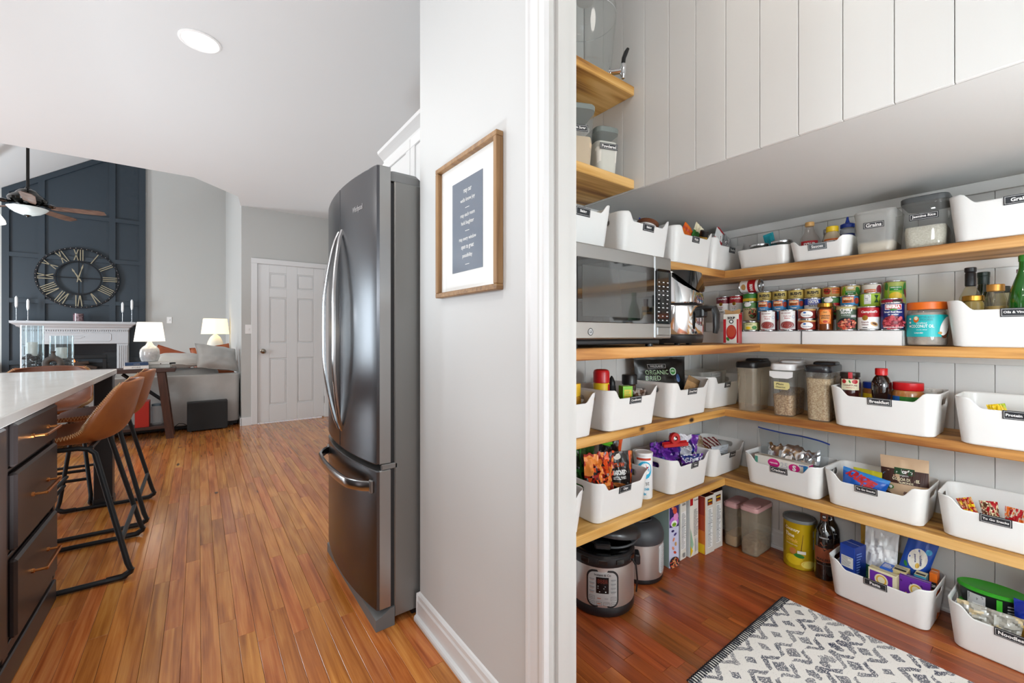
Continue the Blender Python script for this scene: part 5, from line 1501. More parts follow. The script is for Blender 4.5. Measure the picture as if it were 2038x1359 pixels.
# noodles bin
t = thing('food_tub', 'oval green lidded noodle tub in the Noodles bin', 'tub', inb('0b', -.078, .038, .112), -84)
def oval(w, d, z, n=36): return [(w / 2 * cos(2 * pi * i / n), d / 2 * sin(2 * pi * i / n), z) for i in range(n)]
MB().loft([oval(.150, .085, 0), oval(.156, .09, .006), oval(.178, .105, .072)]).build('bowl', mat('#16181a', .35), t)
MB().loft([oval(.182, .109, .0725), oval(.188, .114, .075), oval(.188, .114, .084), oval(.180, .107, .087), oval(.170, .098, .0855)]).build('lid', mat('#2f9a1e', .35), t)
MB().loft([oval(.168, .098, .002), oval(.174, .104, .006), oval(.176, .106, .014), oval(.168, .1, .018)]).build('lower_band', mat('#2f9a1e', .35), t)
P = Print().rect(-.062, -.018, .022, .066, LGREY).lines(-.060, -.020, .034, .064, 6, INK, 2).rect(-.05, -.024, .022, .032, WHITE).rect(.008, .022, .016, .070, mat('#3fae2a')).lines(.034, .064, .026, .060, 3, GREYP, 9)
P.build(t, lambda x, z, o: (x * 1.05, -(.0455 + .0095 * (z - .006) / .066) * sqrt(max(.02, 1 - (x * 1.05 / (.0785 + .0105 * z / .07)) ** 2)) - .0012 - o, z), 'label')
pouch('pasta_bag', 'clear crinkled bag of pale noodles at the front of the Noodles bin', 'pasta bag', inb('0b', -.070, -.050, .008), -86, .16, .150, .05, [mat('#a8a49a', .18, coat=.5), mat('#c9b48c', .3)], patches(2, 17), seed=111, wr=.6, pillow=True)
pouch('pasta_bag', 'shiny blue pasta bag with yellow pasta showing in the Noodles bin', 'pasta bag', inb('0b', .045, -.020, .008), -88, .17, .205, .08, [mat('#14288c', .22), PASTA, mat('#8fa6c8', .2)], lambda u, v: 1 if (v < .62 and u < .42 and noise.noise(Vector((u * 6, v * 7, 4))) > -.12) else (2 if (.52 < u < .66 and v < .7) else 0), seed=112, wr=.35)
boxed('stock_carton', 'tall navy carton leaning at the right edge of the Noodles bin', 'carton', inb('0b', .045, .068, .004), -90, .10, .05, .255, (mat('#141c5c', .35), mat('#101648', .35), mat('#141c5c', .35)), {'front': lambda P: P.rect(-.04, .03, .19, .215, MAROON).text('STOCK', 0, .16, w=.06, m=WHITE, bold=.04)})

# ------------------------------------------------------------------ on the pantry floor
# multi cooker with its lid swung open
t = thing('pressure_cooker', 'steel and black pressure cooker with keypad panel and open lid on the floor', 'pressure cooker', (1.394, 1.236, .0006), -46)
brushed = mat('#d6d5d2', .38, .85, bump=(40, .05), stretch=(1, 1, 40))
MB().lathe([(.118, .006), (.130, .004), (.136, .012), (.137, .034), (.134, .044)], 40).build('base', BLKPL, t)
MB().lathe([(.1345, .044), (.136, .048), (.136, .205)], 48, cap0=False, cap1=False).build('shell', brushed, t)
MB().lathe([(.1365, .203), (.139, .208), (.140, .228), (.138, .240), (.130, .246), (.122, .246), (.118, .240)], 40, cap0=False, cap1=False).build('collar', BLKPL, t)
MB().lathe([(.110, .244), (.124, .246), (.126, .2495), (.112, .2505), (.110, .248), (.108, .10), (0, .098)], 40, cap0=False, cap1=True).build('inner_pot', mat('#8e8f90', .2, 1.0), t)
for k in range(5):
    a = radians(-150 + k * 30)
    MB().cbox(-.018, .018, -.142, -.136, .216, .236, .002).build('lock_tab', BLKGL, t, rot=(0, 0, a + pi / 2), smooth=0)
pm = MB()
def cylpatch(x0, x1, z0, z1, r, rc, mb, n=14, mi=0):
    pts = [(px, pz) for px, pz, _ in rr(x1 - x0, z1 - z0, rc, 0, 5, (x0 + x1) / 2, (z0 + z1) / 2)]
    ring = lambda rad: [(rad * sin(px / .136), -rad * cos(px / .136), pz) for px, pz in pts]
    c0 = (x0 + x1) / 2
    k = len(pts)
    inner = [[(c0 + (px - c0) * s, (z0 + z1) / 2 + (pz - (z0 + z1) / 2) * s) for px, pz in pts] for s in (1, .75, .5, .25, .02)]
    rings = [ring(.1335)] + [[(r * sin(px / .136), -r * cos(px / .136), pz) for px, pz in q] for q in inner]
    return mb.loft(rings, False, True, mi=mi)
cylpatch(-.064, .064, .046, .194, .1385, .030, MB()).build('panel_bezel', BLKPL, t)
cylpatch(-.057, .057, .053, .187, .1396, .025, MB()).build('keypad', mat('#b9b9b7', .35, .4), t)
P = Print()
P.text('Instant & Co', 0, .177, w=.066, h=.009, m=INK, bold=.02)
P.rect(-.026, .024, .104, .168, mat('#0b0b0d', .15))
P.text('8888', -.001, .152, w=.040, h=.017, m=mat('#6a2416', .4), bold=.0)
P.lines(-.020, .020, .120, .136, 2, LGREY, 3, .25); P.rect(-.014, -.010, .110, .112, WHITE); P.rect(.010, .014, .109, .113, WHITE)
for sx in (-1, 1):
    for i in range(4):
        z = .158 - i * .016
        P.rect(sx * .042 - .010, sx * .042 + .010, z - .0025, z + .0025, GREYP)
        P.rect(sx * .042 - .007, sx * .042 + .006, z - .0055, z - .004, mat('#a0522c') if sx < 0 else GREYP)
for j in range(2):
    for i in range(4):
        xc, zc = -.042 + i * .028, .086 - j * .020
        if not (j == 0 and i in (1, 2)): P.frame(xc - .011, xc + .011, zc - .007, zc + .007, .0009, INK)
        P.rect(xc - .007, xc + .007, zc - .0015, zc + .0015, GREYP if i != 1 else mat('#a0522c'))
P.build(t, on_cyl(.1398 * 1.0), 'key_marks')
for s in (-1, 1):
    h_ = MB().cbox(s * .136 if s > 0 else -.160, .160 if s > 0 else -.136, -.028, .028, .170, .212, .005)
    h_.build('side_handle', BLKPL, t, smooth=0)
lidt = MB()
lidt.M = Matrix.Translation((.040, .044, .293)) @ Matrix.Rotation(radians(-10), 4, 'X') @ Matrix.Rotation(radians(5), 4, 'Y')
lidt.lathe([(0, .026), (.07, .025), (.110, .018), (.128, .006), (.132, -.004), (.130, -.016), (.118, -.020), (.110, -.014), (.08, -.010), (0, -.010)], 44, cap0=False, cap1=False)
lo = lidt.build('open_lid', mat('#2c2d2f', .3, coat=.3), t)
MB().tube([(.040 + .118 * cos(a), .044 + .118 * sin(a), .276 + .018 * sin(a)) for a in [2 * pi * i / 32 for i in range(32)]], .005, 8, closed=True).build('sealing_ring', mat('#3a3b3d', .5), lo)
MB().cbox(-.030, .035, -.100, -.062, .256, .280, .006).build('lid_handle', BLKPL, lo, smooth=0)
MB().tube([(.10, -.06, .245), (.135, -.085, .20), (.142, -.075, .13), (.139, -.06, .08)], .0035, 6).build('cord', BLKPL, t)

t = thing('pressure_cooker', 'steel pressure cooker with a closed dark grey lid on the floor', 'pressure cooker', (1.690, 1.268, .0006), -30)
MB().lathe([(.098, .006), (.110, .004), (.114, .012), (.113, .024)], 40).build('base', BLKPL, t)
MB().lathe([(.1125, .024), (.114, .028), (.114, .178)], 48, cap0=False, cap1=False).build('shell', brushed, t)
MB().lathe([(.1145, .177), (.117, .181), (.1175, .205), (.114, .222), (.104, .242), (.086, .254), (.060, .260), (.057, .257), (0, .257)], 44, cap0=False).build('lid', mat('#3f4144', .45), t)
MB().tube([(.055 * cos(a), .03 * sin(a) - .02, .2625) for a in [2 * pi * i / 24 for i in range(24)]], .004, 6, closed=True).build('lid_ring', mat('#34363a', .4), t)
cyl2 = MB()
pts = [(px, pz) for px, pz, _ in rr(.052, .130, .014, 0, 4, .088, .106)]
def onr(r, q): return [(r * sin(px / .114), -r * cos(px / .114), pz) for px, pz in q]
cyl2.loft([onr(.112, pts), onr(.1165, pts), onr(.1172, [(.088 + (px - .088) * .9, .106 + (pz - .106) * .95) for px, pz in pts]), onr(.1172, [(.088 + (px - .088) * .02, .106 + (pz - .106) * .02) for px, pz in pts])], False, True).build('keypad', mat('#c4c5c6', .4), t)
P = Print()
for i in range(6): P.frame(.072, .104, .052 + i * .019, .064 + i * .019, .001, GREYP)
P.build(t, on_cyl(.1174), 'key_marks')

# cereal and snack boxes stored spine out
NUT = lambda z0=.05, z1=.26, sd=0: (lambda P: P.rect(-.022, .022, z0, z1, WHITE).lines(-.020, .020, z0 + .004, z1 - .004, 26, GREYP, sd, .4).rect(-.021, .021, z0 + (z1 - z0) * .62, z0 + (z1 - z0) * .625, INK, 1).rect(-.021, .021, z0 + (z1 - z0) * .35, z0 + (z1 - z0) * .355, INK, 1))
def gran(P):
    P.rect(-.031, .031, .196, .300, mat('#2a1f5c')); P.ell(0, .222, .030, .026, mat('#b56ac8')); P.ell(.012, .245, .016, .02, mat('#d88ac0')); P.ell(0, .212, .020, .016, WHITE); P.ell(0, .208, .014, .010, LIME); P.text('CASCADE', 0, .209, w=.026, m=DGREEN, bold=.04); P.ell(.004, .276, .014, .018, FOODR, rot=20); P.ell(-.01, .29, .008, .006, FOODP)
    for i, (xx, zz) in enumerate(((-.010, .178), (.006, .160), (-.004, .136), (.010, .112), (-.008, .094), (.004, .072))): P.ell(xx, zz, .010, .006, (mat('#2a1f5c'), mat('#4a3a7c'), FOODP, TAN, FOODP, FOODR)[i], rot=30 * i)
    P.ell(0, .022, .033, .030, INK); P.bits(0, .022, .027, .024, [FOODR, TAN, FOODP], 30, .005, 3)
boxed('cereal_box', 'lavender granola box with a dark purple top, nearest the pressure cookers', 'cereal box', (1.884, 1.283, 0), -10, .066, .19, .305, (mat('#c9cbe4', .4), mat('#a9c4bf', .4), mat('#3a2f6c', .4)), {'front': gran})
boxed('cereal_box', 'white box spine with nutrition panel right of the lavender box', 'cereal box', (1.968, 1.296, 0), 2, .055, .185, .315, (OFFW, LGREY, WHITE), {'front': lambda P: (NUT(.05, .24, 3)(P), P.text('GRANOLA', 0, .29, w=.036, m=INK, bold=.03), P.text('BITES', 0, .278, w=.03, m=INK, bold=.03), P.rect(-.01, .01, .012, .034, GREYP))})
boxed('cereal_box', 'white box with a red square and green base in the row of box spines', 'cereal box', (2.049, 1.283, 0), 0, .078, .185, .312, (OFFW, mat('#d2d6d4', .4), WHITE), {'front': lambda P: (P.rect(-.038, -.012, .262, .300, RED), P.lines(-.006, .036, .10, .24, 18, GREYP, 5), P.text('Toasted', .012, .285, w=.04, m=INK), P.rect(.006, .030, .020, .085, LGREY), P.poly([(-.038, .012), (-.010, .06), (-.038, .15)], mat('#9ac0a4')), P.poly([(-.038, .006), (-.016, .03), (-.038, .06)], YEL))})
ORB = mat('#b0401c', .4)
def orf(P):
    P.rect(-.022, .022, .250, .284, mat('#4a1414')); P.text('HOMETOWN', 0, .272, w=.036, h=.010, m=YEL, bold=.05); P.text('Oats', 0, .256, w=.032, h=.012, m=ORANGE, bold=.04, slant=.2)
    NUT(.03, .235, 7)(P)
boxed('cereal_box', 'orange and maroon cereal box spine, left of two', 'cereal box', (2.143, 1.250, 0), -3, .080, .19, .298, (mat('#d8d3c8', .4), mat('#d0701e', .4), mat('#3c1212', .4)), {'front': orf, 'left': lambda P: P.rect(-.09, .09, .20, .296, mat('#8c2418')).rect(-.09, .09, .002, .05, YEL).rect(-.09, .09, .12, .2, ORB)})
boxed('cereal_box', 'orange and maroon cereal box spine, right of two', 'cereal box', (2.231, 1.252, 0), -3, .080, .19, .300, (mat('#d8d3c8', .4), mat('#d0701e', .4), mat('#3c1212', .4)), {'front': orf, 'left': lambda P: P.rect(-.09, .09, .20, .296, mat('#8c2418')).rect(-.09, .09, .12, .2, ORB)})
boxed('storage_box', 'black box with a pale ornament in the dark corner', 'box', (2.372, 1.310, 0), -12, .16, .10, .342, (mat('#141416', .4), mat('#1a1a1c', .4), mat('#141416', .4)), {'front': lambda P: P.ell(.03, .29, .032, .036, mat('#4a4a4a')).ell(.03, .29, .026, .030, mat('#141416', .4)).ell(.03, .29, .012, .016, mat('#6a6a6a'))})

# pink lidded containers
pinkl = mat('#c79a98', .35)
smoky = clear('smoky_plastic', '#eae6de', .30, .18, .6, '#c4b8a4')
def pinkc(label, loc, w, d, h, fill, fm, rz=-90):
    t = thing('food_container', label, 'container', (loc[0], loc[1], .0006), rz)
    MB().loft([rr(w * .9 - .006, d * .94 - .006, .014, 0), rr(w * .9, d * .94, .016, .004), rr(w * .97, d * .98, .018, h - .03), rr(w, d, .02, h - .024), rr(w, d, .02, h)], True, False).build('tub', smoky, t)
    MB().loft([rr(w * .85, d * .9, .014, .005), rr(w * .87, d * .92, .014, fill * .7), rr(w * .8, d * .85, .012, fill)]).build('contents', fm, t)
    l = MB().loft([rr(w * 1.03, d * 1.02, .022, h - .006), rr(w * 1.05, d * 1.03, .024, h), rr(w * 1.05, d * 1.03, .024, h + .008), rr(w * .98, d * .99, .022, h + .014), rr(w * .90, d * .94, .02, h + .012)]).build('lid', pinkl, t)
    MB().loft([rr(w * .8, d * .34, .012, h + .012, 4, 0, -d * .28), rr(w * .8, d * .34, .012, h + .020, 4, 0, -d * .28), rr(w * .68, d * .28, .010, h + .022, 4, 0, -d * .28)]).build('flip_cap', pinkl, l)
pinkc('smoky container with a pink lid against the black box, smaller of two', (2.372, 1.130, 0), .074, .160, .215, .055, mat('#c8a070', .7))
pinkc('smoky container with a pink lid in front, larger of two', (2.366, 1.026, 0), .088, .190, .232, .075, mat('#9c8464', .8, var=('#7c6448', 60.0)))

# lemonade tin
def lem(P):
    P.poly([(-.078, .066), (-.074, .205), (-.02, .196), (.012, .17), (.004, .085), (-.03, .07)], mat('#4a1e0c'))
    P.text('Country', -.036, .186, w=.068, h=.020, m=CREAM, bold=.04, rot=-4); P.text('Time', -.046, .160, w=.044, h=.018, m=CREAM, bold=.04, rot=-4); P.text('Drink', -.034, .136, w=.052, h=.018, m=mat('#e8b84a'), bold=.04, rot=-4); P.text('lemonade mix', -.036, .116, w=.05, m=CREAM, rot=-4)
    P.rect(.058, .108, .155, .188, mat('#d8d4b0')).lines(.060, .106, .158, .186, 5, BLUE, 2); P.rect(.058, .108, .10, .15, mat('#c8cdb4')).lines(.060, .106, .103, .147, 7, BLUE, 3)
    P.ell(-.026, .044, .038, .024, mat('#e2c21a')); P.ell(.034, .030, .036, .022, mat('#d8a81a')); P.ell(.034, .030, .031, .018, mat('#efdc6a')); P.ell(-.006, .068, .022, .010, GREEN, rot=-10); P.rect(-.012, .022, .078, .092, OFFW); P.ell(-.03, .086, .014, .016, mat('#c07a3a'))
t = thing('drink_mix_canister', 'large yellow lemonade tin with grey lid on the floor', 'canister', (2.392, .838, .0006), -66)
MB().lathe([(.062, .001), (.0655, 0), (.0665, .003), (.0655, .007), (.0655, .217), (.0665, .220)], 44).build('tin', mat('#c9a812', .35, .3), t)
MB().lathe([(.0675, .2205), (.069, .222), (.069, .232), (.067, .236), (.062, .236), (.060, .232), (0, .232)], 44).build('lid', mat('#6e7272', .45), t)
P = Print(); lem(P); P.build(t, on_cyl(.0657), 'print')

# wine bottles
def wine(label, loc, rz, art=True, s=1.0):
    t = thing('wine_bottle', label, 'wine bottle', (loc[0], loc[1], .0006), rz)
    b = MB().lathe([(.032, .0), (.0375, .003), (.038, .012), (.038, .195), (.036, .212), (.028, .232), (.018, .248), (.0148, .262), (.0140, .290)], 36).build('bottle', mat('#0e0a0a', .06, coat=1.0), t)
    MB().lathe([(.0146, .258), (.0150, .300), (.0158, .301), (.0158, .312), (.0145, .316), (0, .316)], 24, cap0=False).build('neck_foil', mat('#7c3f22', .35), t)
    P = Print()
    P.rect(-.044, .044, .085, .150, mat('#8e4a2c')); P.poly([(-.03, .150), (-.012, .176), (-.004, .160), (.008, .168), (.03, .150)], mat('#8e4a2c')); P.poly([(-.022, .14), (-.01, .158), (.0, .142), (.012, .155), (.022, .135), (.01, .146), (0, .136), (-.01, .150)], mat('#2a1410'))
    P.text('MALBEC', 0, .096, w=.060, h=.012, m=mat('#2a1410'), bold=.03); P.rect(-.030, .030, .070, .074, mat('#4a4846')); P.text('RESERVA', 0, .196, w=.036, h=.006, m=LGREY)
    P.build(b, on_cyl(.0382), 'label')
    Print().ell(0, .286, .009, .010, BLACK).text('90', 0, .286, h=.009, m=WHITE, bold=.03).build(t, on_cyl(.0152), 'neck_print')
wine('dark wine bottle with a copper coloured label on the floor', (2.355, .722, 0), -72)
wine('second wine bottle close behind the copper labelled one', (2.436, .722, 0), -60)

# ------------------------------------------------------------------ rug
def rug_mat():
    m, nt, bs = newmat('woven_rug')
    tc = nn(nt, 'ShaderNodeTexCoord')
    nz = nn(nt, 'ShaderNodeTexNoise', i_Vector=tc.outputs['Object'], i_Scale=30.0, i_Detail=3.0)
    wob = nn(nt, 'ShaderNodeVectorMath', operation='SCALE', i_0=nz.outputs['Color'])
    wob.inputs[3].default_value = .026
    pos = nn(nt, 'ShaderNodeVectorMath', operation='ADD', i_0=tc.outputs['Object'], i_1=wob.outputs[0])
    sx = nn(nt, 'ShaderNodeSeparateXYZ', i_0=pos.outputs[0])
    def M(op, a, b=None, c=None):
        n = nn(nt, 'ShaderNodeMath', operation=op)
        for i, v in enumerate((a, b, c)):
            if v is None: continue
            if isinstance(v, (int, float)): n.inputs[i].default_value = v
            else: nt.links.new(v, n.inputs[i])
        return n.outputs[0]
    X, Y = sx.outputs[0], sx.outputs[1]
    def diamond(px, py, ox, oy, r0, asp=1.0):
        u = M('ABSOLUTE', M('SUBTRACT', M('FRACT', M('ADD', M('MULTIPLY', X, 1 / px), ox)), .5))
        v = M('ABSOLUTE', M('SUBTRACT', M('FRACT', M('ADD', M('MULTIPLY', Y, 1 / py), oy)), .5))
        d = M('ADD', M('MULTIPLY', u, px), M('MULTIPLY', v, py * asp))
        return M('LESS_THAN', d, r0), d
    A, dA = diamond(.105, .15, 0, 0, .027)
    B, dB = diamond(.105, .15, .5, .5, .020)
    Cc, dC = diamond(.105, .15, 0, 0, .066)
    ring = M('MULTIPLY', Cc, M('GREATER_THAN', dA, .043))
    # break the ring into chevrons
    gate = M('GREATER_THAN', M('FRACT', M('ADD', M('MULTIPLY', Y, 1 / .075), .2)), .40)
    ring = M('MULTIPLY', ring, gate)
    D, dD = diamond(.0417, .350, 0.5, .25, .017, .55)
    band = M('LESS_THAN', M('ABSOLUTE', M('SUBTRACT', M('FRACT', M('MULTIPLY', Y, 1 / .35)), .25)), .045)
    D = M('MULTIPLY', D, band)
    s = M('MINIMUM', M('ADD', M('ADD', A, B), M('ADD', ring, D)), 1.0)
    n2 = nn(nt, 'ShaderNodeTexNoise', i_Vector=tc.outputs['Object'], i_Scale=230.0, i_Detail=3.0)
    n3 = nn(nt, 'ShaderNodeTexNoise', i_Vector=tc.outputs['Object'], i_Scale=7.0, i_Detail=2.0)
    wear = M('MULTIPLY', M('GREATER_THAN', n2.outputs[0], .43), M('MULTIPLY_ADD', n3.outputs[0], .9, .35))
    f = M('MINIMUM', M('MULTIPLY', s, wear), 1.0)
    speck = M('MULTIPLY', M('GREATER_THAN', n2.outputs[0], .64), .22)
    f = M('MAXIMUM', f, speck)
    mx = nn(nt, 'ShaderNodeMixRGB', i_0=f, i_1=L('#e6e3dd'), i_2=L('#27304a'))
    nt.links.new(mx.outputs[0], bs.inputs['Base Color'])
    bs.inputs['Roughness'].default_value = .95
    add_bump(nt, bs, n2.outputs[0], .5, .002)
    return m
t = thing('rug', 'white and navy patterned rug on the pantry floor', 'rug', (1.655, .1, .0006))
MB().cbox(-.372, .367, -.75, .668, 0, .008, .003).build('pile', rug_mat(), t, smooth=0)
m = MB()
k = 0
while k * .012 < .735:
    x_ = -.37 + k * .012
    m.tube([(x_, .642, .0085), (x_ + .0012, .660, .0096), (x_ + .0015, .6705, .007), (x_ + .0015, .672, .002)], .0024, 5)
    k += 1
o = m.build('stitched_edge', mat('#22242c', .9), t)
o['kind'] = 'stuff'

# ------------------------------------------------------------------ let the contents of each bin settle clear of its walls and of one another
from mathutils.bvhtree import BVHTree
def tree_of(root, shrink=None):
    vs, ps = [], []
    kids = {}
    for o in COL.objects:
        if o.parent: kids.setdefault(o.parent, []).append(o)
    def walk(o, M):
        M = M @ o.matrix_basis
        if o.type == 'MESH' and o.name.split('.')[0] not in ('print', 'lettering', 'label', 'label_tag', 'flap_seam'):
            b = len(vs)
            vs.extend(M @ v.co for v in o.data.vertices)
            ps.extend(tuple(b + i for i in p.vertices) for p in o.data.polygons)
        for c in kids.get(o, ()): walk(c, M)
    walk(root, Matrix.Identity(4))
    return vs, ps
def settle():
    roots = [o for o in COL.objects if o.get('category') and o['category'] not in ('shelf', 'storage bin')]
    bins_ = [o for o in COL.objects if o.get('category') == 'storage bin']
    for b in bins_:
        inv = b.matrix_basis.inverted()
        shell = [c for c in COL.objects if c.parent == b and c.name.split('.')[0] == 'body'][0]
        K = b.matrix_basis @ Matrix.Diagonal((.984, .978, 1, 1))
        bt = BVHTree.FromPolygons([K @ v.co + Vector((0, 0, .0026)) for v in shell.data.vertices], [tuple(p.vertices) for p in shell.data.polygons])
        inside = []
        for r in roots:
            q = inv @ r.location
            if abs(q.x) < .17 and abs(q.y) < .115 and -.005 < q.z < .19:
                inside.append(r)
        done = []
        for r in inside:
            c0 = b.location
            for it in range(9):
                vs, ps = tree_of(r)
                t_ = BVHTree.FromPolygons(vs, ps)
                bad = bool(t_.overlap(bt))
                hit = [d for d, dt in done if t_.overlap(dt)]
                if not bad and not hit:
                    break
                if bad:
                    r.scale = (r.scale[0] * .968, r.scale[1] * .968, r.scale[2])
                    r.location += Vector(((c0.x - r.location.x) * .08, (c0.y - r.location.y) * .08, .0016))
                for d in hit[:2]:
                    v = r.location - d.location
                    v.z = 0
                    r.location += v.normalized() * .0035 if v.length > 1e-4 else Vector((.003, 0, 0))
            vs, ps = tree_of(r)
            done.append((r, BVHTree.FromPolygons(vs, ps)))
settle()

# ------------------------------------------------------------------ picture on the wing wall
oakf = wood('oak_frame', ('#6b4a2c', '#8f6a42', '#a8845a'), (1.5, 60, 60), .45, bump=.08)
oakfv = wood('oak_frame_v', ('#6b4a2c', '#8f6a42', '#a8845a'), (60, 60, 2), .45, bump=.08)
t = thing('framed_print', 'framed blue grey print with white lettering in an oak frame', 'framed picture', (.7148, 1.201, 1.499), -90)
W_, H_ = .195, .2315
fw, fd = .017, .026
for nm, x0, x1, z0, z1, m_ in (('frame_side', -W_, W_, H_ - fw, H_, oakf), ('frame_side', -W_, W_, -H_, -H_ + fw, oakf), ('frame_side', -W_, -W_ + fw, -H_ + fw, H_ - fw, oakfv), ('frame_side', W_ - fw, W_, -H_ + fw, H_ - fw, oakfv)):
    MB().cbox(x0, x1, -fd, 0, z0, z1, .002).build(nm, m_, t, smooth=0)
MB().box(-W_ + fw, W_ - fw, -.008, -.002, -H_ + fw, H_ - fw).build('mat_board', mat('#ecebe8', .7), t, smooth=0)
pz_ = MB().box(-.0965, .0965, -.0095, -.008, -.153, .151).build('art_print', mat('#5d6878', .6), t, smooth=0)
P = Print()
for s_, z_, w_ in (('may our', .108, .050), ('walls know joy', .080, .092), ('may each room', .030, .090), ('hold laughter', .004, .080), ('may every window', -.048, .108), ('open to great', -.076, .080), ('possibility', -.104, .062)):
    P.text(s_, .006, z_, w=w_, h=.0165, m=WHITE, bold=.008)
for z_ in (.054, -.022, -.132): P.rect(-.007, .019, z_ - .0008, z_ + .0008, WHITE)
P.build(pz_, on_front(-.0095), 'lettering')
MB().box(-W_ + fw, W_ - fw, -.0165, -.0150, -H_ + fw, H_ - fw).build('glazing', clear('picture_glass', '#ffffff', .0, .02, .7), t, smooth=0)

# ------------------------------------------------------------------ refrigerator
t = thing('refrigerator', 'stainless French door refrigerator with curved front', 'refrigerator', (.595, 1.982, .0006), -90)
HW = .378                                   # local x = -(world y - 1.982); local -y = room side
fside = mat('#8b8b89', .42, .75, bump=(90, .05), stretch=(1, 1, 6))
fdoor = mat('#58595c', .27, 1.0, bump=(14, .012), stretch=(1, 1, 40))
fedge = mat('#a9a9a8', .3, .9)
MB().cbox(-HW, HW, .022, .74, .03, 1.738, .004).build('cabinet', fside, t, smooth=0)
MB().box(-HW + .01, HW - .01, .006, .024, .06, 1.73).build('gasket', mat('#2a2b2c', .6), t, smooth=0)
def bulge(x): return -.047 - .038 * (1 - (x / HW) ** 2)
def fdoor_mesh(x0, x1, z0, z1, nm, handle_mat=None):
    m = MB()
    n = 16
    xs = [x0 + (x1 - x0) * i / n for i in range(n + 1)]
    e = .004
    prof = []
    for z, ins in ((z0, e), (z0 + e, 0), (z1 - e, 0), (z1, e)):
        ring = [(x0 + ins, .006, z)] + [(x0 + .001 + ins, bulge(x0) + .010, z)]
        ring += [(min(max(x, x0 + .006 + ins), x1 - .006 - ins), bulge(x) + ins * .6, z) for x in xs]
        ring += [(x1 - .001 - ins, bulge(x1) + .010, z), (x1 - ins, .006, z)]
        prof.append(ring)
    m.loft(prof)
    for i, f in enumerate(m.f):
        c = [sum(m.v[k][j] for k in f) / len(f) for j in range(3)]
        if c[1] > bulge(c[0]) + .012 or len(f) > 4: m.mi[i] = 1
    return m.build(nm, [fdoor, fedge], t, smooth=25)
dr = fdoor_mesh(.0025, HW, .635, 1.788, 'right_door')
dl = fdoor_mesh(-HW, -.0025, .635, 1.788, 'left_door')
fz_ = fdoor_mesh(-HW, HW, .075, .612, 'freezer_drawer')
def handle(sg, par):
    pts, N_ = [], 22
    for i in range(N_ + 1):
        s = i / N_
        z = .71 + (1.60 - .71) * s
        k = sin(pi * s)
        pts.append((sg * (.026 + .062 * k ** .9), bulge(0) + .004 - .052 * min(1, k * 1.15) ** .7, z))
    m = MB()
    rings = []
    for i, p in enumerate(pts):
        w_, d_ = .011, .008
        rings.append([(p[0] + a * w_, p[1] + b * d_, p[2]) for a, b in ((1, -.5), (.5, -1), (-.5, -1), (-1, -.5), (-1, .6), (1, .6))])
    m.loft(rings)
    o = m.build('door_handle', mat('#c9cacb', .18, 1.0), par, smooth=50)
handle(1, dr); handle(-1, dl)
pts = []
rings = []
for i in range(27):
    s = i / 26
    x = -.33 + .66 * s
    k = min(1, sin(pi * s) * 2.2) ** .6
    y = bulge(x) + .002 - .050 * k
    rings.append([(x, y + a * .007, .545 + b * .020) for a, b in ((-1, -.7), (-1, .7), (-.4, 1), (1, .8), (1, -.8), (-.4, -1))])
MB().loft(rings).build('drawer_handle', mat('#c0c1c2', .22, 1.0), fz_, smooth=40)
for x in (.333, -.333):
    MB().cbox(x - .012, x + .012, bulge(x) - .006, bulge(x) + .02, .520, .570, .003).build('handle_post', fedge, fz_, smooth=0)
P = Print().text('Whirlpool', .215, 1.648, w=.095, h=.030, m=mat('#d9dadb', .2, 1.0), bold=.01)
P.build(dr, lambda x, z, o: (x, bulge(x) - o - .0006, z), 'logo')
for sx in (-1, 1):
    MB().loft([rr(.085, .15, .02, 1.739, 4, sx * .325, .065), rr(.085, .15, .02, 1.768, 4, sx * .325, .065), rr(.065, .12, .02, 1.782, 4, sx * .325, .070)]).build('hinge_cover', mat('#7f8080', .45), t)
    MB().cbox(sx * HW - .012, sx * HW + .012 if sx < 0 else sx * HW, -.030, .034, .6125, .6345, .003).build('mid_hinge', mat('#9a9a99', .35, .9), t, smooth=0)
MB().prism([(-.052, .0), (.022, .0), (.022, .072), (.006, .072), (-.030, .050), (-.052, .044)], -HW, HW, 'x').build('kick_grille', mat('#6c6d6d', .5), t, smooth=0)
for sx in (-1, 1):
    MB().cbox(sx * .33 - .03, sx * .33 + .03, .1, .7, 0, .032, .004).build('roller_foot', BLKPL, t, smooth=0)

# cabinet above the refrigerator
t = thing('wall_cabinet', 'white wall cabinet with crown moulding above the refrigerator', 'cabinet', (.84, 1.982, 1.80), -90)
cabw = mat('#e4e4e4', .35)
MB().box(-.39, .39, .022, .60, .0, .318).build('carcass', cabw, t, smooth=0)
for sx, x0, x1 in ((1, .003, .388), (-1, -.388, -.003)):
    m = MB()
    m.box(x0 + .05, x1 - .05, .008, .022, .065, .255)
    d_ = m.build('door', cabw, t, smooth=0)
    for a in ((x0, x1, .015, .065), (x0, x1, .255, .305)):
        MB().cbox(a[0], a[1], .0, .022, a[2], a[3], .003).build('rail', cabw, d_, smooth=0)
    for a in ((x0, x0 + .05), (x1 - .05, x1)):
        MB().cbox(a[0], a[1], .0, .022, .065, .255, .003).build('stile', cabw, d_, smooth=0)
MB().prism([(.022, .308), (.010, .308), (.006, .322), (-.010, .338), (-.026, .352), (-.030, .366), (.022, .366)], -.39, .39, 'x').build('crown_moulding', cabw, t, smooth=0)

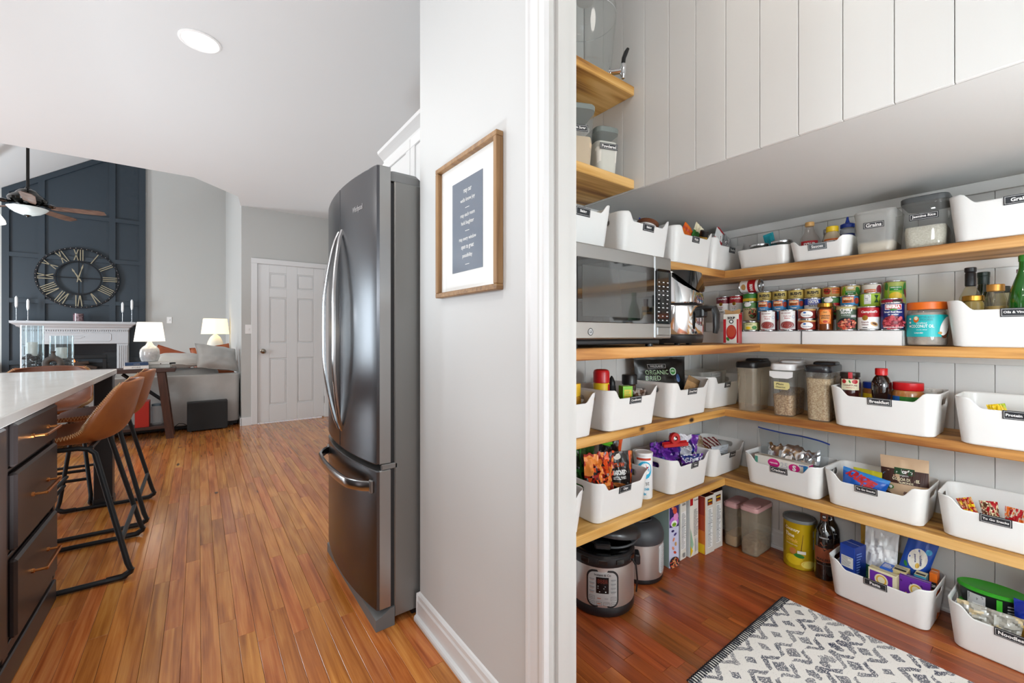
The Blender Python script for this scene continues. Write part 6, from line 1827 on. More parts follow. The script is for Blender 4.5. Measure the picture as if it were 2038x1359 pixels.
# ------------------------------------------------------------------ island with drawers
dark = wood('dark_cabinet', ('#2c2422', '#352c2a', '#3d3331'), (20, 20, 1.5), .36, use_rand=False, bump=.04, rings=.3)
darkm = mat('#332b2a', .36)
t = thing('island_cabinet', 'dark brown kitchen island cabinet with three drawers', 'cabinet', (0, 0, 0))
MB().box(-1.25, -.502, .55, 2.625, .10, .866).build('carcass', darkm, t, smooth=0)
MB().box(-1.22, -.56, .57, 2.60, .0006, .10).build('toe_base', mat('#241f1e', .5), t, smooth=0)
for a, b, c_, e in ((2.598, 2.625, .10, .866), (2.015, 2.066, .10, .866), (.60, 2.015, .835, .866)):
    MB().cbox(-.502, -.494, a, b, c_, e, .002).build('face_frame', darkm, t, smooth=0)
for z0, z1 in ((.100, .134), (.405, .418), (.690, .700), (.850, .866)):
    MB().cbox(-.502, -.496, 2.066, 2.598, z0, z1, .002).build('face_frame', darkm, t, smooth=0)
MB().cbox(-.506, -.490, .60, 2.625, .0006, .09, .004).build('base_moulding', darkm, t, smooth=0)
for z0, z1, hz in ((.703, .846, .775), (.428, .684, .566), (.142, .400, .292)):
    d_ = MB().cbox(-.502, -.478, 2.082, 2.580, z0, z1, .008).build('drawer', darkm, t, smooth=0)
    hm = MB()
    yA, yB = 2.235, 2.425
    for y in (yA, yB):
        hm.lathe([(.008, 0), (.008, .004), (.0045, .006), (.0045, .006)], 10, cx=0, cy=0) if False else None
        hm.tube([(-.478, y, hz), (-.472, y, hz), (-.470, y, hz), (-.445, y, hz)], [.008, .008, .0045, .0045], 8)
    hm.cbox(-.447, -.437, yA - .004, yB + .004, hz - .005, hz + .005, .002)
    hm.build('pull', COPPER, d_)
door_ = MB().cbox(-.502, -.480, 1.50, 2.000, .142, .846, .006).build('cabinet_door', darkm, t, smooth=0)
quartz = mat('#e0deda', .2, coat=.2, var=('#e6e4e1', 6.0), stretch=(3, 1, 1))
o = MB().cbox(-1.55, -.452, .50, 3.966, .867, .900, .003).build('countertop', quartz, smooth=0)
tag(o, 'long white quartz island countertop with overhang', 'countertop')
t = thing('support_post', 'dark square post carrying the end of the white countertop', 'post', (-.508, 3.912, .0006))
MB().cbox(-.046, .046, -.046, .046, .0, .866, .003).build('shaft', mat('#2a2c2f', .4), t, smooth=0)
MB().cbox(-.050, .050, -.050, .050, .0, .05, .003).build('foot_block', mat('#2a2c2f', .4), t, smooth=0)

# ------------------------------------------------------------------ leather bucket stools
leather = mat('#a5622f', .42, bump=(220, .08), var=('#8e5026', 9.0), coat=.12)
leather_in = mat('#6e3c22', .4, bump=(220, .08), var=('#5c3019', 9.0))
iron = mat('#26282a', .5, .4)
STG = 'bar stools at the island'
def bucket(off=0.0):
    cl = [(-.205, .640), (-.15, .648), (-.06, .640), (.03, .634), (.105, .640), (.158, .662), (.190, .705), (.208, .76), (.222, .82), (.236, .875), (.243, .915)]
    wd = [.200, .215, .226, .232, .236, .238, .236, .228, .214, .196, .165]
    ac = [.010, .020, .034, .048, .060, .062, .050, .034, .018, .006, -.018]
    fw_ = [.0, .0, .006, .02, .05, .090, .105, .100, .085, .070, .056]
    def interp(a, v):
        x = v * (len(a) - 1)
        i = min(len(a) - 2, int(x))
        f = x - i
        p0, p1, p2, p3 = a[max(0, i - 1)], a[i], a[i + 1], a[min(len(a) - 1, i + 2)]
        return p1 + .5 * f * (p2 - p0 + f * (2 * p0 - 5 * p1 + 4 * p2 - p3 + f * (3 * (p1 - p2) + p3 - p0)))
    ys, zs = [c[0] for c in cl], [c[1] for c in cl]
    def fn(u, v):
        s = (u - .5) * 2
        a = abs(s)
        y = interp(ys, v) - interp(fw_, v) * a ** 2.4
        z = interp(zs, v) + interp(ac, v) * a ** 2.6
        x = s * interp(wd, v) * (1 - .04 * a ** 4)
        return (x, y, z)
    return fn
def stool(loc, rz, label):
    t = thing('bar_stool', label, 'bar stool', loc, rz, STG)
    fn = bucket()
    m = MB().grid(fn, 28, 40)
    o = m.build('seat_shell', [leather_in, leather], t, smooth=80, fix=False)
    md = o.modifiers.new('thick', 'SOLIDIFY')
    md.thickness = .018
    md.offset = -1
    md.material_offset = 1
    md.material_offset_rim = 1
    for side in (0, 1):
        pts = []
        for i in range(120):
            v = .03 + .94 * i / 119
            a, b = fn(side, v), fn(abs(side - .04), v)
            k = 0 if i % 2 else 1
            p = Vector(a).lerp(Vector(b), .15 + .75 * k)
            n_ = (Vector(fn(side, min(1, v + .01))) - Vector(a)).cross(Vector(b) - Vector(a)).normalized() * (1 if side else -1)
            q = Vector(a) + (Vector(a) - Vector(b)).normalized() * .0018 - n_ * (.019 * k - .0005)
            pts.append(tuple(q))
        MB().tube(pts, .0017, 4).build('stitching', mat('#d9b98c', .6), o)
    R_ = .0115
    for s in (-1, 1):
        xb, xt = s * .262, s * .205
        pts = [(xb * .9 + .1 * xb, .235, .035), (xb, .222, .075), (xt, .105, .590), (xt, .085, .612), (xt, .05, .620), (xt, -.10, .620), (xt, -.135, .612), (xt, -.148, .590), (xb, -.222, .075), (xb, -.232, .035), (xb, -.215, .0135), (xb, -.18, .0125), (xb, .18, .0125), (xb, .215, .0135)]
        MB().tube(pts, R_, 8, closed=True).build('side_frame', iron, t, smooth=60)
        for sy in (-1, 1):
            MB().tube([(xb, sy * .150, .0145), (xb, sy * .205, .0145), (xb, sy * .232, .030), (xb, sy * .236, .045)], [.0138, .0145, .0145, .013], 8).build('rubber_foot', BLKPL, t)
        
    for y, z, xx in ((.200, .180, .250), (-.200, .180, .250), (-.188, .235, .246), (.09, .617, .205), (-.12, .619, .205)):
        MB().tube([(-xx, y, z), (xx, y, z)], .010, 8).build('stretcher', iron, t)
    return t
stool((-.488, 2.912, .0006), -90, 'tan leather bar stool nearest the drawers, back towards the aisle')
stool((-.482, 3.583, .0006), -90, 'tan leather bar stool next to the support post, back towards the aisle')
stool((-.835, 4.135, .0006), 0, 'tan leather bar stool at the far end of the island, facing the camera')

# ------------------------------------------------------------------ console table behind the sofa
cw = wood('console_wood', ('#241713', '#3a2620', '#4c332a'), (2, 30, 30), .45, use_rand=False, bump=.15)
cwv = wood('console_wood_v', ('#2c1a14', '#4a2c20', '#613c2c'), (30, 30, 2), .45, use_rand=False, bump=.15)
t = thing('console_table', 'dark wooden trestle console table behind the grey sofa', 'console table', (-.95, 6.08, .0006))
MB().cbox(-.80, .745, -.155, .165, .730, .772, .004).build('table_top', cw, t, smooth=0)
for s in (-1, 1):
    xt, xb = s * .62, s * .70
    for y in (-.110, .120):
        m = MB()
        m.add([(xt - .034, y - .022, .730), (xt + .034, y - .022, .730), (xt + .034, y + .022, .730), (xt - .034, y + .022, .730), (xb - .034, y - .022, 0), (xb + .034, y - .022, 0), (xb + .034, y + .022, 0), (xb - .034, y + .022, 0)], [(0, 1, 2, 3), (7, 6, 5, 4), (0, 4, 5, 1), (1, 5, 6, 2), (2, 6, 7, 3), (3, 7, 4, 0)])
        m.build('leg', cwv, t, smooth=0)
    MB().cbox(s * .66 - .018, s * .66 + .018, -.09, .10, .34, .39, .003).build('rung', cwv, t, smooth=0)
    MB().tube([(s * .64, .005, .40), (s * .30, .005, .715)], .020, 6).build('brace', mat('#1c1d20', .5, .5), t)
MB().cbox(-.66, .66, -.13, .14, .115, .145, .003).build('lower_shelf', cw, t, smooth=0)
boxed('storage_box', 'red box on the lower shelf of the console table', 'box', (-.485, 6.075, .146), 0, .115, .20, .27, (mat('#a32014', .5), mat('#8c1a10', .5), mat('#b02a1c', .5)))
t = thing('storage_jar', 'clear storage jar beside the red box under the console table', 'jar', (-.367, 6.11, .1462))
MB().lathe([(.048, 0), (.052, .004), (.052, .19), (.046, .205)], 24).build('glass', clear('jar_glass', '#e8eef2', .25, .1), t)
MB().lathe([(.048, .2055), (.048, .225), (0, .23)], 24).build('lid', mat('#5f7684', .4), t)
# books and lamp on the console
BG = 'books stacked on the console table'
def book(loc, rz, w, d, h, cm, label, text=None):
    t = thing('book', label, 'book', (loc[0], loc[1], loc[2] + .0004), rz, BG)
    m = MB().cbox(-w / 2, w / 2, -d / 2, d / 2, 0, .003, .001).cbox(-w / 2, w / 2, -d / 2, d / 2, h - .003, h, .001).cbox(-w / 2, w / 2, -d / 2, -d / 2 + .004, 0, h, .001)
    m.build('cover', cm, t, smooth=0)
    MB().box(-w / 2 + .004, w / 2 - .004, -d / 2 + .004, d / 2 - .004, .003, h - .003).build('pages', mat('#e4dfd2', .8), t, smooth=0)
    if text: Print().text(text, 0, h / 2, h=h * .45, m=GREYP, bold=.02).build(t, on_front(-d / 2), 'spine_title')
ZC = .7728
book((-.532, 6.015, ZC), 4, .20, .15, .036, mat('#e6e4e0', .5), 'white book under the navy blue book on the console table', 'STORIE')
book((-.530, 6.015, ZC + .037), 6, .185, .14, .030, mat('#27446a', .45), 'navy blue book on top of the white book', 'HOME')
book((-.352, 6.115, ZC), -3, .21, .20, .036, mat('#b4b2ac', .6), 'grey book beneath the round white lamp, lower of two', None)
book((-.356, 6.115, ZC + .037), 2, .19, .19, .030, mat('#d2d0ca', .6), 'pale grey book beneath the round white lamp, upper of two', None)
o = MB().cbox(-.07, .07, -.018, .018, 0, .016, .004).build('remote_control', BLKPL, loc=(-.275, 6.05, ZC + .0376), rot=(0, 0, .2), smooth=0)
tag(o, 'black remote control lying on the grey books', 'remote control')
def shade(r0, r1, z0, z1, em):
    m = MB().lathe([(r0, z0), (r1, z1)], 40, cap0=False, cap1=False)
    return m
shade_m, snt, sbs = newmat('lamp_shade')
sbs.inputs['Base Color'].default_value = L('#f4efe4')
sbs.inputs['Roughness'].default_value = .8
sbs.inputs['Emission Color'].default_value = L('#fff3dc')
sbs.inputs['Emission Strength'].default_value = 1.05
shade_w, _, sb2 = newmat('lamp_shade_warm')
sb2.inputs['Base Color'].default_value = L('#f4e8cc')
sb2.inputs['Emission Color'].default_value = L('#ffe6b8')
sb2.inputs['Emission Strength'].default_value = .95
glaze = mat('#c9c8c6', .15, coat=.6, var=('#b2b1b0', 30.0))
t = thing('table_lamp', 'round white ceramic table lamp on the console table, lit', 'table lamp', (-.432, 6.130, ZC + .0682))
MB().lathe([(.060, 0), (.072, .004), (.086, .05), (.0875, .10), (.080, .135), (.060, .162), (.038, .178), (.028, .195), (.020, .215), (.016, .232), (0, .232)], 36).build('base', glaze, t)
MB().tube([(0, 0, .23), (0, 0, .43)], .006, 8).build('stem', TIN, t)
MB().lathe([(.134, .222), (.107, .432)], 44, cap0=False, cap1=False).build('lamp_shade', shade_m, t)
MB().sphere((0, 0, .31), .030, 12).build('bulb', mat('#fff4e0', .5, emit=9.0), t)
t = thing('table_lamp', 'white egg shaped table lamp beyond the sofa, lit', 'table lamp', (.225, 8.60, .6406))
MB().lathe([(.110, 0), (.135, .01), (.140, .12), (.130, .26), (.105, .38), (.07, .455), (.03, .495), (.012, .51), (0, .51)], 36).build('base', mat('#e8e4da', .35), t)
MB().tube([(0, 0, .50), (0, 0, .75)], .007, 8).build('stem', TIN, t)
MB().lathe([(.194, .508), (.165, .760)], 44, cap0=False, cap1=False).build('lamp_shade', shade_w, t)
MB().sphere((0, 0, .62), .034, 12).build('bulb', mat('#ffe6b8', .5, emit=8.0), t)
t = thing('end_table', 'dark end table under the egg shaped lamp', 'end table', (.18, 8.55, .0006))
MB().cbox(-.24, .22, -.25, .25, .605, .640, .004).build('table_top', cw, t, smooth=0)
for sx in (-.21, .19):
    for sy in (-.22, .22):
        MB().cbox(sx - .02, sx + .02, sy - .02, sy + .02, 0, .605, .003).build('leg', cw, t, smooth=0)
t = thing('photo_frame', 'small dark picture frame beside the egg shaped lamp', 'picture frame', (.335, 8.36, .6406), -10)
MB().cbox(-.05, .05, -.01, .01, 0, .23, .003).build('frame', mat('#2a2a2c', .5), t, smooth=0)
t = thing('potted_plant', 'small bright green plant in a pot beside the egg shaped lamp', 'potted plant', (.085, 8.34, .6406))
MB().lathe([(.045, 0), (.05, .005), (.07, .19), (.064, .19), (.060, .17), (0, .17)], 20).build('pot', mat('#8a7a66', .6), t)
random.seed(3)
m = MB()
for i in range(230):
    a, e_ = random.uniform(0, 2 * pi), random.uniform(.15, 1.45)
    r_ = random.uniform(.05, .13)
    c_ = Vector((r_ * cos(a) * cos(e_) * 1.1, r_ * sin(a) * cos(e_), .21 + r_ * sin(e_) * .9))
    d1 = Vector((random.gauss(0, 1), random.gauss(0, 1), random.gauss(0, .6))).normalized()
    d2 = d1.orthogonal().normalized()
    l_ = random.uniform(.014, .026)
    m.add([tuple(c_ - d1 * l_), tuple(c_ + d2 * l_ * .45), tuple(c_ + d1 * l_), tuple(c_ - d2 * l_ * .45)], [(0, 1, 2), (0, 2, 3)])
o = m.build('foliage', mat('#4f8a2c', .5, var=('#7fb04a', 40.0)), t, smooth=0, fix=False)
o['kind'] = 'stuff'

# sofa
lin = mat('#b5b3b0', .9, bump=(160, .25), var=('#a8a6a3', 5.0), sheen=.2)
t = thing('sofa', 'light grey upholstered sofa seen from behind', 'sofa', (-.756, 6.80, .0006))
def cush(w, d, h, seed=0, r=.05, sag=.0):
    m = MB()
    e = r
    rings = []
    for k in range(9):
        a = -pi / 2 + pi * k / 8
        ins = e * (1 - cos(a))
        z = h / 2 + (h / 2) * sin(a)
        rings.append([(x, y + .010 * noise.noise(Vector((x * 6, z * 9, seed))), z_ + .012 * noise.noise(Vector((x * 5 + seed, y * 5, z_ * 7)))) for x, y, z_ in rr(w - 2 * ins, d - 2 * ins, min(.08, d / 3), z, 6)])
    return m.loft(rings)
MB().M
def soft(w, d, h, r, z0=0, cx=0, cy=0, e=.02):
    m = MB()
    return rbox(w, d, h, r, e, 5, z0, m, cx=cx, cy=cy)
soft(2.34, .20, .595, .05, .055, 0, -.365).build('back_rest', lin, t)
soft(2.34, .90, .30, .05, .055, 0, .05).build('seat_base', lin, t)
for s in (-1, 1):
    soft(.17, .92, .50, .04, .055, s * 1.085, .06).build('arm', lin, t)
    m = cush(.98, .62, .16, 3 + s); m.build('seat_cushion', lin, t, loc=(s * .495, .10, .345))
    m = cush(.98, .36, .20, 7 + s); m.build('back_cushion', lin, t, loc=(s * .495 - .02, -.17, .50), rot=(radians(62), 0, 0))
MB().cbox(-1.15, 1.15, -.44, .48, .02, .056, .003).build('dark_base_board', mat('#1d1d1e', .7), t, smooth=0)  # dark board between sofa body and floor
for sx in (-1.08, 1.08):
    for sy in (-.38, .42):
        MB().cbox(sx - .03, sx + .03, sy - .03, sy + .03, 0, .03, .003).build('foot', BLKPL, t, smooth=0)
def pillow(name, label, loc, rot, w, h, d, m_, seed):
    mb_ = MB()
    def s_(sg):
        def fn(u, v):
            a, b = (u - .5) * 2, (v - .5) * 2
            th = d / 2 * max(0, (1 - abs(a) ** 2.6)) ** .5 * max(0, (1 - abs(b) ** 2.6)) ** .5
            k = 1 - .05 * (1 - abs(b)) 
            return (a * w / 2 * (1 - .06 * (1 - b * b)), sg * (th + .014 * noise.noise(Vector((a * 2.5 + seed, b * 2.5, sg)))) , b * h / 2 * (1 - .06 * (1 - a * a)))
        return fn
    mb_.grid(s_(-1), 18, 18).grid(s_(1), 18, 18)
    o = mb_.build('cover', m_, None, smooth=80, fix=False)
    t = thing(name, label, 'pillow', loc)
    t.rotation_euler = tuple(radians(a) for a in rot)
    o.parent = t
    f = s_(-1)
    edge = [f(i / 12, 0) for i in range(12)] + [f(1, i / 12) for i in range(12)] + [f(1 - i / 12, 1) for i in range(12)] + [f(0, 1 - i / 12) for i in range(12)]
    MB().tube(edge, .005, 5, closed=True).build('piping', m_, t)
pillow('throw_pillow', 'large grey pillow slumped over the right end of the sofa back', (.190, 6.472, .848), (-38, 10, 20), .46, .36, .17, lin, 1)
pillow('throw_pillow', 'long pale grey pillow lying along the sofa back', (-.20, 6.53, .825), (-72, 0, 3), .50, .30, .15, mat('#c3c1be', .9, bump=(160, .25)), 2)
pillow('throw_pillow', 'rust coloured pillow behind the pale grey pillow on the left', (-.28, 6.95, .76), (-20, 20, 0), .42, .40, .14, mat('#a4502a', .6), 3)
pillow('throw_pillow', 'rust coloured pillow below the green plant', (.150, 7.05, .785), (-18, -8, 0), .44, .42, .14, mat('#a9582e', .6), 4)
t = thing('subwoofer', 'flat black subwoofer box leaning against the sofa back', 'speaker', (.088, 6.245, .0006), 2)
MB().cbox(-.195, .195, -.06, .055, .012, .345, .004).build('cabinet', mat('#28292a', .5), t, smooth=0)
MB().cbox(-.195, .195, -.064, -.058, .012, .330, .002).build('grille', mat('#1e1f20', .7), t, smooth=0)
for sx in (-.16, .16):
    for sy in (-.04, .035):
        MB().lathe([(.012, 0), (.012, .013)], 10, cx=sx, cy=sy).build('foot', BLKPL, t)
MB().tube([(-.19, .0, .07), (-.23, .01, .10), (-.27, .02, .105), (-.31, .02, .07), (-.325, .02, .01)], .004, 6).build('cable', BLKPL, t)
MB().tube([(.195, .0, .05), (.215, .01, .055), (.225, .015, .02), (.23, .03, .006)], .004, 6).build('cable', BLKPL, t)

# hurricane glasses on the console
stones = mat('#37373b', .4, coat=.3)
def hurricane(x, y, r, h, cz, ch, cr, label, seed):
    t = thing('hurricane_vase', label, 'candle holder', (x, y, ZC + .0004))
    gl = clear('hurricane_glass', '#f2f8fa', .03, .02, 1.8)
    MB().lathe([(r - .004, .004), (r - .004, h), (r, h), (r, 0), (0, 0)], 40, cap0=False, cap1=False).build('glass', gl, t)
    rnd = random.Random(seed)
    for i in range(46):
        a, q = rnd.uniform(0, 2 * pi), sqrt(rnd.random()) * (r - .022)
        m = MB()
        m.M = Matrix.Translation((q * cos(a), q * sin(a), .018 + rnd.random() * (cz - .005))) @ Matrix.Rotation(rnd.uniform(0, 3), 4, 'Z')
        m.sphere((0, 0, 0), rnd.uniform(.016, .023), 8, .75)
        m.build('stone', stones, t)
    MB().lathe([(cr, cz), (cr, cz + ch - .004), (cr - .004, cz + ch), (0, cz + ch - .003)], 24).build('pillar_candle', mat('#efe9df', .5), t)
hurricane(-1.302, 6.10, .080, .452, .155, .135, .036, 'tall glass hurricane with black stones and a white candle', 1)
hurricane(-1.103, 6.10, .086, .352, .125, .110, .038, 'shorter glass hurricane with black stones and a white candle', 2)
t = thing('vase', 'dark ceramic ring shaped vase in front of the shorter hurricane glass', 'vase', (-1.135, 5.962, ZC + .0012))
pts = [(.050 * cos(a), 0, .080 + .050 * sin(a)) for a in [2 * pi * i / 28 for i in range(28)]]
MB().tube(pts, .027, 12, closed=True).build('ring_body', mat('#4a4642', .5, bump=(40, .3)), t)
MB().lathe([(.035, .136), (.022, .153), (.014, .168), (.013, .188), (.020, .200), (.016, .200), (.010, .186), (0, .183)], 18).build('neck', mat('#4a4642', .5, bump=(40, .3)), t)
MB().lathe([(.040, 0), (.042, .006), (.030, .012), (0, .012)], 20).build('foot', mat('#4a4642', .5), t)

# ------------------------------------------------------------------ fireplace
fpw = mat('#b0b2b5', .4)
t = thing('fireplace', 'pale grey fireplace surround with dentil mantel on the navy wall', 'fireplace', (-1.592, 9.964, .0006))
m = MB()
prof = [(0, 1.245), (-.175, 1.245), (-.185, 1.255), (-.205, 1.265), (-.215, 1.285), (-.235, 1.300), (-.255, 1.318), (-.255, 1.350), (0, 1.350)]
def mantel(p): 
    return p
rings = []
for ext_ in (0,):
    pass
lv = [(.625, .170, 1.215), (.630, .175, 1.245), (.640, .185, 1.255), (.662, .205, 1.266), (.672, .215, 1.285), (.695, .235, 1.300), (.722, .255, 1.318), (.722, .255, 1.352)]
MB().loft([[(-w, -d, z), (w, -d, z), (w, 0, z), (-w, 0, z)] for w, d, z in lv]).build('mantel_shelf', fpw, t, smooth=0)
m = MB()
for i in range(46):
    x = -.60 + i * 1.2 / 45
    m.box(x - .008, x + .008, -.172, -.158, 1.190, 1.212)
dn = m.build('dentil', fpw, t, smooth=0); dn['kind'] = 'stuff'
MB().cbox(-.62, .62, -.160, 0, .985, 1.2145, .004).build('frieze', fpw, t, smooth=0)
fr_ = [(-.40, 1.045), (-.40, 1.145), (-.37, 1.165), (.37, 1.165), (.40, 1.145), (.40, 1.045), (.37, 1.025), (-.37, 1.025)]
MB().tube([(x, -.161, z) for x, z in fr_], .0055, 6, closed=True).build('frieze_moulding', fpw, t)
MB().tube([(.07 * cos(a) * (1 + .3 * sin(3 * a)), -.161, 1.095 + .022 * sin(a)) for a in [2 * pi * i / 30 for i in range(30)]], .005, 6, closed=True).build('applique', fpw, t)
for s in (-1, 1):
    xo = s * .545
    MB().cbox(xo - .072, xo + .072, -.150, 0, .12, .9845, .004).build('pilaster', fpw, t, smooth=0)
    MB().cbox(xo - .085, xo + .085, -.165, 0, 0, .12, .004).build('plinth', fpw, t, smooth=0)
    for k in range(5):
        MB().tube([(xo - .048 + k * .024, -.152, .16), (xo - .048 + k * .024, -.152, .95)], .008, 6).build('flute', fpw, t)
blk = mat('#15171b', .12, coat=.5)
MB().box(-.47, .47, -.095, 0, .80, .985).box(-.47, -.34, -.095, 0, 0, .80).box(.34, .47, -.095, 0, 0, .80).build('slate_surround', blk, t, smooth=0)
MB().cbox(-.34, .34, -.110, -.09, .74, .80, .004).cbox(-.34, .34, -.110, -.09, .04, .10, .004).cbox(-.34, -.29, -.110, -.09, .10, .74, .004).cbox(.29, .34, -.110, -.09, .10, .74, .004).build('firebox_frame', mat('#1b1c1e', .35, .4), t, smooth=0)
MB().box(-.34, .34, -.006, 0, .0, .80).build('firebox_back', mat('#0e0d0d', .8), t, smooth=0)
for k, (x, z, a) in enumerate(((-.12, .60, .3), (.08, .61, -.25), (-.02, .66, .1))):
    m = MB(); m.tube([(x - .14 * cos(a), -.06, z - .14 * sin(a)), (x + .14 * cos(a), -.055, z + .14 * sin(a))], .026, 8)
    m.build('log', mat('#3a2a20', .9), t)
rnd = random.Random(8)
for k in range(5):
    x = -.16 + .035 * k
    h_ = rnd.uniform(.05, .12)
    MB().lathe([(.012, 0), (.018, h_ * .3), (.010, h_ * .7), (0, h_)], 8).build('flame', mat('#e8883c', .5, emit=1.1), t, loc=(x, -.050, .635))
# things on the mantel
MG = 'white taper candles on the mantel'
ZM = 1.3532
for x, h_, ds in ((-2.268, .385, 'leftmost of the four on the mantel'), (-2.146, .345, 'second from the left on the mantel'), (-1.050, .345, 'third from the left on the mantel'), (-.930, .395, 'rightmost of the four on the mantel')):
    t = thing('candlestick', 'slim candlestick with a white taper candle, ' + ds, 'candlestick', (x, 9.84, ZM), 0, MG)
    MB().lathe([(.026, 0), (.026, .004), (.006, .010), (.004, .02), (.004, h_ - .19), (.013, h_ - .18), (.013, h_ - .165), (0, h_ - .165)], 14).build('stick', mat('#c9ccd0', .25, .8), t)
    MB().lathe([(.014, h_ - .1645), (.017, h_ - .13), (.017, h_ - .03), (.007, h_ - .005), (0, h_)], 12).build('taper', mat('#eef0f2', .5), t)
t = thing('candle_jar', 'dark red patterned candle jar on the middle of the mantel', 'candle jar', (-1.585, 9.83, ZM), 0)
MB().lathe([(.058, 0), (.062, .004), (.062, .130), (.055, .130), (.055, .10), (0, .10)], 28).build('jar', mat('#3a1c22', .2, coat=.6, var=('#8a6a72', 38.0)), t)
MB().lathe([(.05, .1005), (.05, .106), (0, .106)], 20).build('wax', mat('#d8c8b8', .5), t)

# ------------------------------------------------------------------ wall clock
t = thing('wall_clock', 'large round open wall clock with roman numerals on the navy wall', 'clock', (-1.600, 9.955, 2.080))
ironb = mat('#16181c', .5, .5)
numm = mat('#948b74', .5, .3)
def ringmesh(r, w, d, n=72):
    m = MB()
    rings = []
    for i in range(n):
        a = 2 * pi * i / n
        rings.append([((r + o_) * sin(a), y, (r + o_) * cos(a)) for o_, y in ((-w, -d), (w, -d), (w, d), (-w, d))])
    rings.append(rings[0])
    return m.loft(rings, False, False)
ringmesh(.492, .013, .012).build('outer_ring', ironb, t)
ringmesh(.272, .009, .010).build('inner_ring', ironb, t)
for a in (0, 90, 180, 270):
    MB().cbox(-.007, .007, -.004, .004, 0, .488, .001).build('spoke', ironb, t, rot=(0, radians(a), 0), smooth=0)
m = MB()
for i in range(48):
    a = 2 * pi * (i + .5) / 48
    m.sphere((.492 * sin(a), -.013, .492 * cos(a)), .0075, 6)
o = m.build('rivet', mat('#b9bcc0', .25, .9), t); o['kind'] = 'stuff'
ROM = ['XII', 'I', 'II', 'III', 'IIII', 'V', 'VI', 'VII', 'VIII', 'IX', 'X', 'XI']
for k, s in enumerate(ROM):
    W = {'I': .030, 'V': .066, 'X': .070}
    tot = sum(W[c] for c in s)
    x = -tot / 2
    m = MB()
    def stroke(x0, x1):
        b = .0058
        m.add([(x0 - b, -.016, .290), (x0 + b, -.016, .290), (x1 + b, -.016, .472), (x1 - b, -.016, .472), (x0 - b, -.008, .290), (x0 + b, -.008, .290), (x1 + b, -.008, .472), (x1 - b, -.008, .472)], [(0, 1, 2, 3), (7, 6, 5, 4), (0, 4, 5, 1), (1, 5, 6, 2), (2, 6, 7, 3), (3, 7, 4, 0)])
    for c in s:
        w = W[c]
        if c == 'I': stroke(x + w / 2, x + w / 2)
        elif c == 'V': stroke(x + w / 2 - .003, x + .008); stroke(x + w / 2 + .003, x + w - .008)
        else: stroke(x + .010, x + w - .010); stroke(x + w - .010, x + .010)
        x += w
    m.build('numeral', numm, t, rot=(0, radians(30 * k), 0), smooth=0)
for nm, ang, ln, wd in (('hour_hand', -28, .17, .011), ('minute_hand', 14, .235, .009)):
    MB().prism([(-wd * .5, -.075), (wd * .5, -.075), (wd, 0), (wd * .5, ln * .6), (wd * 1.2, ln * .75), (0, ln), (-wd * 1.2, ln * .75), (-wd * .5, ln * .6), (-wd, 0)], -.030, -.024, 'y').build(nm, numm, t, rot=(0, radians(ang), 0), smooth=0)
MB().sphere((0, -.028, 0), .016, 12).build('hub', numm, t)

# ------------------------------------------------------------------ ceiling fan
fx_, fy_ = -1.815, 8.315
t = thing('ceiling_fan', 'dark ceiling fan with wooden blades and glass bowl light', 'ceiling fan', (fx_, fy_, 2.70))
brz = mat('#17140f', .16, .7, coat=.6)
MB().tube([(0, 0, .38), (0, 0, zl(fx_) - 2.72)], .016, 12).build('downrod', mat('#1e1c1a', .4, .4), t)
MB().lathe([(.02, zl(fx_) - 2.80), (.06, zl(fx_) - 2.76), (.075, zl(fx_) - 2.70), (0, zl(fx_) - 2.68)], 24).build('canopy', brz, t)
MB().lathe([(.05, .155), (.13, .17), (.175, .195), (.185, .225), (.170, .255), (.12, .29), (.10, .32), (.075, .345), (.03, .365), (.02, .39)], 36).build('motor_housing', brz, t)
MB().lathe([(.06, .105), (.11, .115), (.115, .135), (.06, .156)], 30).build('switch_housing', brz, t)
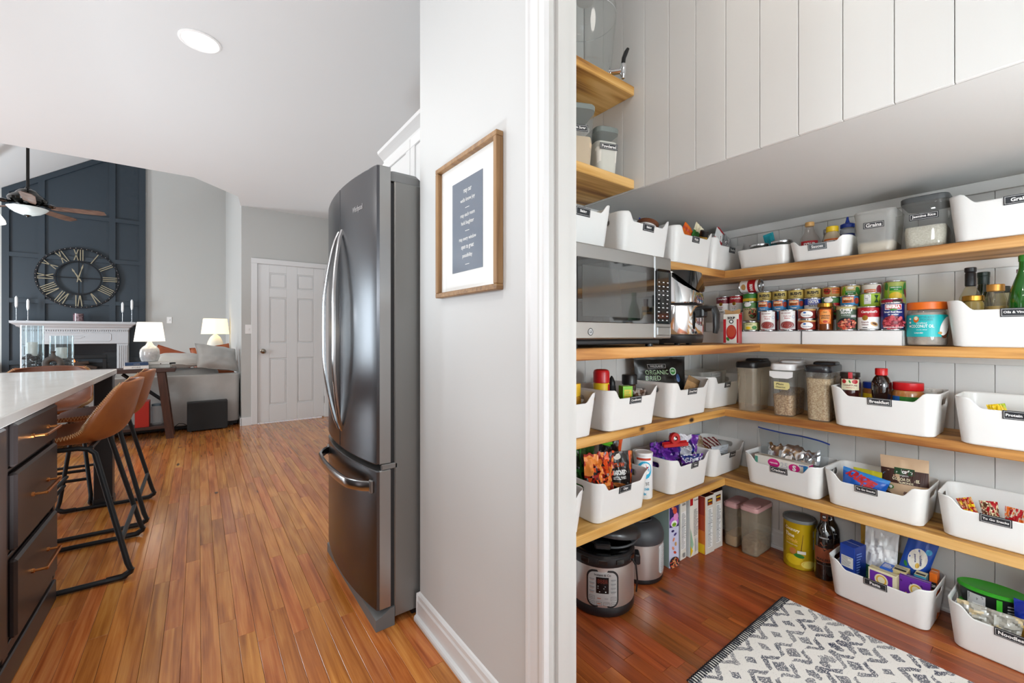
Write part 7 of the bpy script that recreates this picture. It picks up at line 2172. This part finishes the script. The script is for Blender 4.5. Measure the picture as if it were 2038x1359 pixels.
MB().lathe([(0, .012), (.06, .020), (.12, .045), (.165, .080), (.192, .112), (.185, .112), (.10, .115)], 36, cap0=False, cap1=False).build('glass_bowl', mat('#b4b9b6', .3), t)
MB().lathe([(0, -.012), (.012, -.008), (.016, .004), (.034, .014), (.034, .020), (0, .020)], 16).build('finial', brz, t)
bw_ = wood('fan_blade_wood', ('#38271f', '#563e33', '#6e5546'), (6, 30, 30), .35, use_rand=False, bump=.05)
for k in range(5):
    a = radians(-9 + 72 * k)
    b_ = MB()
    b_.M = Matrix.Rotation(a, 4, 'Z') @ Matrix.Rotation(radians(-13), 4, 'X')
    b_.prism([(.20, -.045), (.30, -.060), (.70, -.070), (.76, -.045), (.76, .045), (.70, .070), (.30, .060), (.20, .045)], .145, .153, 'z')
    bl = b_.build('blade', bw_, t, smooth=0)
    m = MB(); m.M = Matrix.Rotation(a, 4, 'Z')
    m.tube([(.10, 0, .175), (.17, 0, .160), (.22, 0, .158), (.27, 0, .158)], [.012, .016, .03, .012], 8)
    m.build('blade_iron', brz, bl)

# low dark media cabinet at the far left
t = thing('media_cabinet', 'low dark media cabinet left of the fireplace', 'cabinet', (-3.15, 9.75, .0006))
MB().cbox(-.62, .62, -.22, .20, .04, .72, .004).build('carcass', mat('#1d1e22', .4), t, smooth=0)
for s in (-1, 1):
    MB().cbox(s * .31 - .295, s * .31 + .295, -.235, -.2205, .07, .69, .003).build('door', mat('#212328', .35), t, smooth=0)
for s in (-.55, .55):
    MB().cbox(s - .03, s + .03, -.18, .16, 0, .04, .003).build('foot', BLKPL, t, smooth=0)

# pendant lamp over the island, its edge just reaching into the picture
t = thing('pendant_lamp', 'white pendant lamp over the island at the left edge', 'pendant lamp', (-.742, 2.665, 1.60))
MB().lathe([(.098, 0), (.096, .012), (.060, .075), (.032, .110), (.020, .125)], 36, cap0=False, cap1=True).build('lamp_shade', mat('#efefec', .4, emit=.35), t)
MB().lathe([(.018, .1255), (.014, .16), (0, .165)], 16).build('socket', BLKPL, t)
MB().tube([(0, 0, .16), (0, 0, 1.143)], .004, 6).build('cord', BLKPL, t)
